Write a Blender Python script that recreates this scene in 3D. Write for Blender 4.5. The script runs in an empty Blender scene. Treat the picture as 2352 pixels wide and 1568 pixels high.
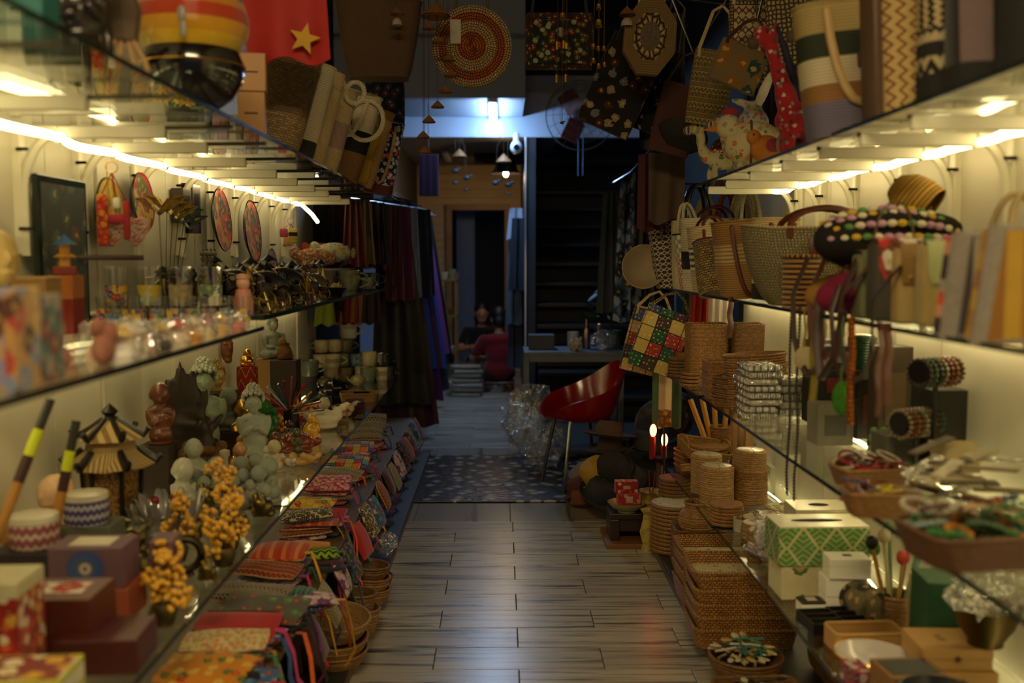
import bpy, math, random
import numpy as np
from mathutils import Vector, Matrix, Euler
R = math.radians
PI = math.pi
rnd = random.Random(7)
scene = bpy.context.scene
col = scene.collection
# -- camera
CAM_H = 1.45
F_PX = 2287.0
cam_d = bpy.data.cameras.new('camera')
cam = bpy.data.objects.new('camera', cam_d)
col.objects.link(cam)
cam.location = (0, 0, CAM_H)
cam.rotation_euler = (R(90 - 4.72), 0, R(-0.60))
cam_d.sensor_width = 36.0
cam_d.lens = F_PX * 36.0 / 2352
cam_d.clip_start = 0.05
cam_d.dof.use_dof = True
cam_d.dof.focus_distance = 4.7
cam_d.dof.aperture_fstop = 1.6
scene.camera = cam
# -- world, exposure
w = bpy.data.worlds.new('night_street')
scene.world = w
w.use_nodes = True
w.node_tree.nodes['Background'].inputs[0].default_value = (0.20, 0.33, 0.62, 1)
w.node_tree.nodes['Background'].inputs[1].default_value = 0.09
scene.view_settings.view_transform = 'Standard'
scene.view_settings.look = 'None'
scene.view_settings.gamma = 1.0
scene.view_settings.use_curve_mapping = False
scene.view_settings.exposure = 0.08
LED = 10.5          # radiance of the warm LED strips
LED_RGB = (1.0, 0.79, 0.37)
BATTEN = 95.0      # cold batten lamp in the back
BATTEN_RGB = (0.36, 0.62, 1.0)
FRONT = 200.0       # warm batten lamp over the entrance
# -- pixel -> place helpers
_CM = Euler(cam.rotation_euler).to_matrix()
def ray(px, py):
 return _CM @ Vector(((px - 1176) / F_PX, -(py - 784) / F_PX, -1.0))
def onz(px, py, z):
 d = ray(px, py); return Vector(cam.location) + d * ((z - CAM_H) / d.z)
def onx(px, py, x):
 d = ray(px, py); return Vector(cam.location) + d * (x / d.x)
def ony(px, py, y):
 d = ray(px, py); return Vector(cam.location) + d * (y / d.y)
def mpp(p):          # metres per photo pixel at a place
 return (_CM.transposed() @ (Vector(p) - Vector(cam.location))).z / -F_PX
# -- materials
MATS = {}
def N(t, typ, ins=None, **props):
 n = t.nodes.new(typ)
 for k, v in props.items(): setattr(n, k, v)
 for k, v in (ins or {}).items():
  if isinstance(v, bpy.types.NodeSocket): t.links.new(v, n.inputs[k])
  else: n.inputs[k].default_value = v
 return n
def rgba(c): return (c[0], c[1], c[2], 1)
def hexc(h):
 h = h.lstrip('#'); v = [int(h[i:i+2], 16) / 255 for i in (0, 2, 4)]
 return tuple(x / 12.92 if x <= .04045 else ((x + .055) / 1.055) ** 2.4 for x in v)
def math_(t, op, a, b=0.0, c=None):
 n = N(t, 'ShaderNodeMath', {0: a, 1: b}, operation=op)
 if c is not None:
  if isinstance(c, bpy.types.NodeSocket): t.links.new(c, n.inputs[2])
  else: n.inputs[2].default_value = c
 return n.outputs[0]
def mixc(t, f, a, b, mode='MIX'):
 n = N(t, 'ShaderNodeMix', data_type='RGBA', blend_type=mode)
 for i, v in ((0, f), (6, a), (7, b)):
  if isinstance(v, bpy.types.NodeSocket): t.links.new(v, n.inputs[i])
  else: n.inputs[i].default_value = rgba(v) if i > 0 else v
 return n.outputs[2]
def newmat(name):
 m = bpy.data.materials.new(name); m.use_nodes = True
 t = m.node_tree; t.nodes.clear()
 out = N(t, 'ShaderNodeOutputMaterial')
 return m, t, out
def uvco(t, su=1.0, sv=1.0, obj=False):
 tc = N(t, 'ShaderNodeTexCoord')
 mp = N(t, 'ShaderNodeMapping', {'Vector': tc.outputs['Object' if obj else 'UV'], 'Scale': (su, sv, su if obj else 1)})
 return mp.outputs[0]
def sepuv(t):
 tc = N(t, 'ShaderNodeTexCoord')
 s = N(t, 'ShaderNodeSeparateXYZ', {0: tc.outputs['UV']})
 return s.outputs[0], s.outputs[1]
def finish(t, out, colr, rough, metal=0.0, bump=None, bstr=.5, bdist=.002, coat=0.0, sheen=0.0, spec=.5, trans=0.0):
 b = N(t, 'ShaderNodeBsdfPrincipled', {'Roughness': rough, 'Metallic': metal, 'Coat Weight': coat, 'Coat Roughness': .15,
          'Sheen Weight': sheen, 'Specular IOR Level': spec, 'Base Color': colr if isinstance(colr, bpy.types.NodeSocket) else rgba(colr)})
 if bump is not None:
  bn = N(t, 'ShaderNodeBump', {'Strength': bstr, 'Distance': bdist, 'Height': bump})
  t.links.new(bn.outputs[0], b.inputs['Normal'])
 t.links.new(b.outputs[0], out.inputs[0])
 return b
def cached(f):
 def g(*a, **k):
  key = (f.__name__, a, tuple(sorted(k.items())))
  if key not in MATS: MATS[key] = f(*a, **k)
  return MATS[key]
 return g
def jitter(t, colr, amt, scale=18.0):
 no = N(t, 'ShaderNodeTexNoise', {'Vector': N(t, 'ShaderNodeTexCoord').outputs['Object'], 'Scale': scale, 'Detail': 4.0})
 f = math_(t, 'MULTIPLY', no.outputs[0], amt)
 return mixc(t, f, colr, (0.02, 0.015, 0.01)), no.outputs[0]
@cached
def plain(c, rough=.6, metal=0.0, amt=.35, scale=18.0, bump=.15, coat=0.0, sheen=0.0):
 c = hexc(c); m, t, o = newmat('plain'); cc, h = jitter(t, c, amt, scale)
 finish(t, o, cc, rough, metal, h, bump, .004, coat, sheen); return m
@cached
def fabric(c, rough=.9, amt=.3): return _fabric(hexc(c), rough, amt)
def _fabric(c, rough, amt):
 m, t, o = newmat('fabric'); cc, h = jitter(t, c, amt, 30)
 br = N(t, 'ShaderNodeTexWave', {'Vector': uvco(t), 'Scale': 120.0, 'Distortion': 1.0}, bands_direction='DIAGONAL')
 finish(t, o, cc, rough, 0, br.outputs[1], .2, .001, sheen=.3, spec=.2); return m
@cached
def weave(c1, c2, dark='#2a1808', su=.012, sv=.006, rough=.55, bstr=.8, coat=0.0):
 m, t, o = newmat('weave')
 b = N(t, 'ShaderNodeTexBrick', {'Vector': uvco(t), 'Color1': rgba(hexc(c1)), 'Color2': rgba(hexc(c2)), 'Mortar': rgba(hexc(dark)),
  'Scale': 1.0, 'Mortar Size': sv * .16, 'Mortar Smooth': .6, 'Bias': 0.0, 'Brick Width': su, 'Row Height': sv})
 cc, h = jitter(t, b.outputs[0], .45, 9)
 inv = math_(t, 'SUBTRACT', 1.0, b.outputs[1])
 finish(t, o, cc, rough, 0, inv, bstr, sv * .45, coat); return m
@cached
def rope(c1, dark='#3a2a12', p=.012, rough=.7):
 m, t, o = newmat('rope_rows'); u, v = sepuv(t)
 s = math_(t, 'ABSOLUTE', math_(t, 'SINE', math_(t, 'MULTIPLY', v, PI / p)))
 tw = math_(t, 'ABSOLUTE', math_(t, 'SINE', math_(t, 'MULTIPLY', math_(t, 'ADD', u, v), PI / (p * .8))))
 f = math_(t, 'POWER', s, .5)
 cc = mixc(t, f, hexc(dark), hexc(c1)); cc, h = jitter(t, cc, .3, 12)
 finish(t, o, cc, rough, 0, math_(t, 'ADD', s, math_(t, 'MULTIPLY', tw, .25)), .7, p * .3, spec=.3); return m
@cached
def stripes(cols, period=.05, axis='v', rough=.8, fine=.004):
 m, t, o = newmat('stripes'); u, v = sepuv(t)
 x = math_(t, 'FRACT', math_(t, 'DIVIDE', v if axis == 'v' else u, period))
 cr = N(t, 'ShaderNodeValToRGB', {0: x}); r = cr.color_ramp; r.interpolation = 'CONSTANT'
 r.elements[0].color = rgba(hexc(cols[0])); r.elements[1].position = 1 / len(cols); r.elements[1].color = rgba(hexc(cols[1]))
 for i in range(2, len(cols)):
  e = r.elements.new(i / len(cols)); e.color = rgba(hexc(cols[i]))
 w_ = math_(t, 'ABSOLUTE', math_(t, 'SINE', math_(t, 'MULTIPLY', v, PI / fine)))
 cc, h = jitter(t, cr.outputs[0], .3, 20)
 finish(t, o, cc, rough, 0, w_, .4, .001, sheen=.2, spec=.2); return m
@cached
def zigzag(c1, c2, pu=.05, pv=.05, amp=.02, duty=.3, rough=.8, vert=False):
 m, t, o = newmat('zigzag'); u, v = sepuv(t)
 if vert: u, v = v, u
 tri = math_(t, 'ABSOLUTE', math_(t, 'SUBTRACT', math_(t, 'FRACT', math_(t, 'DIVIDE', u, pu)), .5))
 y = math_(t, 'FRACT', math_(t, 'DIVIDE', math_(t, 'ADD', v, math_(t, 'MULTIPLY', tri, amp * 2)), pv))
 f = math_(t, 'LESS_THAN', y, duty)
 cc = mixc(t, f, hexc(c1), hexc(c2)); cc, h = jitter(t, cc, .3, 20)
 finish(t, o, cc, rough, 0, f, .3, .001, spec=.3); return m
@cached
def lattice(c1, c2, pu=.03, pv=.026, duty=.2, rough=.7):
 m, t, o = newmat('lattice'); u, v = sepuv(t)
 tri = math_(t, 'MULTIPLY', math_(t, 'ABSOLUTE', math_(t, 'SUBTRACT', math_(t, 'FRACT', math_(t, 'DIVIDE', u, pu)), .5)), 1.0)
 a = math_(t, 'FRACT', math_(t, 'DIVIDE', v, pv))
 f1 = math_(t, 'LESS_THAN', math_(t, 'ABSOLUTE', math_(t, 'SUBTRACT', a, math_(t, 'ADD', tri, .12))), duty * .5)
 f2 = math_(t, 'LESS_THAN', math_(t, 'ABSOLUTE', math_(t, 'SUBTRACT', a, math_(t, 'SUBTRACT', .88, tri))), duty * .5)
 f = math_(t, 'MAXIMUM', f1, f2)
 cc = mixc(t, f, hexc(c1), hexc(c2)); cc, h = jitter(t, cc, .25, 20)
 finish(t, o, cc, rough, 0, f, .4, .001); return m
@cached
def checker(c1, c2, s=.02, rough=.7):
 m, t, o = newmat('checker')
 ck = N(t, 'ShaderNodeTexChecker', {'Vector': uvco(t), 'Color1': rgba(hexc(c1)), 'Color2': rgba(hexc(c2)), 'Scale': 1 / s})
 cc, h = jitter(t, ck.outputs[0], .3, 25)
 finish(t, o, cc, rough, 0, ck.outputs[1], .25, .001); return m
@cached
def floral(bg, cols, s=.03, size=.42, rough=.85, obj=False, rand=1.0):
 if obj: s *= 3.2
 m, t, o = newmat('floral'); co = uvco(t, 1 / s, 1 / s, obj)
 vo = N(t, 'ShaderNodeTexVoronoi', {'Vector': co, 'Scale': 1.0, 'Randomness': rand}, voronoi_dimensions='3D' if obj else '2D')
 no = N(t, 'ShaderNodeTexNoise', {'Vector': co, 'Scale': 4.0, 'Detail': 2.0})
 d = math_(t, 'ADD', vo.outputs[0], math_(t, 'MULTIPLY', math_(t, 'SUBTRACT', no.outputs[0], .5), .55))
 cr = N(t, 'ShaderNodeValToRGB', {0: N(t, 'ShaderNodeSeparateColor', {0: vo.outputs[1]}).outputs[0]}); r = cr.color_ramp; r.interpolation = 'CONSTANT'
 n = len(cols)
 r.elements[0].color = rgba(hexc(cols[0])); r.elements[1].position = 1 / n; r.elements[1].color = rgba(hexc(cols[1 % n]))
 for i in range(2, n):
  e = r.elements.new(i / n); e.color = rgba(hexc(cols[i]))
 f = math_(t, 'LESS_THAN', d, size)
 cc = mixc(t, f, hexc(bg), cr.outputs[0])
 f2 = math_(t, 'LESS_THAN', d, size * .3)
 cc = mixc(t, math_(t, 'MULTIPLY', f2, .7), cc, (0.5, 0.32, 0.08))
 cc, h = jitter(t, cc, .25, 25)
 finish(t, o, cc, rough, 0, no.outputs[0], .25, .002, sheen=.15, spec=.25); return m
@cached
def patchwork(cols, s=.04, rough=.85, edge='#1a0a0a'):
 m, t, o = newmat('patchwork'); co = uvco(t, 1 / s, 1 / s)
 fl = N(t, 'ShaderNodeVectorMath', {0: co}, operation='FLOOR')
 wn = N(t, 'ShaderNodeTexWhiteNoise', {'Vector': fl.outputs[0]}, noise_dimensions='2D')
 cr = N(t, 'ShaderNodeValToRGB', {0: wn.outputs[0]}); r = cr.color_ramp; r.interpolation = 'CONSTANT'
 n = len(cols)
 r.elements[0].color = rgba(hexc(cols[0])); r.elements[1].position = 1 / n; r.elements[1].color = rgba(hexc(cols[1]))
 for i in range(2, n):
  e = r.elements.new(i / n); e.color = rgba(hexc(cols[i]))
 vo = N(t, 'ShaderNodeTexVoronoi', {'Vector': co, 'Scale': 3.2, 'Randomness': .6}, voronoi_dimensions='2D')
 cc = mixc(t, math_(t, 'MULTIPLY', math_(t, 'LESS_THAN', vo.outputs[0], .2), .6), cr.outputs[0], vo.outputs[1])
 br = N(t, 'ShaderNodeTexBrick', {'Vector': co, 'Scale': 1.0, 'Mortar Size': .03, 'Brick Width': 1.0, 'Row Height': 1.0}, offset=0.0)
 cc = mixc(t, br.outputs[1], cc, hexc(edge))
 finish(t, o, cc, rough, 0, vo.outputs[0], .3, .002, sheen=.2, spec=.2); return m
@cached
def ethnic(c1, c2, c3, s=.05, rough=.85):
 m, t, o = newmat('ethnic_bands'); u, v = sepuv(t)
 a = math_(t, 'DIVIDE', v, s); b = math_(t, 'DIVIDE', u, s)
 band = math_(t, 'FRACT', math_(t, 'DIVIDE', math_(t, 'FLOOR', math_(t, 'MULTIPLY', a, 2.0)), 3.0))
 tri = math_(t, 'ABSOLUTE', math_(t, 'SUBTRACT', math_(t, 'FRACT', math_(t, 'MULTIPLY', b, 2.4)), .5))
 fa = math_(t, 'FRACT', math_(t, 'MULTIPLY', a, 2.0))
 zz = math_(t, 'LESS_THAN', math_(t, 'ABSOLUTE', math_(t, 'SUBTRACT', math_(t, 'ADD', math_(t, 'MULTIPLY', tri, 1.3), .17), fa)), .15)
 di = math_(t, 'LESS_THAN', math_(t, 'FRACT', math_(t, 'MULTIPLY', math_(t, 'ADD', math_(t, 'ABSOLUTE', math_(t, 'SUBTRACT', fa, .5)), tri), 3.0)), .45)
 da = math_(t, 'LESS_THAN', math_(t, 'FRACT', math_(t, 'MULTIPLY', b, 7.0)), .5)
 is2 = math_(t, 'GREATER_THAN', band, .6); is1 = math_(t, 'GREATER_THAN', band, .3)
 f = math_(t, 'ADD', math_(t, 'MULTIPLY', is2, da), math_(t, 'MULTIPLY', math_(t, 'SUBTRACT', 1.0, is2),
  math_(t, 'ADD', math_(t, 'MULTIPLY', is1, di), math_(t, 'MULTIPLY', math_(t, 'SUBTRACT', 1.0, is1), zz))))
 ln = math_(t, 'LESS_THAN', fa, .08)
 cc = mixc(t, f, hexc(c1), hexc(c2)); cc = mixc(t, ln, cc, hexc(c3)); cc, h = jitter(t, cc, .3, 25)
 finish(t, o, cc, rough, 0, f, .3, .001, sheen=.15, spec=.2); return m
@cached
def crochet(c1, dark='#20160c', s=.014, rough=.85):
 m, t, o = newmat('crochet'); co = uvco(t, 1 / s, 1 / s)
 vo = N(t, 'ShaderNodeTexVoronoi', {'Vector': co, 'Scale': 1.0, 'Randomness': .45}, voronoi_dimensions='2D', feature='DISTANCE_TO_EDGE')
 f = N(t, 'ShaderNodeMapRange', {0: vo.outputs[0], 1: 0.03, 2: .3})
 cc = mixc(t, f.outputs[0], hexc(dark), hexc(c1)); cc, h = jitter(t, cc, .3, 20)
 finish(t, o, cc, rough, 0, f.outputs[0], .9, s * .35, spec=.2); return m
@cached
def wood(c1, c2, sx=1.0, sy=14.0, rough=.5, coat=0.0):
 m, t, o = newmat('wood')
 no = N(t, 'ShaderNodeTexNoise', {'Vector': uvco(t, sx * 4, sy * 4, True), 'Scale': 1.0, 'Detail': 5.0, 'Distortion': .6})
 cc = mixc(t, no.outputs[0], hexc(c1), hexc(c2))
 finish(t, o, cc, rough, 0, no.outputs[0], .15, .002, coat); return m
@cached
def metal(c, rough=.3, amt=.3):
 m, t, o = newmat('metal'); cc, h = jitter(t, hexc(c), amt, 30)
 finish(t, o, cc, rough, 1.0, h, .1, .002); return m
@cached
def relief(c1, c2, s=.01, rough=.45, met=0.0, strength=.9):
 m, t, o = newmat('relief')
 vo = N(t, 'ShaderNodeTexVoronoi', {'Vector': uvco(t, 1 / s, 1 / s, True), 'Scale': 1.0, 'Randomness': 1.0}, feature='SMOOTH_F1')
 f = N(t, 'ShaderNodeMapRange', {0: vo.outputs[0], 1: .15, 2: .75})
 cc = mixc(t, f.outputs[0], hexc(c1), hexc(c2))
 finish(t, o, cc, rough, met, math_(t, 'SUBTRACT', 1.0, f.outputs[0]), strength, s * .5); return m
@cached
def glaze(c1, c2, rough=.18, s=6.0):
 m, t, o = newmat('glaze')
 no = N(t, 'ShaderNodeTexNoise', {'Vector': uvco(t, s, s, True), 'Scale': 3.0, 'Detail': 3.0})
 cc = mixc(t, N(t, 'ShaderNodeMapRange', {0: no.outputs[0], 1: .35, 2: .65}).outputs[0], hexc(c1), hexc(c2))
 finish(t, o, cc, rough, 0, None, coat=.6); return m
@cached
def thin_glass(tint=(.97, .985, .97), rough=.02, mul=1.0, haze=0.0, haze_c=(.8, .8, .8), wrinkle=0.0, f0=.045):
 m, t, o = newmat('clear_sheet')
 lw = N(t, 'ShaderNodeLayerWeight', {'Blend': .5})
 f = math_(t, 'MULTIPLY_ADD', math_(t, 'POWER', lw.outputs[1], 5.0), (1 - f0) * mul, f0 * mul)
 tr = N(t, 'ShaderNodeBsdfTransparent', {'Color': rgba(tint)})
 gl = N(t, 'ShaderNodeBsdfGlossy', {'Color': (1, 1, 1, 1), 'Roughness': rough})
 if wrinkle:
  no = N(t, 'ShaderNodeTexVoronoi', {'Vector': uvco(t, 1, 1, True), 'Scale': 45.0})
  bn = N(t, 'ShaderNodeBump', {'Strength': wrinkle, 'Distance': .02, 'Height': no.outputs[0]})
  t.links.new(bn.outputs[0], gl.inputs['Normal'])
 a = tr.outputs[0]
 if haze:
  df = N(t, 'ShaderNodeBsdfDiffuse', {'Color': rgba(haze_c)})
  mx = N(t, 'ShaderNodeMixShader', {0: haze, 1: a, 2: df.outputs[0]}); a = mx.outputs[0]
 mx = N(t, 'ShaderNodeMixShader', {0: f, 1: a, 2: gl.outputs[0]})
 t.links.new(mx.outputs[0], o.inputs[0]); return m
@cached
def glow(c, strength):
 m, t, o = newmat('glow')
 e = N(t, 'ShaderNodeEmission', {'Color': rgba(c), 'Strength': strength}); t.links.new(e.outputs[0], o.inputs[0]); return m
# -- mesh collector
class G:
 def __init__(s): s.v = []; s.f = []; s.uv = []
 def add(s, vs, fs, uvs):
  o = len(s.v); s.v += [tuple(p) for p in vs]
  s.f += [tuple(i + o for i in f) for f in fs]; s.uv += uvs
  return s
 def grid(s, rows, closed=False, flip=False, uv0=(0, 0)):
  n = len(rows[0]); vs = [Vector(p) for r in rows for p in r]; fs = []; uvs = []
  mid = rows[len(rows) // 2]
  us = [0.0]
  for i in range(n if closed else n - 1):
   us.append(us[-1] + (Vector(mid[(i + 1) % n]) - Vector(mid[i])).length)
  vv = [0.0]
  for j in range(1, len(rows)):
   vv.append(vv[-1] + max((Vector(rows[j][k]) - Vector(rows[j-1][k])).length for k in (0, n // 3, n // 2)))
  for j in range(len(rows) - 1):
   for i in range(n if closed else n - 1):
    a = j * n + i; b = j * n + (i + 1) % n; c = (j + 1) * n + (i + 1) % n; d = (j + 1) * n + i
    q = [(a, us[i], vv[j]), (b, us[i + 1], vv[j]), (c, us[i + 1], vv[j + 1]), (d, us[i], vv[j + 1])]
    if flip: q.reverse()
    fs.append(tuple(x[0] for x in q)); uvs.append([(x[1] + uv0[0], x[2] + uv0[1]) for x in q])
  return s.add(vs, fs, uvs)
 def cap(s, ring, flip=False):
  r = [Vector(p) for p in ring]; c = sum(r, Vector()) / len(r); n = len(r)
  fs = []; uvs = []
  ax = 2
  e = [max(p[k] for p in r) - min(p[k] for p in r) for k in range(3)]; ax = e.index(min(e)); k0, k1 = [k for k in range(3) if k != ax]
  for i in range(n):
   q = [n, i, (i + 1) % n]
   if flip: q.reverse()
   fs.append(tuple(q)); pts = r + [c]; uvs.append([(pts[k][k0], pts[k][k1]) for k in q])
  return s.add(r + [c], fs, uvs)
 def loft(s, secs, cap0=True, cap1=True):
  s.grid(secs, True)
  if cap0: s.cap(secs[0], True)
  if cap1: s.cap(secs[-1])
  return s
 def lathe(s, prof, n=24, c=(0, 0, 0), a0=0.0, sx=1.0, sy=1.0):
  rows = [[(c[0] + r * sx * math.cos(a0 + 2 * PI * i / n), c[1] + r * sy * math.sin(a0 + 2 * PI * i / n), c[2] + z) for i in range(n)] for r, z in prof]
  return s.grid(rows, True)
 def box(s, c, d, bev=0.0, m=None):
  x, y, z = [k / 2 for k in d]; c = Vector(c)
  if bev <= 0:
   P = [Vector((i * x, j * y, k * z)) for i in (-1, 1) for j in (-1, 1) for k in (-1, 1)]
   F = [(0, 1, 3, 2), (4, 6, 7, 5), (0, 4, 5, 1), (2, 3, 7, 6), (0, 2, 6, 4), (1, 5, 7, 3)]
   U = [(1, 2), (1, 2), (0, 2), (0, 2), (0, 1), (0, 1)]
   vs = []; fs = []; uvs = []
   for f, (a, b) in zip(F, U):
    o = len(vs)
    for k in f: vs.append(P[k])
    fs.append((o, o + 1, o + 2, o + 3)); uvs.append([(P[k][a], P[k][b]) for k in f])
  else:
   b = min(bev, x * .98, y * .98, z * .98)
   def rr(ix, iy, zz, bb):
    return rrect(ix, iy, bb, zz, 2)
   g = G(); g.loft([rr(x - b, y - b, -z, b * .4), rr(x - b * .3, y - b * .3, -z + b * .3, b), rr(x, y, -z + b, b), rr(x, y, z - b, b), rr(x - b * .3, y - b * .3, z - b * .3, b), rr(x - b, y - b, z, b * .4)])
   vs = [Vector(p) for p in g.v]; fs = g.f; uvs = g.uv
  if m is not None: vs = [m @ p for p in vs]
  return s.add([p + c for p in vs], fs, uvs)
 def tube(s, path, r, n=8, closed=False, caps=True, flat=1.0):
  P = [Vector(p) for p in path]; k = len(P)
  rs = r if isinstance(r, (list, tuple)) else [r] * k
  up = Vector((0, 0, 1)); rows = []; prev = None
  for i in range(k):
   if closed: tg = P[(i + 1) % k] - P[i - 1]
   else: tg = P[min(i + 1, k - 1)] - P[max(i - 1, 0)]
   if tg.length < 1e-9: tg = Vector((0, 0, 1))
   tg.normalize()
   if prev is None:
    a = tg.cross(up)
    if a.length < .1: a = tg.cross(Vector((1, 0, 0)))
   else:
    a = prev - tg * prev.dot(tg)
   a.normalize(); b = tg.cross(a); prev = a
   rows.append([P[i] + (a * math.cos(2 * PI * j / n) + b * math.sin(2 * PI * j / n) * flat) * rs[i] for j in range(n)])
  if closed: rows.append(rows[0])
  s.grid(rows, True)
  if caps and not closed: s.cap(rows[0], True); s.cap(rows[-1])
  return s
 def ell(s, c, r, n=12, k=8, rot=None):
  c = Vector(c); rows = []
  for j in range(k + 1):
   th = PI * j / k
   row = []
   for i in range(n):
    p = Vector((r[0] * math.sin(th) * math.cos(2 * PI * i / n), r[1] * math.sin(th) * math.sin(2 * PI * i / n), -r[2] * math.cos(th)))
    if rot: p = rot @ p
    row.append(p + c)
   rows.append(row)
  return s.grid(rows, True)
 def xf(s, m):
  s.v = [tuple(m @ Vector(p)) for p in s.v]; return s
 def merge(s, g): return s.add(g.v, g.f, g.uv)
 def wob(s, a, sc=8.0, seed=0):
  from mathutils import noise
  o = Vector((seed * 7.1, seed * 3.3, seed * 1.7))
  s.v = [tuple(Vector(p) + noise.noise_vector(Vector(p) * sc + o) * a) for p in s.v]; return s
 def mesh(s, name, mat, smooth=True):
  me = bpy.data.meshes.new(name); me.from_pydata(s.v, [], s.f)
  uvl = me.uv_layers.new(name='UVMap')
  uvl.data.foreach_set('uv', [x for f in s.uv for p in f for x in p])
  me.materials.append(mat)
  if smooth: me.polygons.foreach_set('use_smooth', [True] * len(me.polygons))
  me.update()
  return me
def rrect(x, y, b, z, seg=3):
 b = min(b, x * .999, y * .999); out = []
 for cx, cy, a in ((x - b, y - b, 0), (-x + b, y - b, 90), (-x + b, -y + b, 180), (x - b, -y + b, 270)):
  for i in range(seg + 1):
   t = R(a + 90 * i / seg); out.append((cx + b * math.cos(t), cy + b * math.sin(t), z))
 return out
def arc(c, r, a0, a1, n, plane='xz', ry=None):
 ry = ry or r; out = []
 for i in range(n + 1):
  a = R(a0 + (a1 - a0) * i / n); p, q = r * math.cos(a), ry * math.sin(a)
  out.append((c[0] + p, c[1], c[2] + q) if plane == 'xz' else (c[0], c[1] + p, c[2] + q) if plane == 'yz' else (c[0] + p, c[1] + q, c[2]))
 return out
def smoothmesh(me, angle=40):
 me.polygons.foreach_set('use_smooth', [True] * len(me.polygons))
 try: me.set_sharp_from_angle(angle=R(angle))
 except Exception: pass
 return me
# -- objects
def tag(o, label=None, cat=None, group=None, kind=None):
 if label: o['label'] = label
 if cat: o['category'] = cat
 if group: o['group'] = group
 if kind: o['kind'] = kind
 return o
def thing(name, label, cat, loc=(0, 0, 0), rz=0.0, sc=1.0, group=None, rot=None, kind=None):
 o = bpy.data.objects.new(name, None); col.objects.link(o); o.empty_display_size = .05
 o.location = loc; o.rotation_euler = rot or (0, 0, rz); o.scale = (sc, sc, sc) if not isinstance(sc, tuple) else sc
 return tag(o, label, cat, group, kind)
def part(name, g, mat, parent=None, smooth=True, sharp=40, label=None, kind=None):
 me = g.mesh(name, mat, smooth) if isinstance(g, G) else g
 if isinstance(g, G) and smooth and sharp: smoothmesh(me, sharp)
 o = bpy.data.objects.new(name, me); col.objects.link(o); o.parent = parent
 return tag(o, label, kind=kind)
def single(name, g, mat, label, cat, loc=(0, 0, 0), rz=0.0, group=None, rot=None, sc=1.0, smooth=True, kind=None):
 o = part(name, g, mat, None, smooth); o.location = loc; o.rotation_euler = rot or (0, 0, rz)
 o.scale = (sc, sc, sc) if not isinstance(sc, tuple) else sc
 return tag(o, label, cat, group, kind)
def copy_tree(o, parent=None):
 c = o.copy(); col.objects.link(c); c.parent = parent
 for ch in o.children: copy_tree(ch, c)
 return c
def clone(o, loc, rz=None, label=None, sc=None, rot=None):
 c = copy_tree(o); c.location = loc
 if rz is not None: c.rotation_euler = (0, 0, rz)
 if rot is not None: c.rotation_euler = rot
 if sc is not None: c.scale = (sc, sc, sc) if not isinstance(sc, tuple) else sc
 if label: c['label'] = label
 return c
def recolor(o, mp):
 for ch in o.children_recursive:
  k = ch.name.split('.')[0]
  if k in mp:
   ch.data = ch.data.copy(); ch.data.materials[0] = mp[k]
 return o
ORD = ['first', 'second', 'third', 'fourth', 'fifth', 'sixth', 'seventh', 'eighth', 'ninth', 'tenth', 'eleventh', 'twelfth', 'thirteenth', 'fourteenth', 'fifteenth', 'sixteenth', 'seventeenth', 'eighteenth', 'nineteenth', 'twentieth']
def struct(name, g, mat, parent=None, smooth=False, label=None):
 o = part(name, g, mat, parent, smooth, 0)
 if parent is None: tag(o, label, None, None, 'structure')
 return o
# == the room
LW, RW = -1.36, 1.34                 # wall planes
LE = -.75                            # front edge of the shelves on one side
ZLU, ZLM, ZLM2, ZLB, ZLP = 1.845, 1.24, 1.272, .59, .33
RU, RM, RL, RB = .92, .90, .88, .86  # front edges of the four shelves opposite
ZRU, ZRM, ZRL, ZRB = 1.80, 1.295, .846, .375
PLAT = .05
def floor_mat():
 m, t, o = newmat('grey_plank_tile')
 tc = N(t, 'ShaderNodeTexCoord'); oi = N(t, 'ShaderNodeObjectInfo')
 off = N(t, 'ShaderNodeVectorMath', {0: tc.outputs['Object'], 1: N(t, 'ShaderNodeCombineXYZ', {0: math_(t, 'MULTIPLY', oi.outputs['Random'], 37.0), 1: math_(t, 'MULTIPLY', oi.outputs['Random'], 91.0), 2: 0.0}).outputs[0]}, operation='ADD')
 mp = N(t, 'ShaderNodeMapping', {'Vector': off.outputs[0], 'Scale': (1.6, 30.0, 1)})
 n1 = N(t, 'ShaderNodeTexNoise', {'Vector': mp.outputs[0], 'Scale': 1.0, 'Detail': 6.0, 'Roughness': .62, 'Distortion': .5})
 mp2 = N(t, 'ShaderNodeMapping', {'Vector': off.outputs[0], 'Scale': (2.5, 110.0, 1)})
 n2 = N(t, 'ShaderNodeTexNoise', {'Vector': mp2.outputs[0], 'Scale': 1.0, 'Detail': 3.0})
 f = N(t, 'ShaderNodeMapRange', {0: n1.outputs[0], 1: .50, 2: .66})
 f2 = N(t, 'ShaderNodeMapRange', {0: n2.outputs[0], 1: .5, 2: .8})
 cc = mixc(t, f.outputs[0], hexc('#b3ab9b'), hexc('#2c2b2b'))
 cc = mixc(t, math_(t, 'MULTIPLY', f2.outputs[0], .55), cc, hexc('#4a4540'))
 cc = mixc(t, math_(t, 'MULTIPLY', oi.outputs['Random'], .3), cc, hexc('#5d574e'))
 finish(t, o, cc, .27, 0, n1.outputs[0], .06, .002, spec=.5); return m
M_FLOOR = floor_mat()
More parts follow.
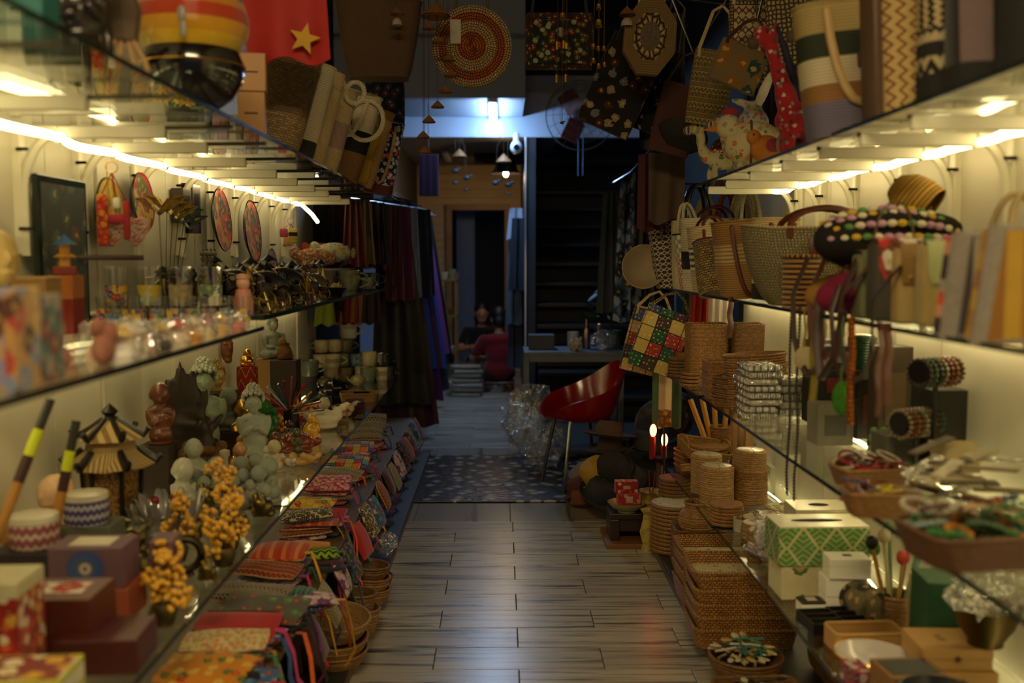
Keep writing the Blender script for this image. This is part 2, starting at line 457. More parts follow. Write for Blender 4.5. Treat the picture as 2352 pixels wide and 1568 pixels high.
def marble_mat():
 m, t, o = newmat('grey_marble')
 oi = N(t, 'ShaderNodeObjectInfo'); tc = N(t, 'ShaderNodeTexCoord')
 mp = N(t, 'ShaderNodeMapping', {'Vector': tc.outputs['Object'], 'Scale': (6, .35, 1), 'Location': (1.3, .2, 0)})
 n1 = N(t, 'ShaderNodeTexNoise', {'Vector': mp.outputs[0], 'Scale': 1.0, 'Detail': 4.0, 'Distortion': .3})
 cc = mixc(t, N(t, 'ShaderNodeMapRange', {0: n1.outputs[0], 1: .56, 2: .66}).outputs[0], hexc('#8f8b84'), hexc('#35322f'))
 finish(t, o, cc, .25); return m
M_MARB = marble_mat()
M_GROUT = plain('#2b2622', .8)
M_WALL = plain('#d9d2bb', .5, amt=.22, scale=4.0, bump=.05)
M_WALL2 = plain('#cfc8b2', .5, amt=.25, scale=3.0, bump=.05)
M_BLUEWALL = plain('#8d94a6', .7, amt=.2, scale=2.0)
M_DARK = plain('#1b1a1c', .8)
M_CREAMPAINT = plain('#e4dec6', .4, amt=.15)
fl = struct('floor', G().box((0, 6.2, -.054), (5.0, 14.0, .1)), M_GROUT, label='grey wood-look tiled floor of the aisle')
ROW = .1993; TL = .612
Y_B = onz(1100, 1198, 0).y                       # front of the marble border
XJ = onz(1186, 1397, 0).x
def plank_rows(y1, n, xa, xb, phase):
 for k in range(n):
  y = y1 - (k + .5) * ROW
  x = XJ + (TL / 2 if (k + phase) % 2 else 0) - 6 * TL
  while x < xb:
   a, b = max(x, xa), min(x + TL, xb)
   if b - a > .03:
    key = ('plank', round(b - a, 3))
    if key not in MATS:
     MATS[key] = G().box((0, 0, 0), (b - a - .0035, ROW - .0035, .008), .0012).mesh('plank', M_FLOOR, False)
    o = part('plank', MATS[key], None, fl); o.location = ((a + b) / 2, y, -.004)
   x += TL
k0 = round((Y_B - onz(1186, 1397, 0).y) / ROW)
plank_rows(Y_B, 19, -.60, .80, 1 - k0 % 2)
Y_M0 = onz(1100, 1155, 0).y; Y_M1 = onz(1100, 1048, 0).y; Y_N = onz(1100, 1028, 0).y
xs = [-1.3, XJ - TL * .9, XJ - TL * .02, XJ + TL * .86, XJ + TL * 1.7, 1.6]
for (ya, yb) in ((Y_B, Y_M0), (Y_M1, Y_N)):
 for i in range(5):
  o = part('marble_tile', G().box((0, 0, 0), (xs[i + 1] - xs[i] - .003, yb - ya - .003, .008), .001), M_MARB, fl, False)
  o.location = ((xs[i] + xs[i + 1]) / 2, (ya + yb) / 2, -.004)
plank_rows(Y_N + ROW * 26, 26, -1.0, .35, 0)
def mat_mat():
 m, t, o = newmat('flaked_mat')
 mp = N(t, 'ShaderNodeMapping', {'Vector': N(t, 'ShaderNodeTexCoord').outputs['Object'], 'Scale': (8, 8, 1)})
 vo = N(t, 'ShaderNodeTexVoronoi', {'Vector': mp.outputs[0], 'Scale': 1.0, 'Randomness': 1.0}, voronoi_dimensions='2D', distance='MANHATTAN')
 cc = mixc(t, N(t, 'ShaderNodeMapRange', {0: vo.outputs[0], 1: .28, 2: .30}).outputs[0], hexc('#a79d8c'), hexc('#232026'))
 no = N(t, 'ShaderNodeTexNoise', {'Vector': mp.outputs[0], 'Scale': 3.0, 'Detail': 3.0})
 finish(t, o, cc, .3, 0, no.outputs[0], .5, .01); return m
single('doormat', G().box((0, 0, .006), (1.55, Y_M1 - Y_M0 - .01, .012), .004), mat_mat(), 'dark doormat with pale flake print lying across the aisle', 'doormat', (.12, (Y_M0 + Y_M1) / 2, .0005), smooth=False)
def board_wall(name, x, y0, y1, sgn, label, n, mats):
 w_ = struct(name, G().box((x + sgn * .06, (y0 + y1) / 2, 2.0), (.1, y1 - y0, 4.0)), M_WALL2, label=label)
 bw = (y1 - y0) / n
 for i in range(n):
  th = .012 + .010 * (i % 3 == 1)
  o = part('wall_board', G().box((0, 0, 0), (th, bw - .006, 3.9), .002), mats[i % len(mats)], w_, False)
  o.location = (x + sgn * (.012 - th / 2), y0 + (i + .5) * bw, 1.96)
 return w_
board_wall('wall_left', LW, -.2, 7.3, -1, 'cream painted board wall behind the souvenir shelves', 21, [M_WALL, M_WALL2, M_WALL])
board_wall('wall_right', RW, -.2, 5.5, 1, 'cream painted board wall behind the basket shelves', 16, [M_WALL2, M_WALL, M_WALL])
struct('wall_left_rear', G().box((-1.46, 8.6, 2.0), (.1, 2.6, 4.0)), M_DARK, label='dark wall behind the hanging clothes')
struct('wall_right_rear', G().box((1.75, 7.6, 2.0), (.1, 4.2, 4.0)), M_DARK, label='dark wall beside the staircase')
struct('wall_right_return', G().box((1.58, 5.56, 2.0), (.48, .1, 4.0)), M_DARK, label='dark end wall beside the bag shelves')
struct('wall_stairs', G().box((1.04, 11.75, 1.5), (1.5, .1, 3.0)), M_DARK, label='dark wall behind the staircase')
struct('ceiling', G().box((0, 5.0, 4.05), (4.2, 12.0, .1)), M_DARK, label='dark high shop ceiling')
struct('trim_1', G().box((-.6, 8.55, 3.42), (1.60, .1, 1.24)), M_BLUEWALL, label='blue-grey loft front above the back of the aisle')
struct('trim_2', G().box((-.6, 9.15, 2.86), (1.60, 1.1, .1)), plain('#aab0bd', .6, amt=.12, scale=2.0), label='pale soffit under the loft with a batten lamp')
struct('trim_3', G().box((.05, 9.76, 2.83), (3.3, .12, .42)), plain('#9fa6b6', .6, amt=.15, scale=2.0), label='pale beam across the back of the aisle')
struct('trim_4', G().box((.95, 9.80, 3.10), (1.5, .1, .22)), M_BLUEWALL, label='grey panel above the beam behind the wall fan')
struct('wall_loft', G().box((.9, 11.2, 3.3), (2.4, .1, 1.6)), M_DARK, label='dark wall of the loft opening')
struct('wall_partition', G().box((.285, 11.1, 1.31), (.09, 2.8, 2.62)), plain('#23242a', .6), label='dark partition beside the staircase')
struct('trim_5', G().box((.232, 9.68, 1.31), (.022, .03, 2.62), .004), metal('#c9d4e6', .35), label='shiny metal corner strip of the partition')
st = thing('staircase', 'dark wooden staircase rising behind the table', 'staircase', (0, 0, 0))
for k in range(11):
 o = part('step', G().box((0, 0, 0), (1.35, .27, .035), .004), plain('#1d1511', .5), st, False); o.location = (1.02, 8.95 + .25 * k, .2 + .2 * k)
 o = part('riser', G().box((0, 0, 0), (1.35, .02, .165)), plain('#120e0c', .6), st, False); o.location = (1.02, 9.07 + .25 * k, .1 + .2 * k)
M_SHIP = plain('#c9a878', .6, amt=.2)
wb = struct('wall_back', G().box((-.9, 12.62, 1.31), (.48, .1, 2.62)).box((.35, 12.62, 1.31), (.50, .1, 2.62)).box((-.3, 12.62, 2.38), (.9, .1, .5)), M_SHIP, label='warm panelled back wall around the far doorway')
for k in range(6):
 o = part('wall_board', G().box((0, 0, 0), (1.7, .016, .094), .003), M_SHIP, wb, False); o.location = (-.28, 12.565, 2.17 + .098 * k)
for sx in (-.80, .28):
 for k in range(21):
  o = part('wall_board', G().box((0, 0, 0), (.28, .016, .094), .003), M_SHIP, wb, False); o.location = (sx - .02, 12.565, .07 + .098 * k)
d1 = thing('door_1', 'far doorway with a plain wooden frame', None, (0, 0, 0), kind='structure')
M_DF = wood('#a97a45', '#7b5429', 1, 8)
part('jamb', G().box((-.655, 12.54, 1.03), (.075, .12, 2.06), .004), M_DF, d1, False)
part('jamb', G().box((.075, 12.54, 1.03), (.075, .12, 2.06), .004), M_DF, d1, False)
part('lintel', G().box((-.29, 12.54, 2.095), (.805, .12, .075), .004), M_DF, d1, False)
part('threshold', G().box((-.29, 12.55, .01), (.7, .1, .02), .004), M_DF, d1, False)
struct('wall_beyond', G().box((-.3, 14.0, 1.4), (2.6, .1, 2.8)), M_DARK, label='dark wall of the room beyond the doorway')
single('column', G().box((0, 0, 1.2), (.24, .2, 2.4), .01), plain('#6b7c9c', .6), 'blue-grey column standing inside the far doorway', 'column', (-.47, 13.2, 0))
struct('ceiling_far', G().box((-.4, 11.2, 2.67), (1.9, 2.9, .1)), plain('#8f8a84', .7), label='low ceiling of the far room')
struct('wall_far', G().box((-1.1, 11.2, 1.31), (.1, 2.9, 2.62)), plain('#3a3026', .7), label='side wall of the far room')
M_PLAT = plain('#2f2c2a', .5); M_EDGE = wood('#6e5a41', '#4a3b29', 1, 6)
for nm, xa, xb, y0, y1, lb in (('plinth', LW + .008, -.523, .9, 7.2, 'low dark plinth under the pouches and baskets'), ('plinth', .75, RW - .008, .9, 5.3, 'low dark plinth under the rattan trays')):
 p = thing(nm, lb, 'plinth', ((xa + xb) / 2, (y0 + y1) / 2, 0))
 part('top', G().box((0, 0, PLAT - .009), (xb - xa, y1 - y0, .018), .002), M_PLAT, p, False)
 sg = 1 if xb < 0 else -1
 part('edge_strip', G().box((sg * ((xb - xa) / 2 - .006), 0, (PLAT - .018) / 2), (.012, y1 - y0, PLAT - .018)), M_EDGE, p, False)
# -- glass shelves
M_GL = thin_glass((.93, .965, .94), .03)
M_GEDGE = plain('#16241f', .15, amt=.1)
def glass(x0, x1, y0, y1, z, label, th=.010, mat=None):
 s = thing('glass_shelf', label, 'shelf', ((x0 + x1) / 2, (y0 + y1) / 2, z), group='glass shelves')
 part('pane', G().box((0, 0, -th / 2), (abs(x1 - x0) - .002, y1 - y0 - .002, th)), mat or M_GL, s, False)
 sg = 1 if x1 < 0 else -1
 part('edge', G().box((sg * (abs(x1 - x0) / 2), 0, -th / 2), (.0035, y1 - y0, th + .001)), M_GEDGE, s, False)
 for e in (-1, 1):
  part('edge', G().box((0, e * (y1 - y0) / 2, -th / 2), (abs(x1 - x0), .002, th + .0005)), M_GEDGE, s, False)
 return s
L0, R0 = LW + .01, RW - .01
glass(L0, LE, .9, 2.92, ZLU, 'upper glass shelf carrying the lacquered vase')
glass(L0, LE, 2.925, 4.35, ZLU, 'upper glass shelf carrying the seagrass basket and cream totes')
glass(L0, LE, 4.355, 5.75, ZLU, 'upper glass shelf carrying the navy floral bag')
M_GLD = thin_glass((.30, .31, .29), .05, 1.0, haze=.35, haze_c=(.05, .05, .045))
glass(L0, LE, .9, 3.14, ZLM, 'middle glass shelf carrying the printed shot glasses', .012)
glass(L0, LE, 3.145, 5.6, ZLM2, 'middle dark shelf carrying the model rickshaws', .014, M_GLD)
glass(L0, LE - .0, 5.605, 7.1, ZLM2 - .006, 'middle dark shelf carrying the plush dolls and bowls', .014, M_GLD)
glass(L0, LE, .9, 3.42, ZLB, 'lower glass shelf carrying the gift boxes and brass pots')
glass(L0, LE, 3.44, 5.35, ZLB, 'lower glass shelf carrying the stone buddhas')
glass(L0, LE, 5.355, 7.2, ZLB, 'lower glass shelf carrying the mugs')
glass(RU, R0, .9, 2.6, ZRU, 'upper glass shelf carrying the zigzag bag')
glass(RU, R0, 2.605, 4.75, ZRU, 'upper glass shelf carrying the plush giraffes')
glass(RM, R0, .9, 3.2, ZRM, 'middle glass shelf carrying the flap bags')
glass(RM, R0, 3.205, 5.75, ZRM, 'middle glass shelf carrying the straw totes')
glass(RL, R0, .9, 4.35, ZRL, 'glass shelf carrying the jewellery baskets')
glass(RL - .012, R0, 4.36, 5.35, ZRL + .004, 'short glass shelf carrying the tall rattan boxes')
glass(RB, R0, .9, 3.92, ZRB, 'low glass shelf carrying the tissue boxes')
glass(RB - .012, R0, 3.93, 5.3, ZRB + .004, 'low glass shelf carrying the round rattan boxes')
be = thing('bench', 'low wooden bench hidden under the embroidered pouches', 'bench', (0, 0, 0))
part('seat', G().box((-.985, 4.2, ZLP - .01), (.71, 5.6, .02), .002), M_EDGE, be, False)
for yy in (1.6, 3.3, 5.0, 6.7):
 for xx in (-1.30, -.70):
  part('leg', G().box((xx, yy, (PLAT + ZLP - .02) / 2), (.04, .04, ZLP - .02 - PLAT)), M_EDGE, be, False)
# -- shelf brackets and LED strips
def bracket_proto(sg, wall, jx, zsh, jz, end):
 b = thing('shelf_bracket', 'x', 'bracket', (0, 0, 0), group='white shelf brackets')
 wx = wall - sg * .006
 part('upright', G().box((wx + sg * .014, 0, zsh - .19), (.028, .032, .36), .003), M_CREAMPAINT, b, False)
 rad = abs(wx + sg * .03 - jx)
 pts = arc((jx, 0, jz - rad * 1.7), rad, 180 if sg > 0 else 0, 90, 10, ry=rad * 1.7)
 part('brace', G().tube([(wx + sg * .03, 0, jz - .34)] + pts, .017, 6, flat=.8), M_CREAMPAINT, b)
 ex = jx + sg * .30
 part('arm', G().box(((jx + ex) / 2, 0, zsh - .032), (abs(ex - jx), .024, .034), .004), M_CREAMPAINT, b, False)
 part('arm_root', G().box(((wx + jx) / 2, 0, zsh - .022), (abs(wx - jx), .024, .016), .003), M_CREAMPAINT, b, False)
 part('rod', G().tube([(ex - sg * .02, 0, zsh - .020), (end, 0, zsh - .018)], .006, 6), metal('#6f6a60', .4), b)
 for zz in (-.08, -.30):
  part('screw', G().tube([(wx + sg * .02, -.019, zsh + zz), (wx + sg * .052, -.019, zsh + zz)], .005, 6), metal('#3a3028', .5), b)
 return b
LBY = [1.75, 2.3, 2.83, 3.22, 3.70, 4.2, 4.62, 5.05, 5.45, 5.85, 6.2]
RBY = [1.75, 2.28, 2.60, 2.93, 3.32, 3.75, 4.15, 4.5]
pl = bracket_proto(1, LW, -1.235, ZLU - .01, 1.80, LE + .0)
pr = bracket_proto(-1, RW, 1.228, ZRU - .01, 1.762, RU - .0)
for i, y in enumerate(LBY):
 o = pl if i == 0 else copy_tree(pl)
 o.location = (0, y, 0); o['label'] = 'white shelf bracket under the upper souvenir shelf, %s from the street end' % ORD[i]
for i, y in enumerate(RBY):
 o = pr if i == 0 else copy_tree(pr)
 o.location = (0, y, 0); o['label'] = 'white shelf bracket under the bag shelf opposite, %s from the street end' % ORD[i]
M_LED = glow(LED_RGB, LED)
def led(name, jx, jz, ys, sag, label, rr=.0115, tail=None, mat=None):
 s = thing('led_strip', label, 'light strip', (0, 0, 0), group='warm LED strips')
 for a, b in zip(ys[:-1], ys[1:]):
  pts = []
  for i in range(9):
   f = i / 8; pts.append((jx + .012 * math.sin(f * 6 + a), a + .012 + (b - a - .024) * f, jz - sag * 4 * f * (1 - f) * (.6 + .4 * math.sin(a * 5))))
  part('lit_tube', G().tube(pts, rr, 7), mat or M_LED, s)
  part('clip', G().tube([(jx, a - .010, jz), (jx, a + .010, jz)], rr * 1.25, 8), M_CREAMPAINT, s)
 if tail:
  part('lit_tube', G().tube(tail, rr, 7), mat or M_LED, s)
 return s
led('x', -1.235, 1.787, [1.15] + LBY, .007, 'glowing warm LED strip under the upper souvenir shelf', tail=[(-1.235, 6.2, 1.787), (-1.225, 6.3, 1.765), (-1.21, 6.42, 1.735), (-1.19, 6.5, 1.69)])
led('x', 1.228, 1.752, [1.0] + RBY, .007, 'glowing warm LED strip under the upper bag shelf')
led('x', -1.30, ZLM - .05, [1.2 + .6 * i for i in range(10)], .01, 'warm LED strip under the middle souvenir shelf', .009)
led('x', -1.30, ZLB - .05, [1.2 + .6 * i for i in range(10)], .01, 'warm LED strip under the lower souvenir shelf', .006)
led('x', 1.28, ZRM - .05, [1.2 + .6 * i for i in range(8)], .01, 'warm LED strip under the middle bag shelf', .009)
led('x', 1.28, ZRL - .05, [1.2 + .6 * i for i in range(8)], .01, 'warm LED strip under the jewellery shelf', .009)
led('x', 1.28, ZRB - .04, [1.2 + .6 * i for i in range(8)], .008, 'warm LED strip under the lowest rattan shelf', .005)
STEEL_ = metal('#a9a9a6', .25)
bl = thing('batten_lamp', 'cold white batten lamp under the loft soffit', 'lamp', (-.075, 9.1, 2.81))
part('housing', G().box((0, 0, -.022), (.075, 1.15, .045), .008), plain('#d7dbe2', .4), bl)
part('diffuser', G().box((0, 0, -.062), (.065, 1.10, .035), .014), glow(BATTEN_RGB, BATTEN), bl)
bl = thing('batten_lamp', 'warm white batten lamp hanging over the shop entrance', 'lamp', (-.1, .35, 3.05))
part('housing', G().box((0, 0, 0), (1.24, .08, .05), .008), plain('#d7dbe2', .4), bl)
part('diffuser', G().box((0, 0, -.04), (1.2, .065, .04), .014), glow((1.0, .75, .39), FRONT), bl)
for sx in (-.5, .5): part('rod', G().tube([(sx, 0, .02), (sx, 0, .95)], .006, 6), STEEL_, bl)
# == builders (base at z = 0, front towards -y)
def atx(px, X, z):
 py = 595.0
 for _ in range(12):
  p = onx(px, py, X)
  py += (p.z - z) / mpp(p)
 return Vector((X, p.y, z))
RAT = weave('#c48e46', '#9c6a2e', '#2c1609', .0105, .0062, .5)
RAT_D = weave('#a07034', '#7c5022', '#1e0f06', .0105, .0062, .5)
RAT_L = weave('#cfa467', '#b08446', '#4a2d12', .0105, .0062, .5)
RAT_F = weave('#b88442', '#94642e', '#2c1609', .006, .0038, .5)
STRAW = weave('#c8a66a', '#a98750', '#4a3413', .008, .005, .7)
SEA = weave('#a98a55', '#7d6139', '#33240f', .016, .009, .7)
JUTE = rope('#d3b98a', '#6e5a36', .0075)
CREAMROPE = rope('#e3d6b4', '#8a7a58', .0085)
LEATH = plain('#54250f', .45, amt=.3)
DLEATH = plain('#341a10', .5, amt=.3)
GOLD = metal('#e6b04a', .28)
GILT = plain('#dca42c', .22, amt=.2, coat=.7)
BRASS = metal('#b08d4a', .35)
BLACKM = plain('#141212', .35, amt=.1)
STEEL = metal('#a9a9a6', .25)
STONE = plain('#8d9484', .85, amt=.35, scale=30, bump=.3)
STONE_L = plain('#b8bfae', .8, amt=.3, scale=30, bump=.3)
DWOOD = wood('#3a2418', '#1f130d', 2, 9, .4, .3)
RWOOD = wood('#7c4426', '#54280f', 2, 9, .35, .4)
FILM = thin_glass((.96, .96, .96), .10, 1.3, haze=.06, haze_c=(.75, .74, .7), wrinkle=.7, f0=.10)
CLEAR = thin_glass((.97, .98, .97), .03, 1.0, f0=.07)
WHITE = plain('#e6e2d6', .5, amt=.1)
CARD = plain('#b58a52', .8, amt=.2)
_BL = {}
def blob(key, ells, vox=.03, smooth=4, size=1.0):
 if key in _BL: return _BL[key]
 g = G()
 for e in ells:
  c, r = e[0], e[1]; rot = Euler([R(a) for a in e[2]]).to_matrix() if len(e) > 2 else None
  g.ell(c, r, 16, 10, rot)
 me = g.mesh(key, WHITE)
 ob = bpy.data.objects.new('tmp_blob', me); col.objects.link(ob)
 m = ob.modifiers.new('r', 'REMESH'); m.mode = 'VOXEL'; m.voxel_size = vox; m.use_smooth_shade = True
 s = ob.modifiers.new('s', 'SMOOTH'); s.factor = .5; s.iterations = smooth
 dg = bpy.context.evaluated_depsgraph_get()
 out = bpy.data.meshes.new_from_object(ob.evaluated_get(dg)); out.name = key
 bpy.data.objects.remove(ob); bpy.data.meshes.remove(me)
 out.polygons.foreach_set('use_smooth', [True] * len(out.polygons))
 out.materials.clear(); out.materials.append(WHITE)
 _BL[key] = out
 return out
def bpart(name, me, mat, parent, loc=(0, 0, 0), sc=1.0, rot=(0, 0, 0)):
 m = me.copy(); m.materials.clear(); m.materials.append(mat)
 o = bpy.data.objects.new(name, m); col.objects.link(o); o.parent = parent; o.location = loc; o.rotation_euler = rot
 o.scale = (sc, sc, sc) if not isinstance(sc, tuple) else sc
 return o
# -- boxes
def gift_box(label, loc, w, d, h, mat, rz=0.0, lid=None, lid_h=.3, badge=None, badge_mat=None, cat='box', name='gift_box', group=None, front=None, front_mat=None, top=None, top_mat=None):
 b = thing(name, label, cat, loc, rz, group=group)
 if lid is not None:
  part('body', G().box((0, 0, h * (1 - lid_h) / 2), (w * .985, d * .985, h * (1 - lid_h)), .002), mat, b, False)
  part('lid', G().box((0, 0, h * (1 - lid_h / 2)), (w, d, h * lid_h), .003), lid, b, False)
 else:
  part('body', G().box((0, 0, h / 2), (w, d, h), .003), mat, b, False)
 if front:
  part('front_panel', G().box((0, -d / 2 - .0006, h * .5), (w * front[0], .0016, h * front[1])), front_mat, b, False)
 if badge:
  part('medallion', G().lathe([(0, 0), (badge, 0), (badge, .0015), (0, .0015)], 28).xf(Matrix.Translation((0, -d / 2, h * .5)) @ Matrix.Rotation(R(90), 4, 'X')), badge_mat, b, False)
 if top:
  part('top_panel', G().box((0, 0, h + .0008), (w * top[0], d * top[1], .0016)), top_mat, b, False)
 return b
# -- bags
def tote(label, loc, w, d, h, bands, rz=0.0, ring=None, tilt=(0, 0), handle='rope', hmat=None, hr=.008, hh=.16, flare=1.12, rim=None, cat='bag', name='tote_bag', group=None, hpos=.5, inner=None, belly=.0, bottom=.85, sag=0.0):
 b = thing(name, label, cat, loc, group=group, rot=(R(tilt[0]), R(tilt[1]), rz))
 z0 = 0.0; tot = sum(f for f, _ in bands)
 def sec(f, off=0.0):
  k = bottom + (1 - bottom) * f ** .7 if f < 1 else 1.0
  k *= 1 + belly * math.sin(PI * f)
  s_ = 1 - .25 * f * (1 if sag == 0 else 1)
  pts = rrect(max(.004, w / 2 * k - off), max(.004, d / 2 * (1.25 - .3 * f) - off), min(w, d) * .42, h * f, 5)
  if sag:
   pts = [(x, y, z - sag * h * f * (1 - (2 * x / w) ** 2)) for x, y, z in pts]
  return pts
 for f, mt in bands:
  f /= tot; n = max(2, int(8 * f) + 1)
  g = G(); g.grid([sec(z0 + f * i / n) for i in range(n + 1)], True, uv0=(0, z0 * h))
  if z0 == 0: g.cap(sec(0), True)
  part('panel', g, mt, b)
  z0 += f
 g = G(); g.grid([sec(1), sec(.999, .006), sec(.55, .006)], True, flip=False); g.cap(sec(.55, .006))
 part('lining', g, inner or bands[-1][1], b)
 part('rim', G().tube([Vector(p) for p in sec(1)], .0045, 6, True), rim or bands[-1][1], b)
 if ring: part('ring_handle', G().tube([(ring[0] + ring[2] * math.cos(2 * PI * i / 24), -d / 2 - .014, ring[1] + ring[2] * 1.15 * math.sin(2 * PI * i / 24)) for i in range(24)], hr * 1.1, 7, True), hmat or CREAMROPE, b)
 if handle:
  hm = hmat or CREAMROPE; hw = w * .24
  for sy in (-1, 1):
   y = sy * d / 2 * .95
   if handle == 'drop':      # handle fallen forwards over the front
    pts = [(-hw, y, h * .93)] + [(hw * 1.05 * math.cos(R(180 - 180 * i / 10)), y + sy * (.012 + .02 * math.sin(PI * i / 10)), h * .93 - hh * math.sin(PI * i / 10)) for i in range(11)] + [(hw, y, h * .93)]
   else:
    pts = [(-hw, y, h * .8), (-hw, y + sy * .006, h * .95)] + [(-hw * math.cos(PI * i / 10), y * (1 - .5 * math.sin(PI * i / 10)), h * .95 + hh * math.sin(PI * i / 10)) for i in range(11)] + [(hw, y + sy * .006, h * .95), (hw, y, h * .8)]
   part('handle', G().tube(pts, hr, 7, flat=.35 if handle == 'strap' else 1.0), hm, b)
 return b
def flap_bag(label, loc, w, d, h, body, flap, rz=0.0, tilt=(0, 0), strap=None, group=None, fr=.5):
 b = thing('flap_bag', label, 'bag', loc, group=group, rot=(R(tilt[0]), R(tilt[1]), rz))
 part('body', G().box((0, 0, h / 2), (w, d, h), .012), body, b)
 rows = []
 for i in range(7):
  z = h * 1.01 - fr * h * max(0, (i - 2)) / 4; y = (d / 2 - d * i / 2) if i <= 2 else -d / 2 - .004
  ww = w / 2 * (1.0 if i < 5 else (.93 if i == 5 else .7))
  rows.append([(-ww + 2 * ww * k / 6, y, z + (.003 if 0 < i < 2 else 0)) for k in range(7)])
 g = G().grid(rows); g2 = [[(x, y - (.003 if z < h else 0), z + .004) for x, y, z in r] for r in rows]
 g.grid(g2, flip=True); part('flap', g, flap, b)
 part('clasp', G().ell((0, -d / 2 - .008, h * (1 - fr * .8)), (.007, .004, .007), 8, 6), BRASS, b)
 if strap:
  part('strap', G().tube(arc((0, 0, h * .95), w * .45, 0, 180, 12, ry=h * .55), .005, 6, flat=.4), strap, b)
 return b
# -- rattan
def tray(label, loc, w, d, h, rz=0.0, mat=None, inlay=None, rot=None, group=None, cut=False, th=.006, flare=1.10, grip=False, name='rattan_tray', cat='tray', rimr=.0055):
 mat = mat or RAT
 b = thing(name, label, cat, loc, rz, group=group, rot=rot)
 def sec(f, off=0.0):
  k = 1 / flare + (1 - 1 / flare) * f
  pts = rrect(w / 2 * k - off, d / 2 * k - off, min(w, d) * .16, h * f, 5)
  if cut: pts = [(x, y, z + f * h * .30 * max(0, 1 - ((abs(x) - w / 2 * k) / (w * .1)) ** 2) * (1 - min(1, abs(y) / (d * .45)) ** 2) if abs(x) > w * .42 else z) for x, y, z in pts]
  return pts
 n = 5
 g = G(); g.grid([sec(i / n) for i in range(n + 1)], True); g.cap(sec(0), True); part('outer_wall', g, mat, b)
 g = G(); g.grid([sec(1 - i / n, th) for i in range(n + 1)][:-1] + [sec(.08, th)], True); part('inner_wall', g, mat, b)
 g = G(); g.cap(sec(.08, th * .8)); part('base', g, inlay or mat, b)
 part('rim', G().tube(sec(1.0, th / 2), rimr, 6, True), mat, b)
 if grip:
  for sx in (-1, 1):
   part('grip', G().tube([(sx * w / 2 * .99, d * .3 * math.cos(PI * i / 10), h + .035 * math.sin(PI * i / 10)) for i in range(11)], .005, 6), mat, b)
 return b
def coil_pot(label, loc, prof, n=30, mat=None, rz=0.0, name='rattan_box', cat='box', group=None, rows=None, lid=None, band=None, inner=True, rot=None, lid_mat=None, tie=False):
 mat = mat or RAT
 b = thing(name, label, cat, loc, rz, group=group, rot=rot)
 pts = []
 for (r0, z0), (r1, z1) in zip(prof[:-1], prof[1:]):
  L = math.hypot(r1 - r0, z1 - z0); k = max(1, int(L / .009))
  for i in range(k):
   f = i / k; pts.append((r0 + (r1 - r0) * f, z0 + (z1 - z0) * f)); f = (i + .5) / k
   pts.append((r0 + (r1 - r0) * f + .0022, z0 + (z1 - z0) * f))
 pts.append(prof[-1])
 g = G().lathe([(.001, .001)] + pts, n)
 part('body', g, mat, b)
 rt, zt = prof[-1]
 if lid:
  lr, lh, im = lid
  g = G(); k = max(2, int(lh / .009)); pp = []
  for i in range(k): pp += [(lr, lh * i / k), (lr + .002, lh * (i + .5) / k)]
  pp += [(lr, lh), (lr * .86, lh + .006)]
  part('lid', g.lathe(pp, n, (0, 0, zt)), lid_mat or mat, b)
  part('lid_inlay', G().lathe([(lr * .86, lh + .006), (lr * .5, lh + .009), (.001, lh + .010)], n, (0, 0, zt)), im or mat, b)
  if tie:
   part('tie', G().tube([(-.25 * lr, -lr * 1.02, zt * .1), (-.05 * lr, -lr * 1.04, zt), (0, -lr * .98, zt + lh + .006), (.1 * lr, lr * .3, zt + lh + .012)], .0012, 5), RAT_L, b)
 else:
  part('rim', G().tube([(rt * math.cos(2 * PI * i / n), rt * math.sin(2 * PI * i / n), zt) for i in range(n)], .005, 6, True), mat, b)
  if inner:
   part('inside', G().lathe([(rt - .004, zt), (rt * .93, zt * .55), (rt * .85, zt * .25), (.001, zt * .22)], n), mat, b)
 return b
def coaster(label, loc, r, h, mat=None, inlay=None, rz=0.0, group=None, name='rattan_plate', cat='plate', rot=None, sy=1.0):
 b = thing(name, label, cat, loc, rz, group=group, rot=rot)
 part('edge', G().lathe([(r * .80, 0), (r * .97, h * .2), (r, h * .55), (r * .98, h * .95), (r * .90, h)], 28, sy=sy), mat or RAT, b)
 part('face', G().lathe([(r * .90, h), (r * .6, h * .86), (.001, h * .84)], 28, sy=sy), inlay or mat or RAT, b)
 part('underside', G().lathe([(.001, 0), (r * .80, 0)], 28, sy=sy), mat or RAT, b)
 return b
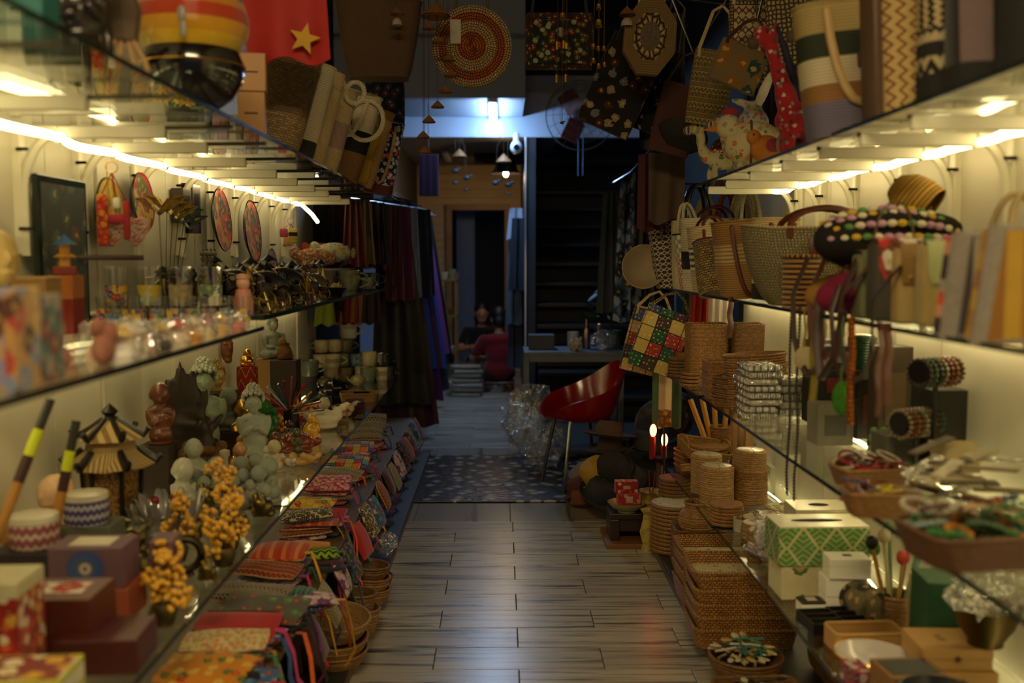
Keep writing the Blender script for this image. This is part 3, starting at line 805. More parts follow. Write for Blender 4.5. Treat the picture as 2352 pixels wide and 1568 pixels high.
# -- pottery
def mug(label, loc, r, h, mat, rz=0.0, band=None, band_mat=None, group=None, taper=.86, name='mug', cat='mug', handle=True, hmat=None, text=None):
 b = thing(name, label, cat, loc, rz, group=group)
 g = G().lathe([(.001, .002), (r * taper * .9, 0), (r * taper, h * .08), (r * (taper + .06), h * .4), (r, h), (r * .96, h * 1.005), (r * .92, h * .97), (r * (taper - .03), h * .2), (.001, h * .15)], 24)
 part('cup', g, mat, b)
 if handle:
  part('handle', G().tube([(r * .95 + r * .75 * math.sin(PI * i / 8), 0, h * (.22 + .6 * i / 8)) for i in range(9)], r * .13, 7, flat=.8), hmat or mat, b)
 if band:
  f0, f1 = band
  def rr(f): return r * (taper + (1 - taper) * f) + .0012
  part('glaze_band', G().lathe([(rr(f0), h * f0), (rr((f0 + f1) / 2) + .0006, h * (f0 + f1) / 2), (rr(f1), h * f1)], 24), band_mat, b)
 if text:
  cu = bpy.data.curves.new('t', 'FONT'); cu.body = text; cu.size = h * .22; cu.align_x = 'CENTER'
  to = bpy.data.objects.new('t', cu); col.objects.link(to)
  me = bpy.data.meshes.new_from_object(to.evaluated_get(bpy.context.evaluated_depsgraph_get()))
  bpy.data.objects.remove(to)
  for v in me.vertices:
   a = v.co.x / r - PI / 2; rad = r * (taper + (1 - taper) * .7) + .0025
   v.co = Vector((rad * math.cos(a), rad * math.sin(a), v.co.y + h * .62))
  me.materials.clear(); me.materials.append(plain('#22201e', .6)); part('lettering', me, None, b)
 return b
def teapot(label, loc, r, mat, rz=0.0, lobed=0):
 b = thing('teapot', label, 'teapot', loc, rz)
 prof = [(.001, .002), (r * .6, 0), (r * .9, r * .3), (r, r * .65), (r * .9, r * 1.05), (r * .6, r * 1.28), (.001, r * 1.3)]
 g = G().lathe(prof, 30)
 if lobed: g.v = [(x * (1 + .06 * math.cos(lobed * math.atan2(y, x))), y * (1 + .06 * math.cos(lobed * math.atan2(y, x))), z) for x, y, z in g.v]
 part('body', g, mat, b)
 part('spout', G().tube([(-r * .85, 0, r * .55), (-r * 1.25, 0, r * .8), (-r * 1.45, 0, r * 1.2)], [r * .2, r * .14, r * .1], 8), mat, b)
 part('handle', G().tube([(r * .85 + r * .5 * math.sin(PI * i / 8), 0, r * (.4 + .7 * i / 8)) for i in range(9)], r * .09, 7), mat, b)
 l = part('lid', G().lathe([(r * .62, r * 1.25), (r * .55, r * 1.36), (.001, r * 1.45)], 24), mat, b)
 part('knob', G().ell((0, 0, r * 1.52), (r * .12, r * .12, r * .12), 10, 6), mat, l)
 return b
def bowl(label, loc, r, h, mat, rz=0.0, foot=.45, group=None, name='bowl', cat='bowl', rot=None, rim=None):
 b = thing(name, label, cat, loc, rz, group=group, rot=rot)
 part('bowl_body', G().lathe([(.001, .002), (r * foot, 0), (r * foot, h * .12), (r * .8, h * .5), (r, h), (r * .96, h), (r * .74, h * .5), (r * .3, h * .2), (.001, h * .18)], 26), mat, b)
 if rim: part('rim', G().tube([(r * .985 * math.cos(2 * PI * i / 26), r * .985 * math.sin(2 * PI * i / 26), h) for i in range(26)], r * .03, 5, True), rim, b)
 return b
def jar(label, loc, prof, mat, name='vase', cat='vase', rz=0.0, bands=None, n=28, group=None):
 b = thing(name, label, cat, loc, rz, group=group)
 if bands is None: part('body', G().lathe(prof, n), mat, b)
 else:
  for i0, i1, mt, nm in bands: part(nm, G().lathe(prof[i0:i1 + 1], n), mt, b)
 return b
# -- cloth things
_PG = {}
def pouch_mesh(w, d, h, seed, mat):
 key = (round(w, 3), round(d, 3), round(h, 3), seed % 5)
 if key not in _PG:
  n = 9; g = G()
  def pt(i, j, s):
   u, v = -1 + 2 * i / n, -1 + 2 * j / n
   e = (1 - abs(u) ** 3) * (1 - abs(v) ** 3)
   return (u * w / 2 * (1 - .04 * v * v), v * d / 2 * (1 - .05 * u * u), h / 2 + s * h / 2 * max(.10, e ** .5))
  g.grid([[pt(i, j, 1) for i in range(n + 1)] for j in range(n + 1)])
  g.grid([[pt(i, j, -1) for i in range(n + 1)] for j in range(n + 1)], flip=True)
  ring = [(i, 0) for i in range(n)] + [(n, j) for j in range(n)] + [(n - i, n) for i in range(n)] + [(0, n - j) for j in range(n)]
  g.grid([[pt(i, j, -1) for i, j in ring], [pt(i, j, 1) for i, j in ring]], True)
  g.wob(min(h * .25, .006), 11, seed % 5)
  zmin = min(p[2] for p in g.v); g.v = [(x, y, z - zmin) for x, y, z in g.v]
  _PG[key] = g
 return _PG[key].mesh('body', mat)
RIB = ['#b8203a', '#d8612a', '#e0a52c', '#2c4a8a', '#3a7d5a', '#6a2c7a', '#15131a', '#c0387a']
def pouch(label, loc, w, d, h, mat, rz=0.0, rot=None, trim=None, strap=None, group=None, zipper=True, seed=0, name='pouch', drop=None):
 b = thing(name, label, 'pouch', loc, rz, group=group, rot=rot)
 o = part('body', pouch_mesh(w, d, h, seed, mat), None, b)
 if zipper:
  part('zipper', G().tube([(-w * .44, d * .46, h * .55), (0, d * .475, h * .6), (w * .44, d * .46, h * .55)], .0028, 5), plain(trim or '#1c1716', .5), b)
 if trim:
  part('piping', G().tube([(x * .99, y * .99, h * .5) for x, y, z in rrect(w / 2, d / 2, .012, 0, 2)], .0022, 5, True), plain(trim, .8), b)
 if strap:
  rr_ = random.Random(seed + 5); L = drop or .16
  pts = [(w * .44, -d * .1, h * .6), (w * .5 + .02, -d * .1, h * .62), (w * .5 + .045, -d * .1 - .01, h * .2 - L * .3), (w * .5 + .05 + rr_.uniform(-.01, .02), -d * .1 - .02, -L * .7), (w * .5 + .055 + rr_.uniform(-.01, .02), -d * .12, -L)]
  part('strap', G().tube(pts, .010, 5, flat=.3), plain(strap, .85), b)
 return b
def hanging(label, loc, w, h, mat, rz=0.0, folds=3, amp=.02, taper=.0, name='scarf', cat='scarf', group=None, th=.012, hanger=None, lean=0.0, n=14):
 b = thing(name, label, cat, loc, rz, group=group)
 ph = (loc[0] * 7 + loc[1] * 3) % 6
 def row(f, s):
  ww = w / 2 * (1 - taper * (1 - f)); out = []
  for i in range(n + 1):
   u = -1 + 2 * i / n
   out.append((u * ww + lean * f, (amp * (.35 + .65 * f)) * math.sin(u * PI * folds + ph + f) + s * th / 2 * (1 - u ** 6), -h * f - .012 * math.sin(u * 5 + ph) * f))
  return out
 fs = [0, .12, .3, .5, .7, .85, 1]
 A = [row(f, -1) for f in fs]; B = [row(f, 1) for f in fs]
 g = G().grid(A, flip=True); g.grid(B); g.grid([A[-1], B[-1]], flip=True); g.grid([A[0], B[0]])
 g.grid([[r[0] for r in A], [r[0] for r in B]]); g.grid([[r[-1] for r in A], [r[-1] for r in B]], flip=True)
 part('cloth', g, mat, b)
 if hanger:
  part('hanger', G().tube([(-w * .3, 0, -.005), (0, 0, .03), (w * .3, 0, -.005)], .004, 5).tube([(0, 0, .03), (0, 0, .06), (.015, 0, .075), (.02, 0, .06)], .002, 5), hanger, b)
 return b
def hang_bag(label, loc, w, h, d, mat, rz=0.0, strap=None, shape='rect', group=None, front=None, cat='bag', name='shoulder_bag', sh=.25, tilt=(0, 0), flap=None):
 b = thing(name, label, cat, loc, group=group, rot=(R(tilt[0]), R(tilt[1]), rz))
 if shape == 'round':
  prof = [(.001, -d / 2), (w / 2 * .9, -d / 2), (w / 2, 0), (w / 2 * .9, d / 2), (.001, d / 2)]
  g = G().lathe(prof, 32).xf(Matrix.Translation((0, 0, -sh - h / 2)) @ Matrix.Rotation(R(90), 4, 'X') @ Matrix.Diagonal((1, h / w, 1, 1)))
 elif shape == 'oct':
  prof = [(.001, -d / 2), (w / 2 * .93, -d / 2), (w / 2, 0), (w / 2 * .93, d / 2), (.001, d / 2)]
  g = G().lathe(prof, 8, a0=R(22.5)).xf(Matrix.Translation((0, 0, -sh - h / 2)) @ Matrix.Rotation(R(90), 4, 'X') @ Matrix.Diagonal((1, h / w, 1, 1)))
 else:
  g = G()
  secs = []
  for i in range(7):
   f = i / 6; ww = w / 2 * (1 - .10 * f if shape == 'trap' else 1 + .04 * math.sin(PI * f)); dd = d / 2 * (.35 + .65 * math.sin(PI * (.15 + .75 * f)))
   secs.append(rrect(ww, dd, dd * .95, -sh - h * f, 4))
  g.loft(list(reversed(secs)))
 part('body', g, mat, b)
 if front:
  if shape in ('round', 'oct'):
   r0 = 0
   for i, (r1, mt) in enumerate(front):
    part('ring', G().lathe([(max(.001, r0 * w / 2), -.001 * i), (r1 * w / 2, -.001 * i)], 32 if shape == 'round' else 8, a0=R(22.5) if shape == 'oct' else 0).xf(Matrix.Translation((0, -d / 2 - .002 - .001 * len(front), -sh - h / 2)) @ Matrix.Rotation(R(90), 4, 'X') @ Matrix.Diagonal((1, h / w, 1, 1))), mt, b); r0 = r1
  else:
   part('front_panel', G().box((0, -d * .5, -sh - h * .52), (w * .84, .004, h * .78), .0015), front, b)
 if flap:
  part('flap', G().box((0, -d * .5 - .004, -sh - h * .28), (w * .96, .006, h * .5), .003), flap, b)
 if strap:
  sw = w * (.2 if shape in ('round', 'oct') else .42)
  for sy in (-1, 1):
   part('strap', G().tube([(-sw, sy * d * .45, -sh - h * .12), (-sw, sy * d * .3, -sh), (-sw * .5, sy * .004, -.03), (0, 0, 0), (sw * .5, sy * .004, -.03), (sw, sy * d * .3, -sh), (sw, sy * d * .45, -sh - h * .12)], .007, 6, flat=.4), strap, b)
 return b
# -- statues
def curls(g, c, r, n, cr, up=.1, front=.25, back=1.0):
 ga = PI * (3 - 5 ** .5)
 for i in range(n):
  z = 1 - 2 * (i + .5) / n
  if z < up - .5: continue
  a = i * ga; q = math.sqrt(1 - z * z); x, y = q * math.cos(a), q * math.sin(a)
  if y < -front and z < .42: continue
  g.ell((c[0] + x * r[0], c[1] + y * r[1], c[2] + z * r[2]), (cr, cr, cr), 6, 4)
 return g
E_HEAD = [((0, 0, .5), (.28, .31, .40)), ((0, -.06, .3), (.22, .22, .22)), ((0, -.33, .48), (.045, .07, .10)), ((0, -.27, .28), (.09, .05, .03)), ((.11, -.27, .55), (.08, .04, .03)), ((-.11, -.27, .55), (.08, .04, .03)),
          ((.285, .02, .42), (.04, .07, .19)), ((-.285, .02, .42), (.04, .07, .19)), ((0, .03, .08), (.17, .17, .16))]
def buddha_head(label, loc, h, mat, hair, rz=0.0, plinth=None, group=None):
 b = thing('buddha_head', label, 'statue', loc, rz, group=group); s = h / 1.12
 if plinth: part('plinth', G().box((0, 0, .035 * s), (.62 * s, .55 * s, .07 * s), .01 * s), plinth, b, False)
 bpart('face', blob('bhead', E_HEAD, .03, 3), mat, b, (0, 0, .06 * s), s)
 g = G(); curls(g, (0, .03, .60), (.31, .33, .37), 190, .052, .15); g.ell((0, .04, .97), (.13, .13, .12), 10, 6); curls(g, (0, .04, .98), (.13, .13, .13), 30, .042, .3, 2)
 part('hair', g.xf(Matrix.Translation((0, 0, .06 * s)) @ Matrix.Scale(s, 4)), hair, b, sharp=0)
 return b
E_SIT = [((0, -.06, .10), (.34, .22, .10)), ((.27, -.08, .10), (.15, .17, .095)), ((-.27, -.08, .10), (.15, .17, .095)), ((0, .03, .33), (.17, .12, .24)), ((0, .02, .50), (.23, .10, .09)),
         ((.235, 0, .40), (.065, .075, .16), (0, 8, 0)), ((-.235, 0, .40), (.065, .075, .16), (0, -8, 0)), ((.16, -.11, .26), (.13, .055, .05), (0, 0, 35)), ((-.16, -.11, .26), (.13, .055, .05), (0, 0, -35)), ((0, -.17, .22), (.09, .06, .04)),
         ((0, .01, .60), (.06, .06, .08)), ((0, 0, .74), (.105, .115, .14)), ((0, -.115, .73), (.016, .025, .035)), ((0, -.095, .665), (.03, .02, .01)), ((.105, .01, .71), (.016, .03, .07)), ((-.105, .01, .71), (.016, .03, .07))]
def seated_buddha(label, loc, h, mat, hair, rz=0.0, group=None):
 b = thing('seated_buddha', label, 'statue', loc, rz, group=group); s = h / .95
 bpart('body', blob('bsit', E_SIT, .02, 3), mat, b, (0, 0, 0), s)
 g = G(); curls(g, (0, .015, .775), (.115, .122, .13), 110, .021, .2); g.ell((0, .015, .90), (.05, .05, .045), 8, 6); curls(g, (0, .015, .905), (.05, .05, .05), 20, .017, .3, 2)
 part('hair', g.xf(Matrix.Scale(s, 4)), hair, b, sharp=0)
 return b
E_STAND = [((0, 0, .10), (.15, .12, .12)), ((0, 0, .25), (.135, .11, .22)), ((0, 0, .45), (.14, .10, .15)), ((0, .01, .56), (.165, .08, .07)), ((.15, -.02, .48), (.045, .06, .12), (0, 12, 0)), ((-.15, -.02, .48), (.045, .06, .12), (0, -12, 0)),
           ((.09, -.09, .43), (.09, .045, .04), (0, 40, 30)), ((-.09, -.09, .43), (.09, .045, .04), (0, -40, -30)), ((0, -.125, .50), (.025, .03, .075)), ((0, .01, .64), (.05, .05, .06)), ((0, 0, .74), (.085, .09, .105)), ((0, -.092, .73), (.015, .022, .036)), ((0, -.08, .685), (.028, .014, .010)), ((.036, -.078, .758), (.028, .012, .009)), ((-.036, -.078, .758), (.028, .012, .009)), ((0, -.05, .66), (.04, .04, .03)), ((.085, .01, .72), (.012, .025, .055)), ((-.085, .01, .72), (.012, .025, .055))]
def standing_buddha(label, loc, h, mat, hair, rz=0.0, group=None, big=True):
 b = thing('standing_buddha', label, 'statue', loc, rz, group=group); s = h / .98
 bpart('body', blob('bstand', E_STAND, .011, 2), mat, b, (0, 0, 0), s)
 g = G(); curls(g, (0, .02, .80), (.115, .115, .12), 120, .024, .1, .2); g.ell((0, .02, .90), (.065, .065, .06), 8, 6); curls(g, (0, .02, .91), (.065, .065, .06), 30, .02, .3, 2)
 part('hair', g.xf(Matrix.Scale(s, 4)), hair, b, sharp=0)
 part('pedestal', G().lathe([(.001, 0), (.17, 0), (.18, .03), (.15, .05), (.001, .05)], 20).xf(Matrix.Scale(s, 4)), mat, b)
 return b
E_MONK = [((0, .0, .20), (.27, .22, .20)), ((0, .02, .40), (.19, .15, .20)), ((0, -.12, .16), (.22, .16, .10)), ((.18, -.03, .36), (.06, .08, .15), (0, 15, 0)), ((-.18, -.03, .36), (.06, .08, .15), (0, -15, 0)), ((.08, -.15, .36), (.09, .05, .045), (0, 30, 30)), ((-.08, -.15, .36), (.09, .05, .045), (0, -30, -30)), ((0, -.19, .40), (.04, .04, .07)),
          ((0, -.01, .74), (.20, .21, .23)), ((0, -.21, .72), (.025, .03, .03)), ((.2, .01, .72), (.025, .05, .07)), ((-.2, .01, .72), (.025, .05, .07)), ((0, -.19, .64), (.05, .03, .014)), ((.07, -.2, .78), (.04, .02, .012)), ((-.07, -.2, .78), (.04, .02, .012))]
def monk(label, loc, h, mat, rz=0.0, group=None, rot=None, cat='figurine', head=None):
 b = thing('monk_figurine', label, cat, loc, rz, group=group, sc=h / .97, rot=rot)
 m = bpart('body', blob('bmonk', E_MONK, .028, 3), mat, b)
 part('base', G().lathe([(.001, 0), (.25, 0), (.27, .02), (.2, .06), (.001, .06)], 16, (0, -.03, 0)), mat, b)
 if head: part('head_shine', G().ell((0, -.01, .76), (.205, .214, .232), 14, 10), head, b)
 return b
E_MONK2 = [((0, 0, .14), (.19, .15, .15)), ((0, .01, .36), (.18, .13, .28)), ((0, .01, .55), (.20, .11, .08)), ((.18, -.03, .42), (.05, .07, .15), (0, 10, 0)), ((-.18, -.03, .42), (.05, .07, .15), (0, -10, 0)), ((.1, -.12, .42), (.09, .04, .04), (0, 50, 25)), ((-.1, -.12, .36), (.09, .04, .04), (0, -30, -25)),
           ((0, -.02, .80), (.15, .165, .18)), ((0, .0, .64), (.07, .07, .07)), ((0, -.18, .78), (.02, .03, .035)), ((.15, .01, .78), (.02, .04, .06)), ((-.15, .01, .78), (.02, .04, .06)), ((0, -.165, .70), (.045, .02, .012))]
def robed_monk(label, loc, h, mat, rz=0.0, group=None, rot=None):
 b = thing('monk_statue', label, 'statue', loc, rz, group=group, sc=h / .99, rot=rot)
 bpart('body', blob('bmonk2', E_MONK2, .025, 3), mat, b)
 part('base', G().lathe([(.001, 0), (.19, 0), (.2, .02), (.16, .05), (.001, .05)], 16), mat, b)
 return b
E_LAUGH = [((0, -.04, .26), (.30, .26, .25)), ((0, .02, .45), (.24, .17, .16)), ((.24, -.05, .1), (.16, .18, .09)), ((-.24, -.05, .1), (.16, .18, .09)), ((.27, -.02, .42), (.08, .1, .17), (0, -20, 0)), ((-.27, -.02, .36), (.08, .1, .17), (0, 20, 0)), ((0, -.02, .75), (.17, .18, .17)), ((0, -.02, .67), (.19, .17, .1)), ((.18, 0, .68), (.03, .05, .1)), ((-.18, 0, .68), (.03, .05, .1)), ((0, -.2, .73), (.03, .03, .03)), ((0, -.18, .65), (.07, .03, .025)), ((.25, -.05, .62), (.08, .08, .08))]
def laughing(label, loc, h, mat, rz=0.0, rot=None, base=None, group=None):
 b = thing('laughing_buddha', label, 'statue', loc, rz, sc=h / .93, rot=rot, group=group)
 bpart('body', blob('blaugh', E_LAUGH, .028, 3), mat, b)
 part('base', G().lathe([(.001, 0), (.34, 0), (.36, .03), (.3, .06), (.001, .06)], 18), base or mat, b)
 return b
def lump(key, name, label, cat, loc, ells, mat, sc, rz=0.0, rot=None, vox=.03, group=None, extra=()):
 b = thing(name, label, cat, loc, rz, sc=sc, rot=rot, group=group)
 bpart('body', blob(key, ells, vox, 3), mat, b)
 for nm, g, mt in extra: part(nm, g, mt, b)
 return b
# == lower souvenir shelf (z = ZLB)
Z = ZLB
P3 = lambda px, X, z=ZLB: atx(px, X, z)
WIN = plain('#4c1c14', .4, amt=.3)
RED_PRINT = floral('#a3201c', ('#d8a23a', '#e6d9b8', '#c8431f', '#8c1515'), .022, .5)
gift_box('tall red box printed with yellow and cream spots at the shelf end', (-1.055, 1.98, Z), .20, .13, .225, RED_PRINT, .04, lid=plain('#d8cfa8', .7), lid_h=.14)
ylbox = stripes(('#b9b43a', '#d8d3b8', '#d8d3b8', '#b9b43a'), .055, 'v')
gift_box('yellow and white striped flat box under its twin', (-.885, 1.80, Z), .17, .13, .052, ylbox, .03)
gift_box('yellow and white striped flat box with a wine-red lid', (-.885, 1.80, Z + .0525), .17, .13, .052, ylbox, .05, top=(.9, .85), top_mat=floral('#7d2a22', ('#d9c8a0', '#c8971f'), .05, .35))
gift_box('dark brown leather box at the glass edge, below another', (-.845, 2.08, Z), .17, .15, .075, WIN, .06)
gift_box('red-brown leather box with a white card on its lid', (-.955, 2.13, Z), .17, .15, .145, plain('#5b2417', .4, amt=.3), .02, top=(.6, .5), top_mat=floral('#d8d2c4', ('#b03028', '#b03028'), .07, .45, rand=.1))
gift_box('orange-brown flat box under the purple mandala box', (-.985, 2.37, Z), .20, .13, .082, plain('#9c4a2c', .6), .02)
def ring_print(cols, n=.012):
 m, t, o = newmat('mandala_rings')
 s = N(t, 'ShaderNodeSeparateXYZ', {0: N(t, 'ShaderNodeTexCoord').outputs['Object']})
 return m, t, o, s
@cached
def mandala(cx, cz, r, cols):
 m, t, o = newmat('mandala')
 s = N(t, 'ShaderNodeSeparateXYZ', {0: N(t, 'ShaderNodeTexCoord').outputs['Object']})
 x = math_(t, 'SUBTRACT', s.outputs[0], cx); y = math_(t, 'SUBTRACT', s.outputs[2], cz)
 d = math_(t, 'SQRT', math_(t, 'ADD', math_(t, 'MULTIPLY', x, x), math_(t, 'MULTIPLY', y, y)))
 a = math_(t, 'ARCTAN2', y, x)
 d2 = math_(t, 'ADD', math_(t, 'DIVIDE', d, r), math_(t, 'MULTIPLY', math_(t, 'ABSOLUTE', math_(t, 'SINE', math_(t, 'MULTIPLY', a, 9.0))), .07))
 cr = N(t, 'ShaderNodeValToRGB', {0: d2}); q = cr.color_ramp; q.interpolation = 'CONSTANT'; n = len(cols)
 q.elements[0].color = rgba(hexc(cols[0])); q.elements[1].position = 1 / n; q.elements[1].color = rgba(hexc(cols[1]))
 for i in range(2, n):
  e = q.elements.new(i / n); e.color = rgba(hexc(cols[i]))
 finish(t, o, cr.outputs[0], .5); return m
gift_box('purple gift box with a blue mandala medallion', (-.985, 2.37, Z + .0825), .175, .12, .098, plain('#6a4a58', .6), .02, badge=.044, badge_mat=mandala(0, .049, .046, ('#3c5a8c', '#b8a894', '#54506a', '#2f4a84', '#2f4a84', '#39407a')), top=(.55, .6), top_mat=plain('#d8cfb8', .6))
gift_box('mauve gift box standing on end beside the mandala box', (-.865, 2.52, Z), .06, .10, .15, plain('#75505a', .6), .1, front=(.5, .6), front_mat=plain('#b9a78a', .6))
gift_box('dark box carrying the pink tin', (-1.205, 2.50, Z), .15, .13, .130, plain('#2a1c22', .6), 0)
TIN1 = zigzag('#a05a68', '#d8c0b0', .02, .03, .01, .4)
TIN2 = zigzag('#5a4f86', '#c9c4d6', .016, .026, .008, .45)
def tin(label, loc, r, h, mt):
 b = thing('round_tin', label, 'tin', loc)
 part('body', G().lathe([(.001, 0), (r * .93, 0), (r, h * .12), (r, h * .72), (r * .97, h * .74)], 26), mt, b)
 part('lid', G().lathe([(r * .97, h * .74), (r * 1.02, h * .78), (r * .98, h * .95), (r * .6, h), (.001, h)], 26), plain('#d6cdb6', .25), b)
tin('pink patterned round tin with a cream lid on the dark box', (-1.195, 2.51, Z + .1305), .060, .085, TIN1)
gift_box('grey-green flat box under the violet tin', (-1.14, 2.72, Z), .15, .12, .136, plain('#6f7264', .7), 0)
tin('violet and white zigzag tin on the grey-green box', (-1.145, 2.71, Z + .1365), .059, .088, TIN2)
cup = coil_pot('dark brown bamboo cup at the frame edge', (-1.235, 2.27, Z), [(.050, 0), (.052, .22)], mat=plain('#4a2414', .5), name='bamboo_cup', cat='cup')
BAM = wood('#c08a3a', '#8d5c20', 1, 3, .4)
def pipe(label, a, b_, rr=.016, tip=.36):
 a, b_ = Vector(a), Vector(b_); d = b_ - a; f = lambda k: a + d * k
 t_ = thing('bamboo_pipe', label, 'pipe', a)
 q = lambda k: f(k) - a
 part('shaft', G().tube([q(0), q(1 - tip - .12)], rr, 10), BAM, t_)
 part('collar', G().tube([q(1 - tip - .12), q(1 - tip)], rr * 1.05, 10), plain('#3c1a14', .4), t_)
 part('price_label', G().tube([q(1 - tip), q(1 - tip + .12)], rr * 1.08, 10), plain('#c6cc14', .5, amt=.05), t_)
 part('tip', G().tube([q(1 - tip + .12), q(1)], rr * .92, 10), plain('#25211c', .4), t_)
pipe('long bamboo pipe with a yellow label slanting out of the cup', (-1.24, 2.24, Z + .02), (-1.10, 2.42, .985 + .125), .0125, .26)
pipe('short bamboo pipe with a yellow label before the orange buddha', (-1.20, 2.55, Z + .0), (-1.125, 2.62, .985 + .04), .0125, .3)
ORB = relief('#e0b070', '#b4702a', .02, .5)
laughing('peach laughing buddha with an orange sash by the wall', (-1.235, 2.74, Z), .27, plain('#e0b48a', .5), -.4, base=plain('#b0641e', .5))
laughing('carved golden laughing buddha behind the bamboo cup', (-1.275, 2.58, Z), .17, relief('#d29a44', '#7c4a14', .012), .2)
monk('small brass cat figure beside the orange buddha', P3(165, -1.21), .10, BRASS, .4)
def lantern(loc, rad, h):
 b = thing('pagoda_lantern', 'black and gold hexagonal pagoda lantern with two upturned roofs', 'lantern', loc, R(10))
 blk = plain('#15110e', .35); gp = relief('#a2742e', '#2a180a', .008, .5); thatch = stripes(('#c6a870', '#8d6f3e'), .008, 'u')
 part('foot', G().lathe([(.001, 0), (rad * .62, 0), (rad * .62, h * .05), (rad * .55, h * .07)], 6), blk, b, False)
 for k in range(6):
  a0, a1 = PI / 3 * k, PI / 3 * (k + 1)
  p0 = Vector((math.cos(a0), math.sin(a0), 0)); p1 = Vector((math.cos(a1), math.sin(a1), 0)); rr0, rr1 = rad * .52, rad * .62
  part('carved_panel', G().grid([[p0 * rr0 + Vector((0, 0, h * .07)), p1 * rr0 + Vector((0, 0, h * .07))], [p0 * rr1 + Vector((0, 0, h * .56)), p1 * rr1 + Vector((0, 0, h * .56))]]), gp, b, False)
  part('post', G().tube([p0 * (rr0 + .004) + Vector((0, 0, h * .05)), p0 * (rr1 + .004) + Vector((0, 0, h * .57))], .008, 5), blk, b)
  part('roof_panel', G().grid([[p0 * rad + Vector((0, 0, h * .575)), (p0 + p1) / 2 * rad * 1.0 + Vector((0, 0, h * .555)), p1 * rad + Vector((0, 0, h * .575))], [p0 * rad * .56 + Vector((0, 0, h * .68)), (p0 + p1) / 2 * rad * .56 + Vector((0, 0, h * .68)), p1 * rad * .56 + Vector((0, 0, h * .68))]]), thatch, b, False)
  part('upper_roof_panel', G().grid([[p0 * rad * .74 + Vector((0, 0, h * .76)), p1 * rad * .74 + Vector((0, 0, h * .76))], [p0 * rad * .16 + Vector((0, 0, h * .90)), p1 * rad * .16 + Vector((0, 0, h * .90))]]), thatch, b, False)
  part('ridge', G().tube([p0 * rad * 1.08 + Vector((0, 0, h * .63)), p0 * rad * .98 + Vector((0, 0, h * .59)), p0 * rad * .8 + Vector((0, 0, h * .63)), p0 * rad * .6 + Vector((0, 0, h * .69))], [.009, .014, .013, .010], 6), blk, b)
  part('ridge', G().tube([p0 * rad * .84 + Vector((0, 0, h * .835)), p0 * rad * .72 + Vector((0, 0, h * .78)), p0 * rad * .4 + Vector((0, 0, h * .845)), p0 * rad * .15 + Vector((0, 0, h * .905))], [.010, .011, .009, .008], 6), blk, b)
 part('drum', G().lathe([(rad * .56, h * .68), (rad * .50, h * .76), (rad * .70, h * .765), (rad * .16, h * .895)], 6), plain('#9c7c48', .6), b, False)
 part('soffit', G().lathe([(rad * .60, h * .56), (rad * .98, h * .57)], 6), blk, b, False)
 part('finial', G().lathe([(rad * .16, h * .90), (rad * .10, h * .925), (rad * .19, h * .96), (rad * .10, h * .99), (.001, h * 1.02)], 14), blk, b)
lantern((-1.195, 3.02, Z), .136, .415)
def censer(label, loc, r, beads):
 b = thing('brass_censer', label, 'censer', loc, .3)
 mb = metal('#8f8150', .4)
 part('bowl_body', G().lathe([(.001, .002), (r * .5, 0), (r * .75, r * .25), (r, r * .75), (r * .85, r * 1.1), (r * .9, r * 1.2), (r * .7, r * 1.15), (.001, r * .9)], 22), mb, b)
 for sx in (-1, 1):
  part('ear', G().tube([(sx * r * .9, 0, r * .8), (sx * r * 1.35, 0, r * 1.1), (sx * r * 1.2, 0, r * 1.55), (sx * r * .95, 0, r * 1.4)], r * .09, 6), mb, b)
 part('flower_rim', G().tube([(r * .95 * math.cos(2 * PI * i / 24), r * .95 * math.sin(2 * PI * i / 24), r * (1.2 + .12 * math.sin(i * 2.1))) for i in range(24)], r * .09, 6, True), metal('#b3a98a', .45), b)
 for k in range(beads):
  a = 2 * PI * k / max(1, beads) - 2.2
  part('red_bead', G().ell((r * .55 * math.cos(a), r * .55 * math.sin(a), r * 2.0), (r * .22, r * .22, r * .24), 10, 6), plain('#8e1420', .3), b)
  part('stalk', G().tube([(r * .4 * math.cos(a), r * .4 * math.sin(a), r * 1.0), (r * .55 * math.cos(a), r * .55 * math.sin(a), r * 1.9)], r * .05, 5), mb, b)
censer('brass bowl with scrolled ears in front of the lantern', atx(293, -1.10, Z), .068, 0)
censer('brass censer topped with three dark red beads', atx(375, -1.05, Z), .062, 3)
def berries(label, loc, h, n, seed, mat=GILT):
 q = random.Random(seed); b = thing('berry_sprig', label, 'ornament', loc, q.random() * 6)
 part('pot', G().lathe([(.001, .001), (.025, 0), (.034, .03), (.026, .05), (.001, .045)], 14), metal('#5c5232', .45), b)
 for k in range(n):
  a = q.random() * 2 * PI; rr = q.uniform(.015, .06); z = h * q.uniform(.35, 1)
  c = Vector((rr * math.cos(a), rr * math.sin(a), z))
  part('twig', G().tube([(0, 0, .045), c * .5 + Vector((0, 0, .03)), c], .0022, 5), plain('#3c2c14', .6), b)
  g = G()
  for i in range(16):
   u, v_ = q.random() * 2 * PI, math.acos(q.uniform(-1, 1)); s_ = .021
   g.ell((c.x + s_ * math.sin(v_) * math.cos(u), c.y + s_ * math.sin(v_) * math.sin(u), c.z + 1.2 * s_ * math.cos(v_)), (.0085,) * 3, 7, 5)
  part('berry_cluster', g, mat, b)
 return b
berries('gilded berry sprig nearest the gift boxes', (-.835, 2.44, Z), .15, 5, 3)
berries('gilded berry sprig between the mandala box and the glass joint', (-.815, 2.92, Z), .16, 6, 5)
berries('gilded berry sprig with grey petals behind the brass bowls', (-.93, 2.80, Z), .19, 5, 8)
berries('tallest gilded berry sprig in front of the stone monks', (-.885, 3.18, Z), .19, 7, 9)
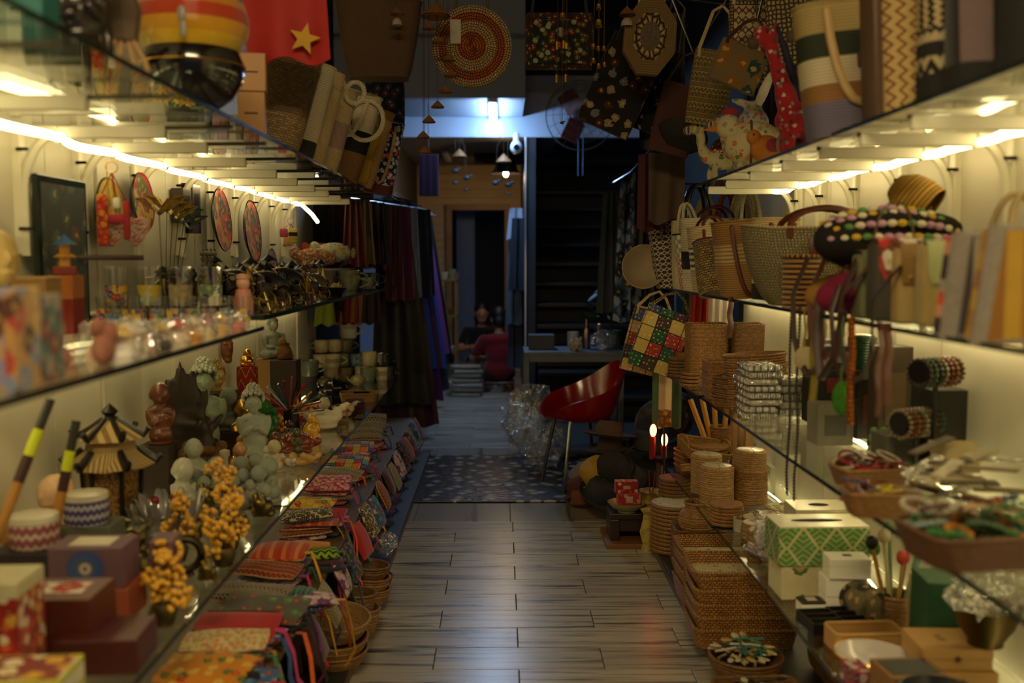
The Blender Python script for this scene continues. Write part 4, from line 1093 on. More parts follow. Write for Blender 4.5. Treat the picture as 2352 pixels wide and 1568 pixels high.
PETAL = thin_glass((.75, .74, .78), .15, 1.5, haze=.45, haze_c=(.42, .40, .42), f0=.12)
for i, (px, X, hh) in enumerate(((395, -1.0, .17), (355, -1.07, .15))):
 loc = atx(px, X, Z); b = thing('glass_lotus', ('smoky glass lotus with upright petals before the lantern', 'smoky glass lotus half hidden by the brass censer')[i], 'ornament', loc)
 for k in range(9):
  a = 2 * PI * k / 9; g = G().ell((0, 0, hh * .5), (.022, .007, hh * .5), 8, 8, None)
  part('petal', g.xf(Matrix.Rotation(a, 4, 'Z') @ Matrix.Translation((0, .035, 0)) @ Matrix.Rotation(R(-24), 4, 'X')), PETAL, b)
 part('foot', G().lathe([(.001, 0), (.045, 0), (.05, .012), (.03, .02), (.001, .02)], 16), metal('#6a6048', .4), b)
def ringpot(label, loc, r):
 b = thing('ring_vase', label, 'vase', loc, .2); mt = metal('#4a4230', .4)
 part('ring', G().tube([(r * math.cos(2 * PI * i / 20), 0, r * 1.35 + r * math.sin(2 * PI * i / 20)) for i in range(20)], r * .26, 8, True), mt, b)
 part('foot', G().lathe([(.001, 0), (r * .6, 0), (r * .5, r * .2), (.001, r * .2)], 14), mt, b)
ringpot('dark bronze ring vase lying among gilded berries', (-.865, 2.67, Z), .043)
for i, (X, y, hh, mt, lb) in enumerate(((-.80, 3.28, .085, metal('#7a6c3c', .35), 'brass elephant charm at the glass corner'), (-.84, 3.05, .07, metal('#6a5c34', .4), 'brass toad charm beside the tall sprig'), (-.96, 3.02, .09, metal('#8a7a44', .35), 'brass lion charm behind the tall sprig'), (-.95, 2.62, .08, metal('#5c5232', .4), 'dark brass turtle charm by the ring vase'), (-1.02, 2.90, .10, plain('#6a665a', .3), 'smoky stone toad between lotus and bowls'), (-.79, 2.62, .06, metal('#7a6c3c', .35), 'brass pig charm at the glass edge'), (-.90, 3.34, .09, plain('#8a8676', .5), 'grey soapstone toad before the monks'), (-1.0, 3.2, .11, metal('#8a7a44', .35), 'brass dragon-headed charm behind the lotus'))):
 lump('bcharm%d' % (i % 3), 'brass_charm', lb, 'charm', (X, y, Z), [((0, 0, .3), (.3, .4, .28)), ((0, -.4, .5), (.2, .2, .2)), ((.2, .1, .1), (.14, .3, .1)), ((-.2, .1, .1), (.14, .3, .1)), ((0, .45, .35 + .1 * (i % 3)), (.1, .2, .16)), ((.1, -.4, .7), (.08, .08, .1)), ((-.1, -.4, .7), (.08, .08, .1))], mt, hh * 1.4, i * 1.3)
berries('gilded berry sprig at the glass edge beside the ring vase', (-.785, 2.76, Z), .12, 5, 14)
berries('gilded berry sprig close to the mauve box', (-.80, 2.30, Z), .11, 4, 17)
TN = ['brown', 'gilt', 'dark', 'cream', 'rust', 'olive']
TM = [RWOOD, GILT, DWOOD, plain('#c8b890', .4), plain('#7c3418', .35), plain('#5c5a34', .4)]
for i in range(18):
 q = random.Random(i + 40); X, y = -1.19 + .095 * (i % 4) + q.uniform(-.02, .02), 3.72 + .095 * i
 (monk, robed_monk, laughing)[i % 3]('small %s figurine in the crowd behind the turtle, %s from the street' % (TN[(i * 5) % 6], ORD[i]), (X, y, Z), q.uniform(.09, .15), TM[(i * 5) % 6], q.uniform(-.6, .9), group='crowd of small figurines')
spots = [(452, -1.08, .125), (500, -1.00, .17), (470, -1.03, .115), (520, -.975, .115), (560, -.92, .12), (596, -.86, .135), (620, -.83, .16), (555, -.98, .125), (590, -.93, .13), (432, -1.09, .11), (540, -.94, .105), (612, -.80, .10), (575, -.885, .09)]
WHR = ['behind the smoky lotus', 'with a gold ball behind its head', 'leaning low behind the berries', 'crouching at the middle of the group', 'facing the aisle', 'near the glass edge', 'tallest beside the glass edge', 'in the back row', 'beside the pale praying buddha', 'at the inner end of the group', 'lowest of the group', 'closest to the glass corner', 'with a bowed round head']
for i, (px, X, hh) in enumerate(spots):
 monk('small grey stone monk ' + WHR[i], atx(px, X, Z), hh, STONE, rnd.uniform(-.9, .9), group='small grey stone monks')
E_PIG = [((0, 0, .42), (.42, .5, .40)), ((0, -.48, .42), (.16, .1, .14)), ((.24, -.3, .78), (.1, .06, .14)), ((-.24, -.3, .78), (.1, .06, .14)), ((.22, -.25, .06), (.1, .1, .1)), ((-.22, -.25, .06), (.1, .1, .1)), ((.22, .25, .06), (.1, .1, .1)), ((-.22, .25, .06), (.1, .1, .1))]
for px, X, hh, mt, lb in ((512, -1.03, .095, GOLD, 'shiny gold lucky pig behind the stone monks'), (442, -1.13, .08, GOLD, 'small gold lucky pig beside the blue one'), (474, -1.14, .10, plain('#1f6a2c', .2), 'green glazed lucky pig'), (452, -1.19, .09, plain('#23407c', .2), 'blue glazed lucky pig'), (645, -1.10, .07, GOLD, 'gold lucky pig beside the bald stone monk')):
 lump('bpig', 'lucky_pig', lb, 'figurine', atx(px, X, Z), E_PIG, mt, hh, rnd.uniform(-1, 1))
standing_buddha('pale green praying buddha with white curled hair', P3(585, -1.03), .35, STONE_L, plain('#d8d8c8', .8), .35)
def riser(label, loc, w, d, h, mat): return gift_box(label, loc, w, d, h, mat, 0, name='carton')
q = atx(527, -1.20, Z)
riser('brown carton under the meditating stone monk', (q.x, q.y, Z), .16, .14, .115, plain('#4a3320', .7))
monk('grey stone monk meditating on a brown carton', (q.x, q.y, Z + .116), .185, STONE, .9)
robed_monk('bald grey stone monk resting its chin on its hand', P3(640, -1.12), .18, plain('#6e7468', .85), .5)
E_TUR = [((0, 0, .30), (.46, .36, .30)), ((0, 0, .12), (.5, .4, .10)), ((.62, -.02, .30), (.15, .12, .13)), ((.5, 0, .22), (.16, .1, .1)), ((.3, -.36, .08), (.18, .12, .08), (0, 0, -30)), ((-.3, -.36, .08), (.16, .1, .07), (0, 0, 30)), ((.3, .36, .08), (.18, .12, .08)), ((-.3, .36, .08), (.16, .1, .07)), ((-.55, 0, .12), (.1, .04, .04))]
g = G()
for a in range(3):
 for k in range(6):
  th = R(25 + 22 * a); ph = 2 * PI * k / 6 + a * .5
  g.ell((.40 * math.sin(th) * math.cos(ph), .32 * math.sin(th) * math.sin(ph), .30 + .27 * math.cos(th)), (.11, .09, .06), 8, 5)
TUR = plain('#8a3b1e', .3, amt=.4, coat=.4)
lump('btur', 'turtle_carving', 'polished red-brown turtle carving', 'figurine', P3(682, -.92), E_TUR, TUR, .145, .25, extra=[('shell', g, TUR)])
E_SWAN = [((0, 0, .28), (.42, .24, .26)), ((-.35, 0, .36), (.22, .14, .14), (0, 30, 0)), ((.36, 0, .42), (.12, .11, .2), (0, -20, 0)), ((.50, 0, .58), (.09, .08, .12), (0, -50, 0)), ((.60, 0, .66), (.10, .07, .07)), ((0, 0, .1), (.36, .22, .1))]
MARB = plain('#d9cfae', .35, amt=.25, scale=8)
lump('bswan', 'swan_carving', 'pale marble swan carving beside the turtle', 'figurine', P3(745, -.90), E_SWAN, MARB, .19, .15, extra=[('beak', G().ell((.70, 0, .66), (.07, .04, .035), 8, 6), plain('#b06a2a', .4))])
lump('bswan', 'swan_carving', 'marble duck carving with a dark back at the glass edge', 'figurine', P3(790, -.865), E_SWAN, plain('#bfb08c', .35, amt=.6, scale=12), .12, .25, extra=[('beak', G().ell((.70, 0, .66), (.07, .04, .035), 8, 6), plain('#c07a2a', .4))])
E_BR = [((0, 0, .12), (.45, .14, .12)), ((.25, -.08, .2), (.2, .1, .12), (0, 30, 20)), ((-.2, .05, .26), (.14, .1, .16)), ((.48, -.1, .26), (.14, .08, .08), (0, -40, 0)), ((-.42, -.05, .2), (.12, .1, .12)), ((.05, -.1, .3), (.1, .08, .1))]
AMB = plain('#c59a4e', .35, amt=.45, scale=10)
lump('bbr', 'stone_carving', 'honey-coloured stone branch carving lying at the glass edge', 'figurine', P3(690, -.84), E_BR, AMB, .15, .5)
lump('bbr', 'stone_carving', 'cream stone branch carving behind the stone monks', 'figurine', P3(655, -.90), E_BR, MARB, .13, -.6)
lump('bbr', 'stone_carving', 'white marble carving between turtle and swan', 'figurine', P3(716, -.955), E_BR, MARB, .12, 1.2)
REDLAC = floral('#8a1a14', ('#c8a24a', '#b88a30'), .03, .35)
gift_box('red lacquer box with gilt reeds behind the turtle', P3(700, -1.06), .15, .10, .085, REDLAC, .05, lid=plain('#b59a58', .5), lid_h=.12)
gift_box('black lacquer frame box beside the red lacquer box', P3(742, -.99), .09, .09, .10, plain('#191512', .3), .1, front=(.7, .75), front_mat=plain('#5c1c14', .4))
E_HANDL = [((0, 0, .08), (.22, .18, .10)), ((0, .02, .26), (.13, .11, .22)), ((.02, 0, .46), (.16, .10, .12)), ((-.11, 0, .66), (.045, .05, .22), (0, -8, 0)), ((-.03, 0, .74), (.05, .05, .26)), ((.055, 0, .70), (.05, .05, .24), (0, 4, 0)), ((.14, -.01, .60), (.04, .045, .17), (0, 16, 0)), ((.2, -.05, .44), (.05, .05, .15), (0, 45, 0)), ((.12, -.12, .30), (.1, .09, .12)), ((.1, -.16, .45), (.06, .05, .08))]
lump('bhandl', 'hand_statue', 'dark brown carved hand statue by the wall', 'statue', (-1.235, 3.86, Z), E_HANDL, plain('#33241a', .5, amt=.4), .47, .5)
standing_buddha('celadon goddess statue with piled-up hair behind the dark hand', (-1.255, 4.18, Z), .45, plain('#a9b89a', .3), plain('#c8cfb8', .4), .3)
gift_box('dark carton under the wooden monk', (-1.245, 3.58, Z), .11, .11, .195, plain('#3a2a1c', .7), name='carton')
robed_monk('polished brown wooden monk beside the pagoda lantern', (-1.235, 3.58, Z + .196), .225, RWOOD, .6)
robed_monk('pale celadon monk beside the dark hand statue', (-1.13, 3.62, Z), .21, plain('#b9bda6', .5), .4)
monk('white porcelain monk in front of the wooden monk', (-1.10, 3.40, Z), .18, plain('#d6d4c0', .4), .5)
q = atx(503, -1.27, Z)
riser('dark carved chest under the golden buddha head', (q.x, q.y, Z), .15, .15, .275, relief('#5c4426', '#20140a', .02))
buddha_head('golden buddha head with curled hair on a small plinth', (q.x, q.y, Z + .276), .135, plain('#c9a45a', .45), plain('#a8874a', .5), .75, plinth=plain('#b98f3e', .4))
E_MASK = [((0, 0, .5), (.26, .12, .45)), ((0, -.1, .55), (.07, .1, .16)), ((0, -.09, .28), (.13, .06, .05)), ((.12, -.09, .66), (.08, .05, .04)), ((-.12, -.09, .66), (.08, .05, .04)), ((0, -.05, .12), (.16, .08, .12)), ((0, .02, .9), (.2, .1, .12))]
lump('bmask', 'wooden_mask', 'carved laughing wooden face mask on the wall', 'mask', onx(522, 835, LW + .045), E_MASK, wood('#8a5026', '#4f2a10', 2, 6, .4), .15, R(60))
q = atx(571, -1.255, Z)
riser('brown carton under the red bamboo-painted vase', (q.x, q.y, Z), .13, .13, .195, plain('#4f3a22', .7))
jar('red lacquer vase painted with gold bamboo', (q.x, q.y, Z + .196), [(.001, 0), (.045, 0), (.050, .02), (.052, .09), (.050, .135), (.044, .14), (.001, .138)], zigzag('#8c1c16', '#c79b3e', .05, .06, .05, .12), name='lacquer_vase')
laughing('gold reclining laughing buddha on top of the red vase', (q.x, q.y, Z + .196 + .141), .085, GOLD, .5)
q = atx(632, -1.26, Z)
riser('tall plain carton under the seated stone buddha', (q.x, q.y, Z), .17, .15, .315, CARD)
seated_buddha('seated grey-green stone buddha on a tall carton', (q.x, q.y, Z + .316), .235, STONE, plain('#7d8476', .85), .85)
q = atx(658, -1.17, Z)
riser('dark carton under the carved wooden figure', (q.x, q.y, Z), .14, .13, .32, plain('#3a2a1c', .7))
laughing('carved honey-wood reclining figure beside the seated stone buddha', (q.x, q.y, Z + .321), .12, relief('#b07838', '#5c3412', .012), .8, rot=(R(-15), 0, .9))
laughing('small green jade buddha in front of the tall carton', atx(605, -1.14, Z + .0), .20, plain('#2f7a36', .15), .5)
gift_box('red book-shaped box behind the praying buddha', P3(622, -1.15), .12, .10, .125, REDLAC, .3)
CARV = relief('#b0843c', '#4c2f10', .016)
for px, X, hh, lb in ((462, -1.17, .19, 'knotted boxwood tree carving beside the white monk'), (495, -1.12, .17, 'boxwood mountain carving with tiny figures'), (432, -1.18, .16, 'boxwood elephant carving behind the red beads')):
 q = random.Random(px); el = [((q.uniform(-.22, .22), q.uniform(-.18, .18), q.uniform(.12, .8)), (q.uniform(.1, .2), q.uniform(.1, .18), q.uniform(.1, .2))) for _ in range(13)] + [((0, 0, .1), (.3, .25, .1)), ((0, 0, .4), (.15, .15, .4))]
 lump('bcarv%d' % px, 'wood_carving', lb, 'carving', atx(px, X, Z), el, CARV, hh, .3)
gift_box('dark red folded cloth purse by the boxwood carvings', P3(455, -1.245), .10, .08, .16, plain('#5c1418', .7), .2, name='purse_box')
robed_monk('tall thin gilt figure behind the praying buddha', P3(562, -1.13), .26, GOLD, .5)
robed_monk('small peach soapstone figure on a rock base', P3(553, -1.005), .165, plain('#c08a52', .3), .3)
jar('white chess-like column ornament', P3(517, -1.08), [(.001, 0), (.022, 0), (.024, .012), (.014, .03), (.013, .09), (.02, .10), (.02, .118), (.001, .125)], MARB, name='column_ornament', cat='ornament')
jar('dark turned wooden column ornament', P3(497, -1.06), [(.001, 0), (.024, 0), (.026, .012), (.015, .03), (.014, .10), (.022, .11), (.02, .13), (.001, .135)], DWOOD, name='column_ornament', cat='ornament')
laughing('carved ivory-coloured tusk figure', P3(610, -.985), .09, MARB, .2)
q = atx(668, -1.06, Z)
b0 = jar('dark lacquer pot holding fanned hair sticks', (q.x, q.y, Z), [(.001, 0), (.04, 0), (.045, .01), (.04, .11), (.035, .115), (.032, .1), (.001, .03)], plain('#16100e', .2), name='lacquer_pot', cat='pot')
cols = ['#8c1526', '#1a1210', '#a0303a', '#a83a74', '#d9d0b0', '#1d5a4a', '#294a88', '#7c1a24', '#b04a70', '#141010', '#b8462a', '#8c2030', '#c88a3a', '#3a6a58', '#a82840', '#20141a']
for i, c in enumerate(cols):
 a = -80 + 160 * i / (len(cols) - 1); a = R(a + rnd.uniform(-6, 6)); L = rnd.uniform(.15, .2); tilt = rnd.uniform(-.5, .1)
 g = G().tube([(0, 0, 0), (L * .5 * math.sin(a), 0, L * .5 * math.cos(a)), (L * math.sin(a), tilt * .06, L * math.cos(a))], [.004, .008, .011], 6, flat=.5)
 o = single('hair_stick', g, plain(c, .25, amt=.1, coat=.5), '%s flat lacquer hair stick in the fanned bunch, %s round the fan' % ({'#1a1210': 'black', '#141010': 'black', '#20141a': 'black', '#d9d0b0': 'cream', '#1d5a4a': 'green', '#3a6a58': 'green', '#294a88': 'blue', '#b8462a': 'orange', '#c88a3a': 'amber', '#a83a74': 'pink', '#b04a70': 'pink'}.get(c, 'red'), ORD[i]), 'hair stick', (q.x, q.y - .03, Z + .09 + .01 * (i % 3)), group='fanned lacquer hair sticks')
 o.rotation_euler = (R(12), 0, 0)
for i, (px, X, lb) in enumerate(((700, -1.12, 'black lacquer dish nested behind the hair sticks'), (735, -1.04, 'black lacquer dish in front of the black teapot'), (758, -.97, 'shallow black lacquer dish beside the rattan tray'))):
 bowl(lb, P3(px, X), .055, .03, plain('#120e0d', .12), 0, .6)
for i, (px, X) in enumerate(((735, -.925), (752, -.895), (788, -.84))):
 loc = P3(px, X); b = thing('temple_model', 'tiny painted temple gate model, %s along the glass edge' % ORD[i], 'model', loc, .2, group='temple models')
 part('base', G().box((0, 0, .008), (.06, .04, .016), .002), plain('#8a6a3a', .6), b, False)
 for sx in (-.02, .02): part('pillar', G().box((sx, 0, .035), (.012, .012, .04)), plain('#b0742a', .5), b, False)
 for sx in (-.02, .02): part('roof', G().lathe([(.022, .055), (.012, .066), (.001, .078)], 4).xf(Matrix.Translation((sx, 0, 0))), plain('#a03a22', .5), b, False)
for k in range(3):
 gift_box('dark red lacquer case, %s of the stack of three' % ('bottom', 'middle', 'top')[k], (-.835, 5.63, Z + .0205 * k), .105, .12, .02, plain('#3c120e', .25), .05 * k, name='lacquer_case', group='stacked lacquer cases')
# -- mugs and teapots at the far end
CR = glaze('#d8cba2', '#c4b184'); GR = glaze('#8a9a76', '#6f7f62'); BLU = glaze('#39506c', '#8a9aa6', s=14); DK = glaze('#1c1d22', '#32343a'); BR = glaze('#8a7650', '#5e4c30')
teapot('black glossy fluted teapot on the mug shelf', P3(768, -1.06), .072, plain('#0e1013', .12), .3, 7)
teapot('small cream teapot beside the black teapot', P3(822, -.985), .052, glaze('#b9a878', '#8d7c50'), .4)
teapot('brown-rimmed olive teapot behind the black teapot', P3(748, -1.17), .06, glaze('#6c6742', '#4a4028'), 2.4)
tray('small rectangular rattan tray holding black rolls', P3(825, -.87), .23, .15, .048, .10, RAT, group=None)
for k in range(3):
 loc = P3(826, -.87); b = single('spectacle_case', G().tube([(-.05, 0, 0), (-.045, 0, 0), (.045, 0, 0), (.05, 0, 0)], [.012, .018, .018, .012], 10), plain('#14181a', .15), 'shiny black roll in the small rattan tray, %s' % ('lower one', 'upper one', 'one at the back')[k], 'case', (loc.x + .01, loc.y - .02 + .03 * k, Z + .024 + (.012 if k == 1 else 0)), .1 + .1 * k, group='black rolls')
mug_list = [  # px, X, level, r, h, mat, handle dir, words
 (845, -.95, 0, .062, .10, GR, .3, 'sage green mug at the front of the mug shelf'),
 (882, -.855, 0, .060, .095, CR, .2, 'cream mug with blue letters near the glass corner'),
 (800, -1.12, 0, .058, .09, BR, .4, 'olive glazed mug behind the cream teapot'),
 (905, -.80, 0, .045, .10, DK, .2, 'dark glazed mug at the far corner'),
 (858, -1.00, 0, .058, .10, CR, .2, 'cream mug under the blue drip mug'),
 (838, -1.03, 1, .060, .085, BLU, .2, 'mug with blue drip glaze stacked on the cream one'),
 (712, -1.255, 1, .066, .10, glaze('#6f7468', '#575a50'), .2, 'wide grey mug with a price label'),
 (762, -1.22, 0, .065, .10, CR, -.4, 'cream mug on the lower row behind the teapots'),
 (765, -1.19, 1, .062, .09, CR, .3, 'cream mug with red letters stacked in the middle'),
 (800, -1.14, 1, .060, .09, GR, 2.6, 'grey-green mug stacked in the middle'),
 (735, -1.28, 1, .055, .09, CR, .2, 'cream mug by the wall under two others'),
 (738, -1.28, 2, .058, .085, CR, 2.8, 'cream lipped mug on top by the wall'),
 (775, -1.19, 2, .062, .085, CR, .4, 'cream wide mug on the top row'),
 (800, -1.11, 2, .056, .085, glaze('#7a7350', '#5c5636'), .2, 'olive speckled mug on the top row'),
 (868, -.95, 1, .062, .10, CR, .2, 'tall cream mug leaning on the stack'),
 (892, -.87, 1, .040, .09, STEEL, .3, 'steel mug at the end of the stack'),
 (905, -.83, 1, .042, .085, DK, .2, 'black mug hooked over the end of the stack'),
]
for px, X, lv, r, h, mt, rz, lb in mug_list:
 loc = atx(px, X, Z + .101 * lv); loc.y = min(loc.y, 7.1); mug(lb, loc, r * .92, h, mt, rz, group='mugs at the end of the lower shelf', band=(.35, .7) if 'letters' in lb else None, band_mat=ethnic('#c9b98c', '#4a4a58', '#c9b98c', .03))
loc = atx(800, -1.11, Z + .291)
mug('white mug lettered HA NOI on top of the stack', loc, .062, .115, WHITE, .3, taper=.97, text='HÀ NỘI')
# == middle souvenir shelf
Z = ZLM
gift_box('tall printed card box at the very end of the middle shelf', (-.845, 1.60, Z), .17, .10, .165, floral('#b88e52', ('#b0443a', '#7a8aa8', '#c9a86a', '#5a3a2a'), .05, .5), .05, front=(.8, .85), front_mat=floral('#c09a5c', ('#b85a4a', '#8a8ab0', '#4a2a2a'), .06, .55))
gift_box('clear-sided souvenir box beside the tall card box', (-.80, 1.72, Z), .05, .10, .15, floral('#4a4a48', ('#3f6a66', '#7a3a3a', '#8a8478'), .04, .5), .05)
PINK = plain('#a8705c', .7, amt=.3, scale=30, bump=.5)
E_SHELL = [((0, 0, .3), (.26, .22, .32)), ((.12, -.05, .6), (.2, .18, .25)), ((-.1, .05, .75), (.15, .15, .2)), ((.25, 0, .2), (.15, .14, .18)), ((-.2, -.1, .2), (.14, .14, .2))]
lump('bshell', 'shell_doll', 'soft pink doll made of shells beside the card box', 'doll', (-.85, 1.84, Z), E_SHELL, PINK, .135, .3)
lump('bshell', 'shell_doll', 'second pink shell doll leaning on the first', 'doll', (-.80, 2.0, Z), E_SHELL, plain('#98604e', .7, amt=.4), .10, 1.3)
KC = ['#e8e2da', '#e3b49a', '#d9cfc0', '#b03038', '#e0b090', '#e8e0d0', '#3a2428', '#c98a7a', '#d8c8b0', '#b02048', '#d9912a', '#6a6a72', '#e2cba0', '#1f5a9c', '#d9b070', '#3a8a9a', '#d98a7a', '#e0c8c0']
KN = {'#e8e2da': 'white', '#e3b49a': 'peach', '#d9cfc0': 'cream', '#b03038': 'red', '#e0b090': 'pink-capped', '#e8e0d0': 'ivory', '#3a2428': 'dark plum', '#c98a7a': 'dusty pink', '#d8c8b0': 'beige', '#b02048': 'crimson', '#d9912a': 'orange', '#6a6a72': 'grey', '#e2cba0': 'straw', '#1f5a9c': 'bright blue', '#d9b070': 'ochre', '#3a8a9a': 'turquoise', '#d98a7a': 'salmon', '#e0c8c0': 'pale rose'}
HATS = ['#d9b52a', '#c04038', '#e6ddd0', '#e8d8b8', '#50302a', '#c0505a', '#d8b83a']
for i, c in enumerate(KC):
 f = i / (len(KC) - 1); X = -.785 - .055 * (i % 2); s = 1120 - 370 * f; y = 2287 / s
 b = thing('keyring_doll', '%s felt keyring doll in a clear bag, %s along the shelf edge' % (KN[c], ORD[i]), 'keyring', (X + rnd.uniform(-.01, .01), y, Z), rnd.uniform(-.5, .5), group='bagged keyring dolls')
 h = rnd.uniform(.07, .082) - .028 * f
 part('doll_body', G().lathe([(.001, 0), (h * .36, 0), (h * .40, h * .2), (h * .22, h * .5), (.001, h * .52)], 12), fabric(c), b)
 part('doll_head', G().ell((0, 0, h * .68), (h * .24, h * .23, h * .22), 10, 7), fabric('#dcae8e'), b)
 part('doll_hat', G().lathe([(h * .36, h * .74), (h * .2, h * .84), (.001, h * 1.02)], 12), fabric(HATS[i % 7]), b)
 part('bag', G().box((0, 0, h * .54), (h * 1.0, h * .7, h * 1.06), h * .2).wob(.006, 30, i), FILM, b)
def pglass(label, loc, r, h, seed, group, print_=None):
 q = random.Random(seed); b = thing('printed_glass', label, 'glass', loc, q.random() * 6, group=group)
 part('glass_wall', G().lathe([(.001, .002), (r * .8, .002), (r * .82, .012), (r, h), (r * .93, h), (r * .76, .016), (.001, .014)], 20), CLEAR, b)
 cs = [('#b02a24', '#d9a828', '#2a4a90'), ('#c03028', '#2f6a3a', '#c9a030'), ('#3a3a90', '#b84a3a', '#d8c060'), ('#a82a3a', '#3a6a9a', '#d8b090')][seed % 4]
 part('print', G().lathe([(r * .875, h * .2), (r * .94, h * .62)], 20), print_ or floral('#8f8a74', cs, .022, .55), b)
 return b
for i in range(9):
 pglass('printed shot glass in the front row, %s from the wall' % ORD[i], (-1.205 + .0525 * i, 3.03 + .01 * (i % 2), Z), .0235, .098, i, 'front row of printed shot glasses')
for i in range(5):
 pglass('printed shot glass in the second row, %s from the wall' % ORD[i], (-1.10 + .062 * i, 2.90 - .07, Z), .022, .09, i + 3, 'second row of printed shot glasses')
tall = [(-1.235, 'pint glass with a red and blue flag print', None), (-1.13, 'frosted pint glass with a green landscape print', floral('#b9b79a', ('#4a8a3a', '#c0a838', '#8a4a30'), .05, .45)), (-1.03, 'clear pint glass with a pale print', floral('#8c8668', ('#a8906a', '#9c8c70'), .03, .4)), (-.935, 'milky pint glass with a navy figure print', floral('#cfc9ac', ('#27304e', '#5a7a66'), .05, .45))]
for i, (X, lb, pm) in enumerate(tall):
 pglass(lb, (X, 3.16 + .05, ZLM2), .040, .155, i, 'pint glasses', pm)
b = thing('money_figure', 'pink smiling money-god figure beside the pint glasses', 'figurine', (-.845, 3.27, ZLM2), .2)
part('robe', G().lathe([(.001, 0), (.030, 0), (.032, .04), (.022, .08), (.001, .085)], 14), plain('#c07a66', .5), b)
part('head', G().ell((0, -.002, .10), (.022, .022, .026), 12, 8), plain('#d99c84', .45), b)
part('hat', G().lathe([(.024, .115), (.022, .128), (.001, .132)], 12), plain('#c88a70', .5), b)
b = thing('cream_bust', 'cream-headed bust on a dark bottle-shaped stand', 'statue', (-1.215, 2.42, Z), .9)
part('stand', G().lathe([(.001, 0), (.06, 0), (.055, .05), (.03, .10), (.03, .15), (.001, .155)], 16), plain('#4a4232', .4), b)
bpart('head', blob('bhead', E_HEAD, .03, 3), plain('#d8b870', .5), b, (0, 0, .13), .17)
gift_box('open brown cardboard box beside the bust', (-1.225, 2.64, Z), .09, .12, .165, plain('#a8824a', .8), .1, lid=plain('#b8935a', .8), lid_h=.06, name='cardboard_box')
gift_box('orange wooden box in front of the cardboard box', (-1.14, 2.45, Z), .09, .10, .10, plain('#b0602a', .5), .05, name='wooden_box')
gift_box('red and orange wooden chest behind the glasses', (-1.235, 2.84, Z), .07, .09, .165, plain('#8c2018', .45), .05, lid=plain('#b86a2a', .45), lid_h=.4, name='wooden_chest')
b = thing('toy_pagoda', 'small yellow and blue toy pagoda on the red chest', 'toy', (-1.235, 2.84, Z + .166), .3)
part('base', G().box((0, 0, .012), (.06, .06, .024), .003), plain('#8c3020', .5), b, False)
part('tower', G().box((0, 0, .055), (.026, .026, .065), .002), plain('#c98a30', .5), b, False)
part('roof', G().lathe([(.034, .085), (.02, .095), (.001, .115)], 4), plain('#3c6a9c', .5), b, False)
part('eave', G().lathe([(.032, .05), (.018, .06), (.016, .05)], 4), plain('#d9a030', .5), b, False)
gift_box('dark green lacquer picture panel leaning on the wall', (LW + .055, 2.985, Z), .33, .018, .45, plain('#0f241a', .2), R(90), name='picture_panel', cat='picture', front=(.9, .9), front_mat=floral('#0e2219', ('#25402e', '#3a4a3a', '#5a2a24'), .09, .3))
def wall_plate(label, px, X, r, mats, zb, lean=6, sy=1.0):
 p = atx(px, X, zb); b = thing('lacquer_plate', label, 'plate', p, rot=(R(90 - lean), 0, R(90)))
 def dsk(r0, r1, y0, y1): return G().lathe([(max(.001, r0), y0), (r1, y1)], 36).xf(Matrix.Translation((0, r * sy, 0)) @ Matrix.Diagonal((1, sy, 1, 1)))
 part('back', G().lathe([(.001, 0), (r * .7, 0), (r, .02), (r * .985, .026)], 36).xf(Matrix.Translation((0, r * sy, 0)) @ Matrix.Diagonal((1, sy, 1, 1))), BLACKM, b)
 part('rim', dsk(r * .93, r * .985, .024, .026), mats[0], b)
 part('painting', dsk(0, r * .93, .014, .024), mats[1], b)
 return b
SUN = floral('#a3241c', ('#c8641c', '#c89a2a', '#4a5a1e', '#7a1c18'), .05, .6)
SUN2 = floral('#9a3018', ('#c8321c', '#c07a2a', '#20301a', '#a83a3a'), .06, .6)
wall_plate('yellow lacquer plate edge-on behind the hanging pouches', 243, -1.315, .115, (plain('#c9a018', .25), floral('#c8a01c', ('#5a7a2a', '#d8b82a'), .06, .4)), Z + .25, 2, 1.0)
wall_plate('red lacquer plate painted with a sunset', 322, -1.30, .105, (plain('#b02a20', .2), SUN), Z + .31, 4)
wall_plate('lacquer plate painted with a red garden, second along the wall', 508, -1.285, .145, (plain('#a02a1c', .2), SUN2), ZLM2 + .21, 5)
wall_plate('dark-backed lacquer plate nearly edge-on, third along the wall', 578, -1.285, .16, (plain('#7a2018', .2), SUN2), ZLM2 + .16, 4)
wall_plate('small dark lacquer plate behind the golden busts', 622, -1.30, .11, (plain('#5a3018', .2), SUN), ZLM2 + .02, 4)
for px, z0, z1, lb in ((415, 1.60, 1.74, 'narrow dark wooden frame on the wall'), (437, 1.56, 1.77, 'deep dark wooden clock frame on the wall')):
 p = onx(px, 500, LW + .03)
 gift_box(lb, (LW + .035, p.y, z0), .11, .05, z1 - z0, DWOOD, R(90), name='clock_case', cat='clock case', front=(.55, .6), front_mat=plain('#1a1c20', .2))
def fob(label, px, y, X, top, drop, pieces):
 b = thing('key_fob', label, 'keyring', (X, y, top), .2)
 part('cord', G().tube([(0, 0, 0), (.002, 0, -drop)], .0015, 5), plain('#c8b890', .6), b)
 part('ring', G().tube([(.018 * math.cos(2 * PI * i / 16), 0, -drop - .018 + .018 * math.sin(2 * PI * i / 16)) for i in range(16)], .0022, 5, True), GOLD, b)
 for nm, dx, dz, w_, h_, mt in pieces:
  part(nm, G().box((dx, 0, -drop - dz - h_ / 2), (w_, .016, h_), .007), mt, b)
  part('thong', G().tube([(0, 0, -drop - .034), (dx, 0, -drop - dz)], .002, 5), plain('#a83a28', .7), b)
 return b
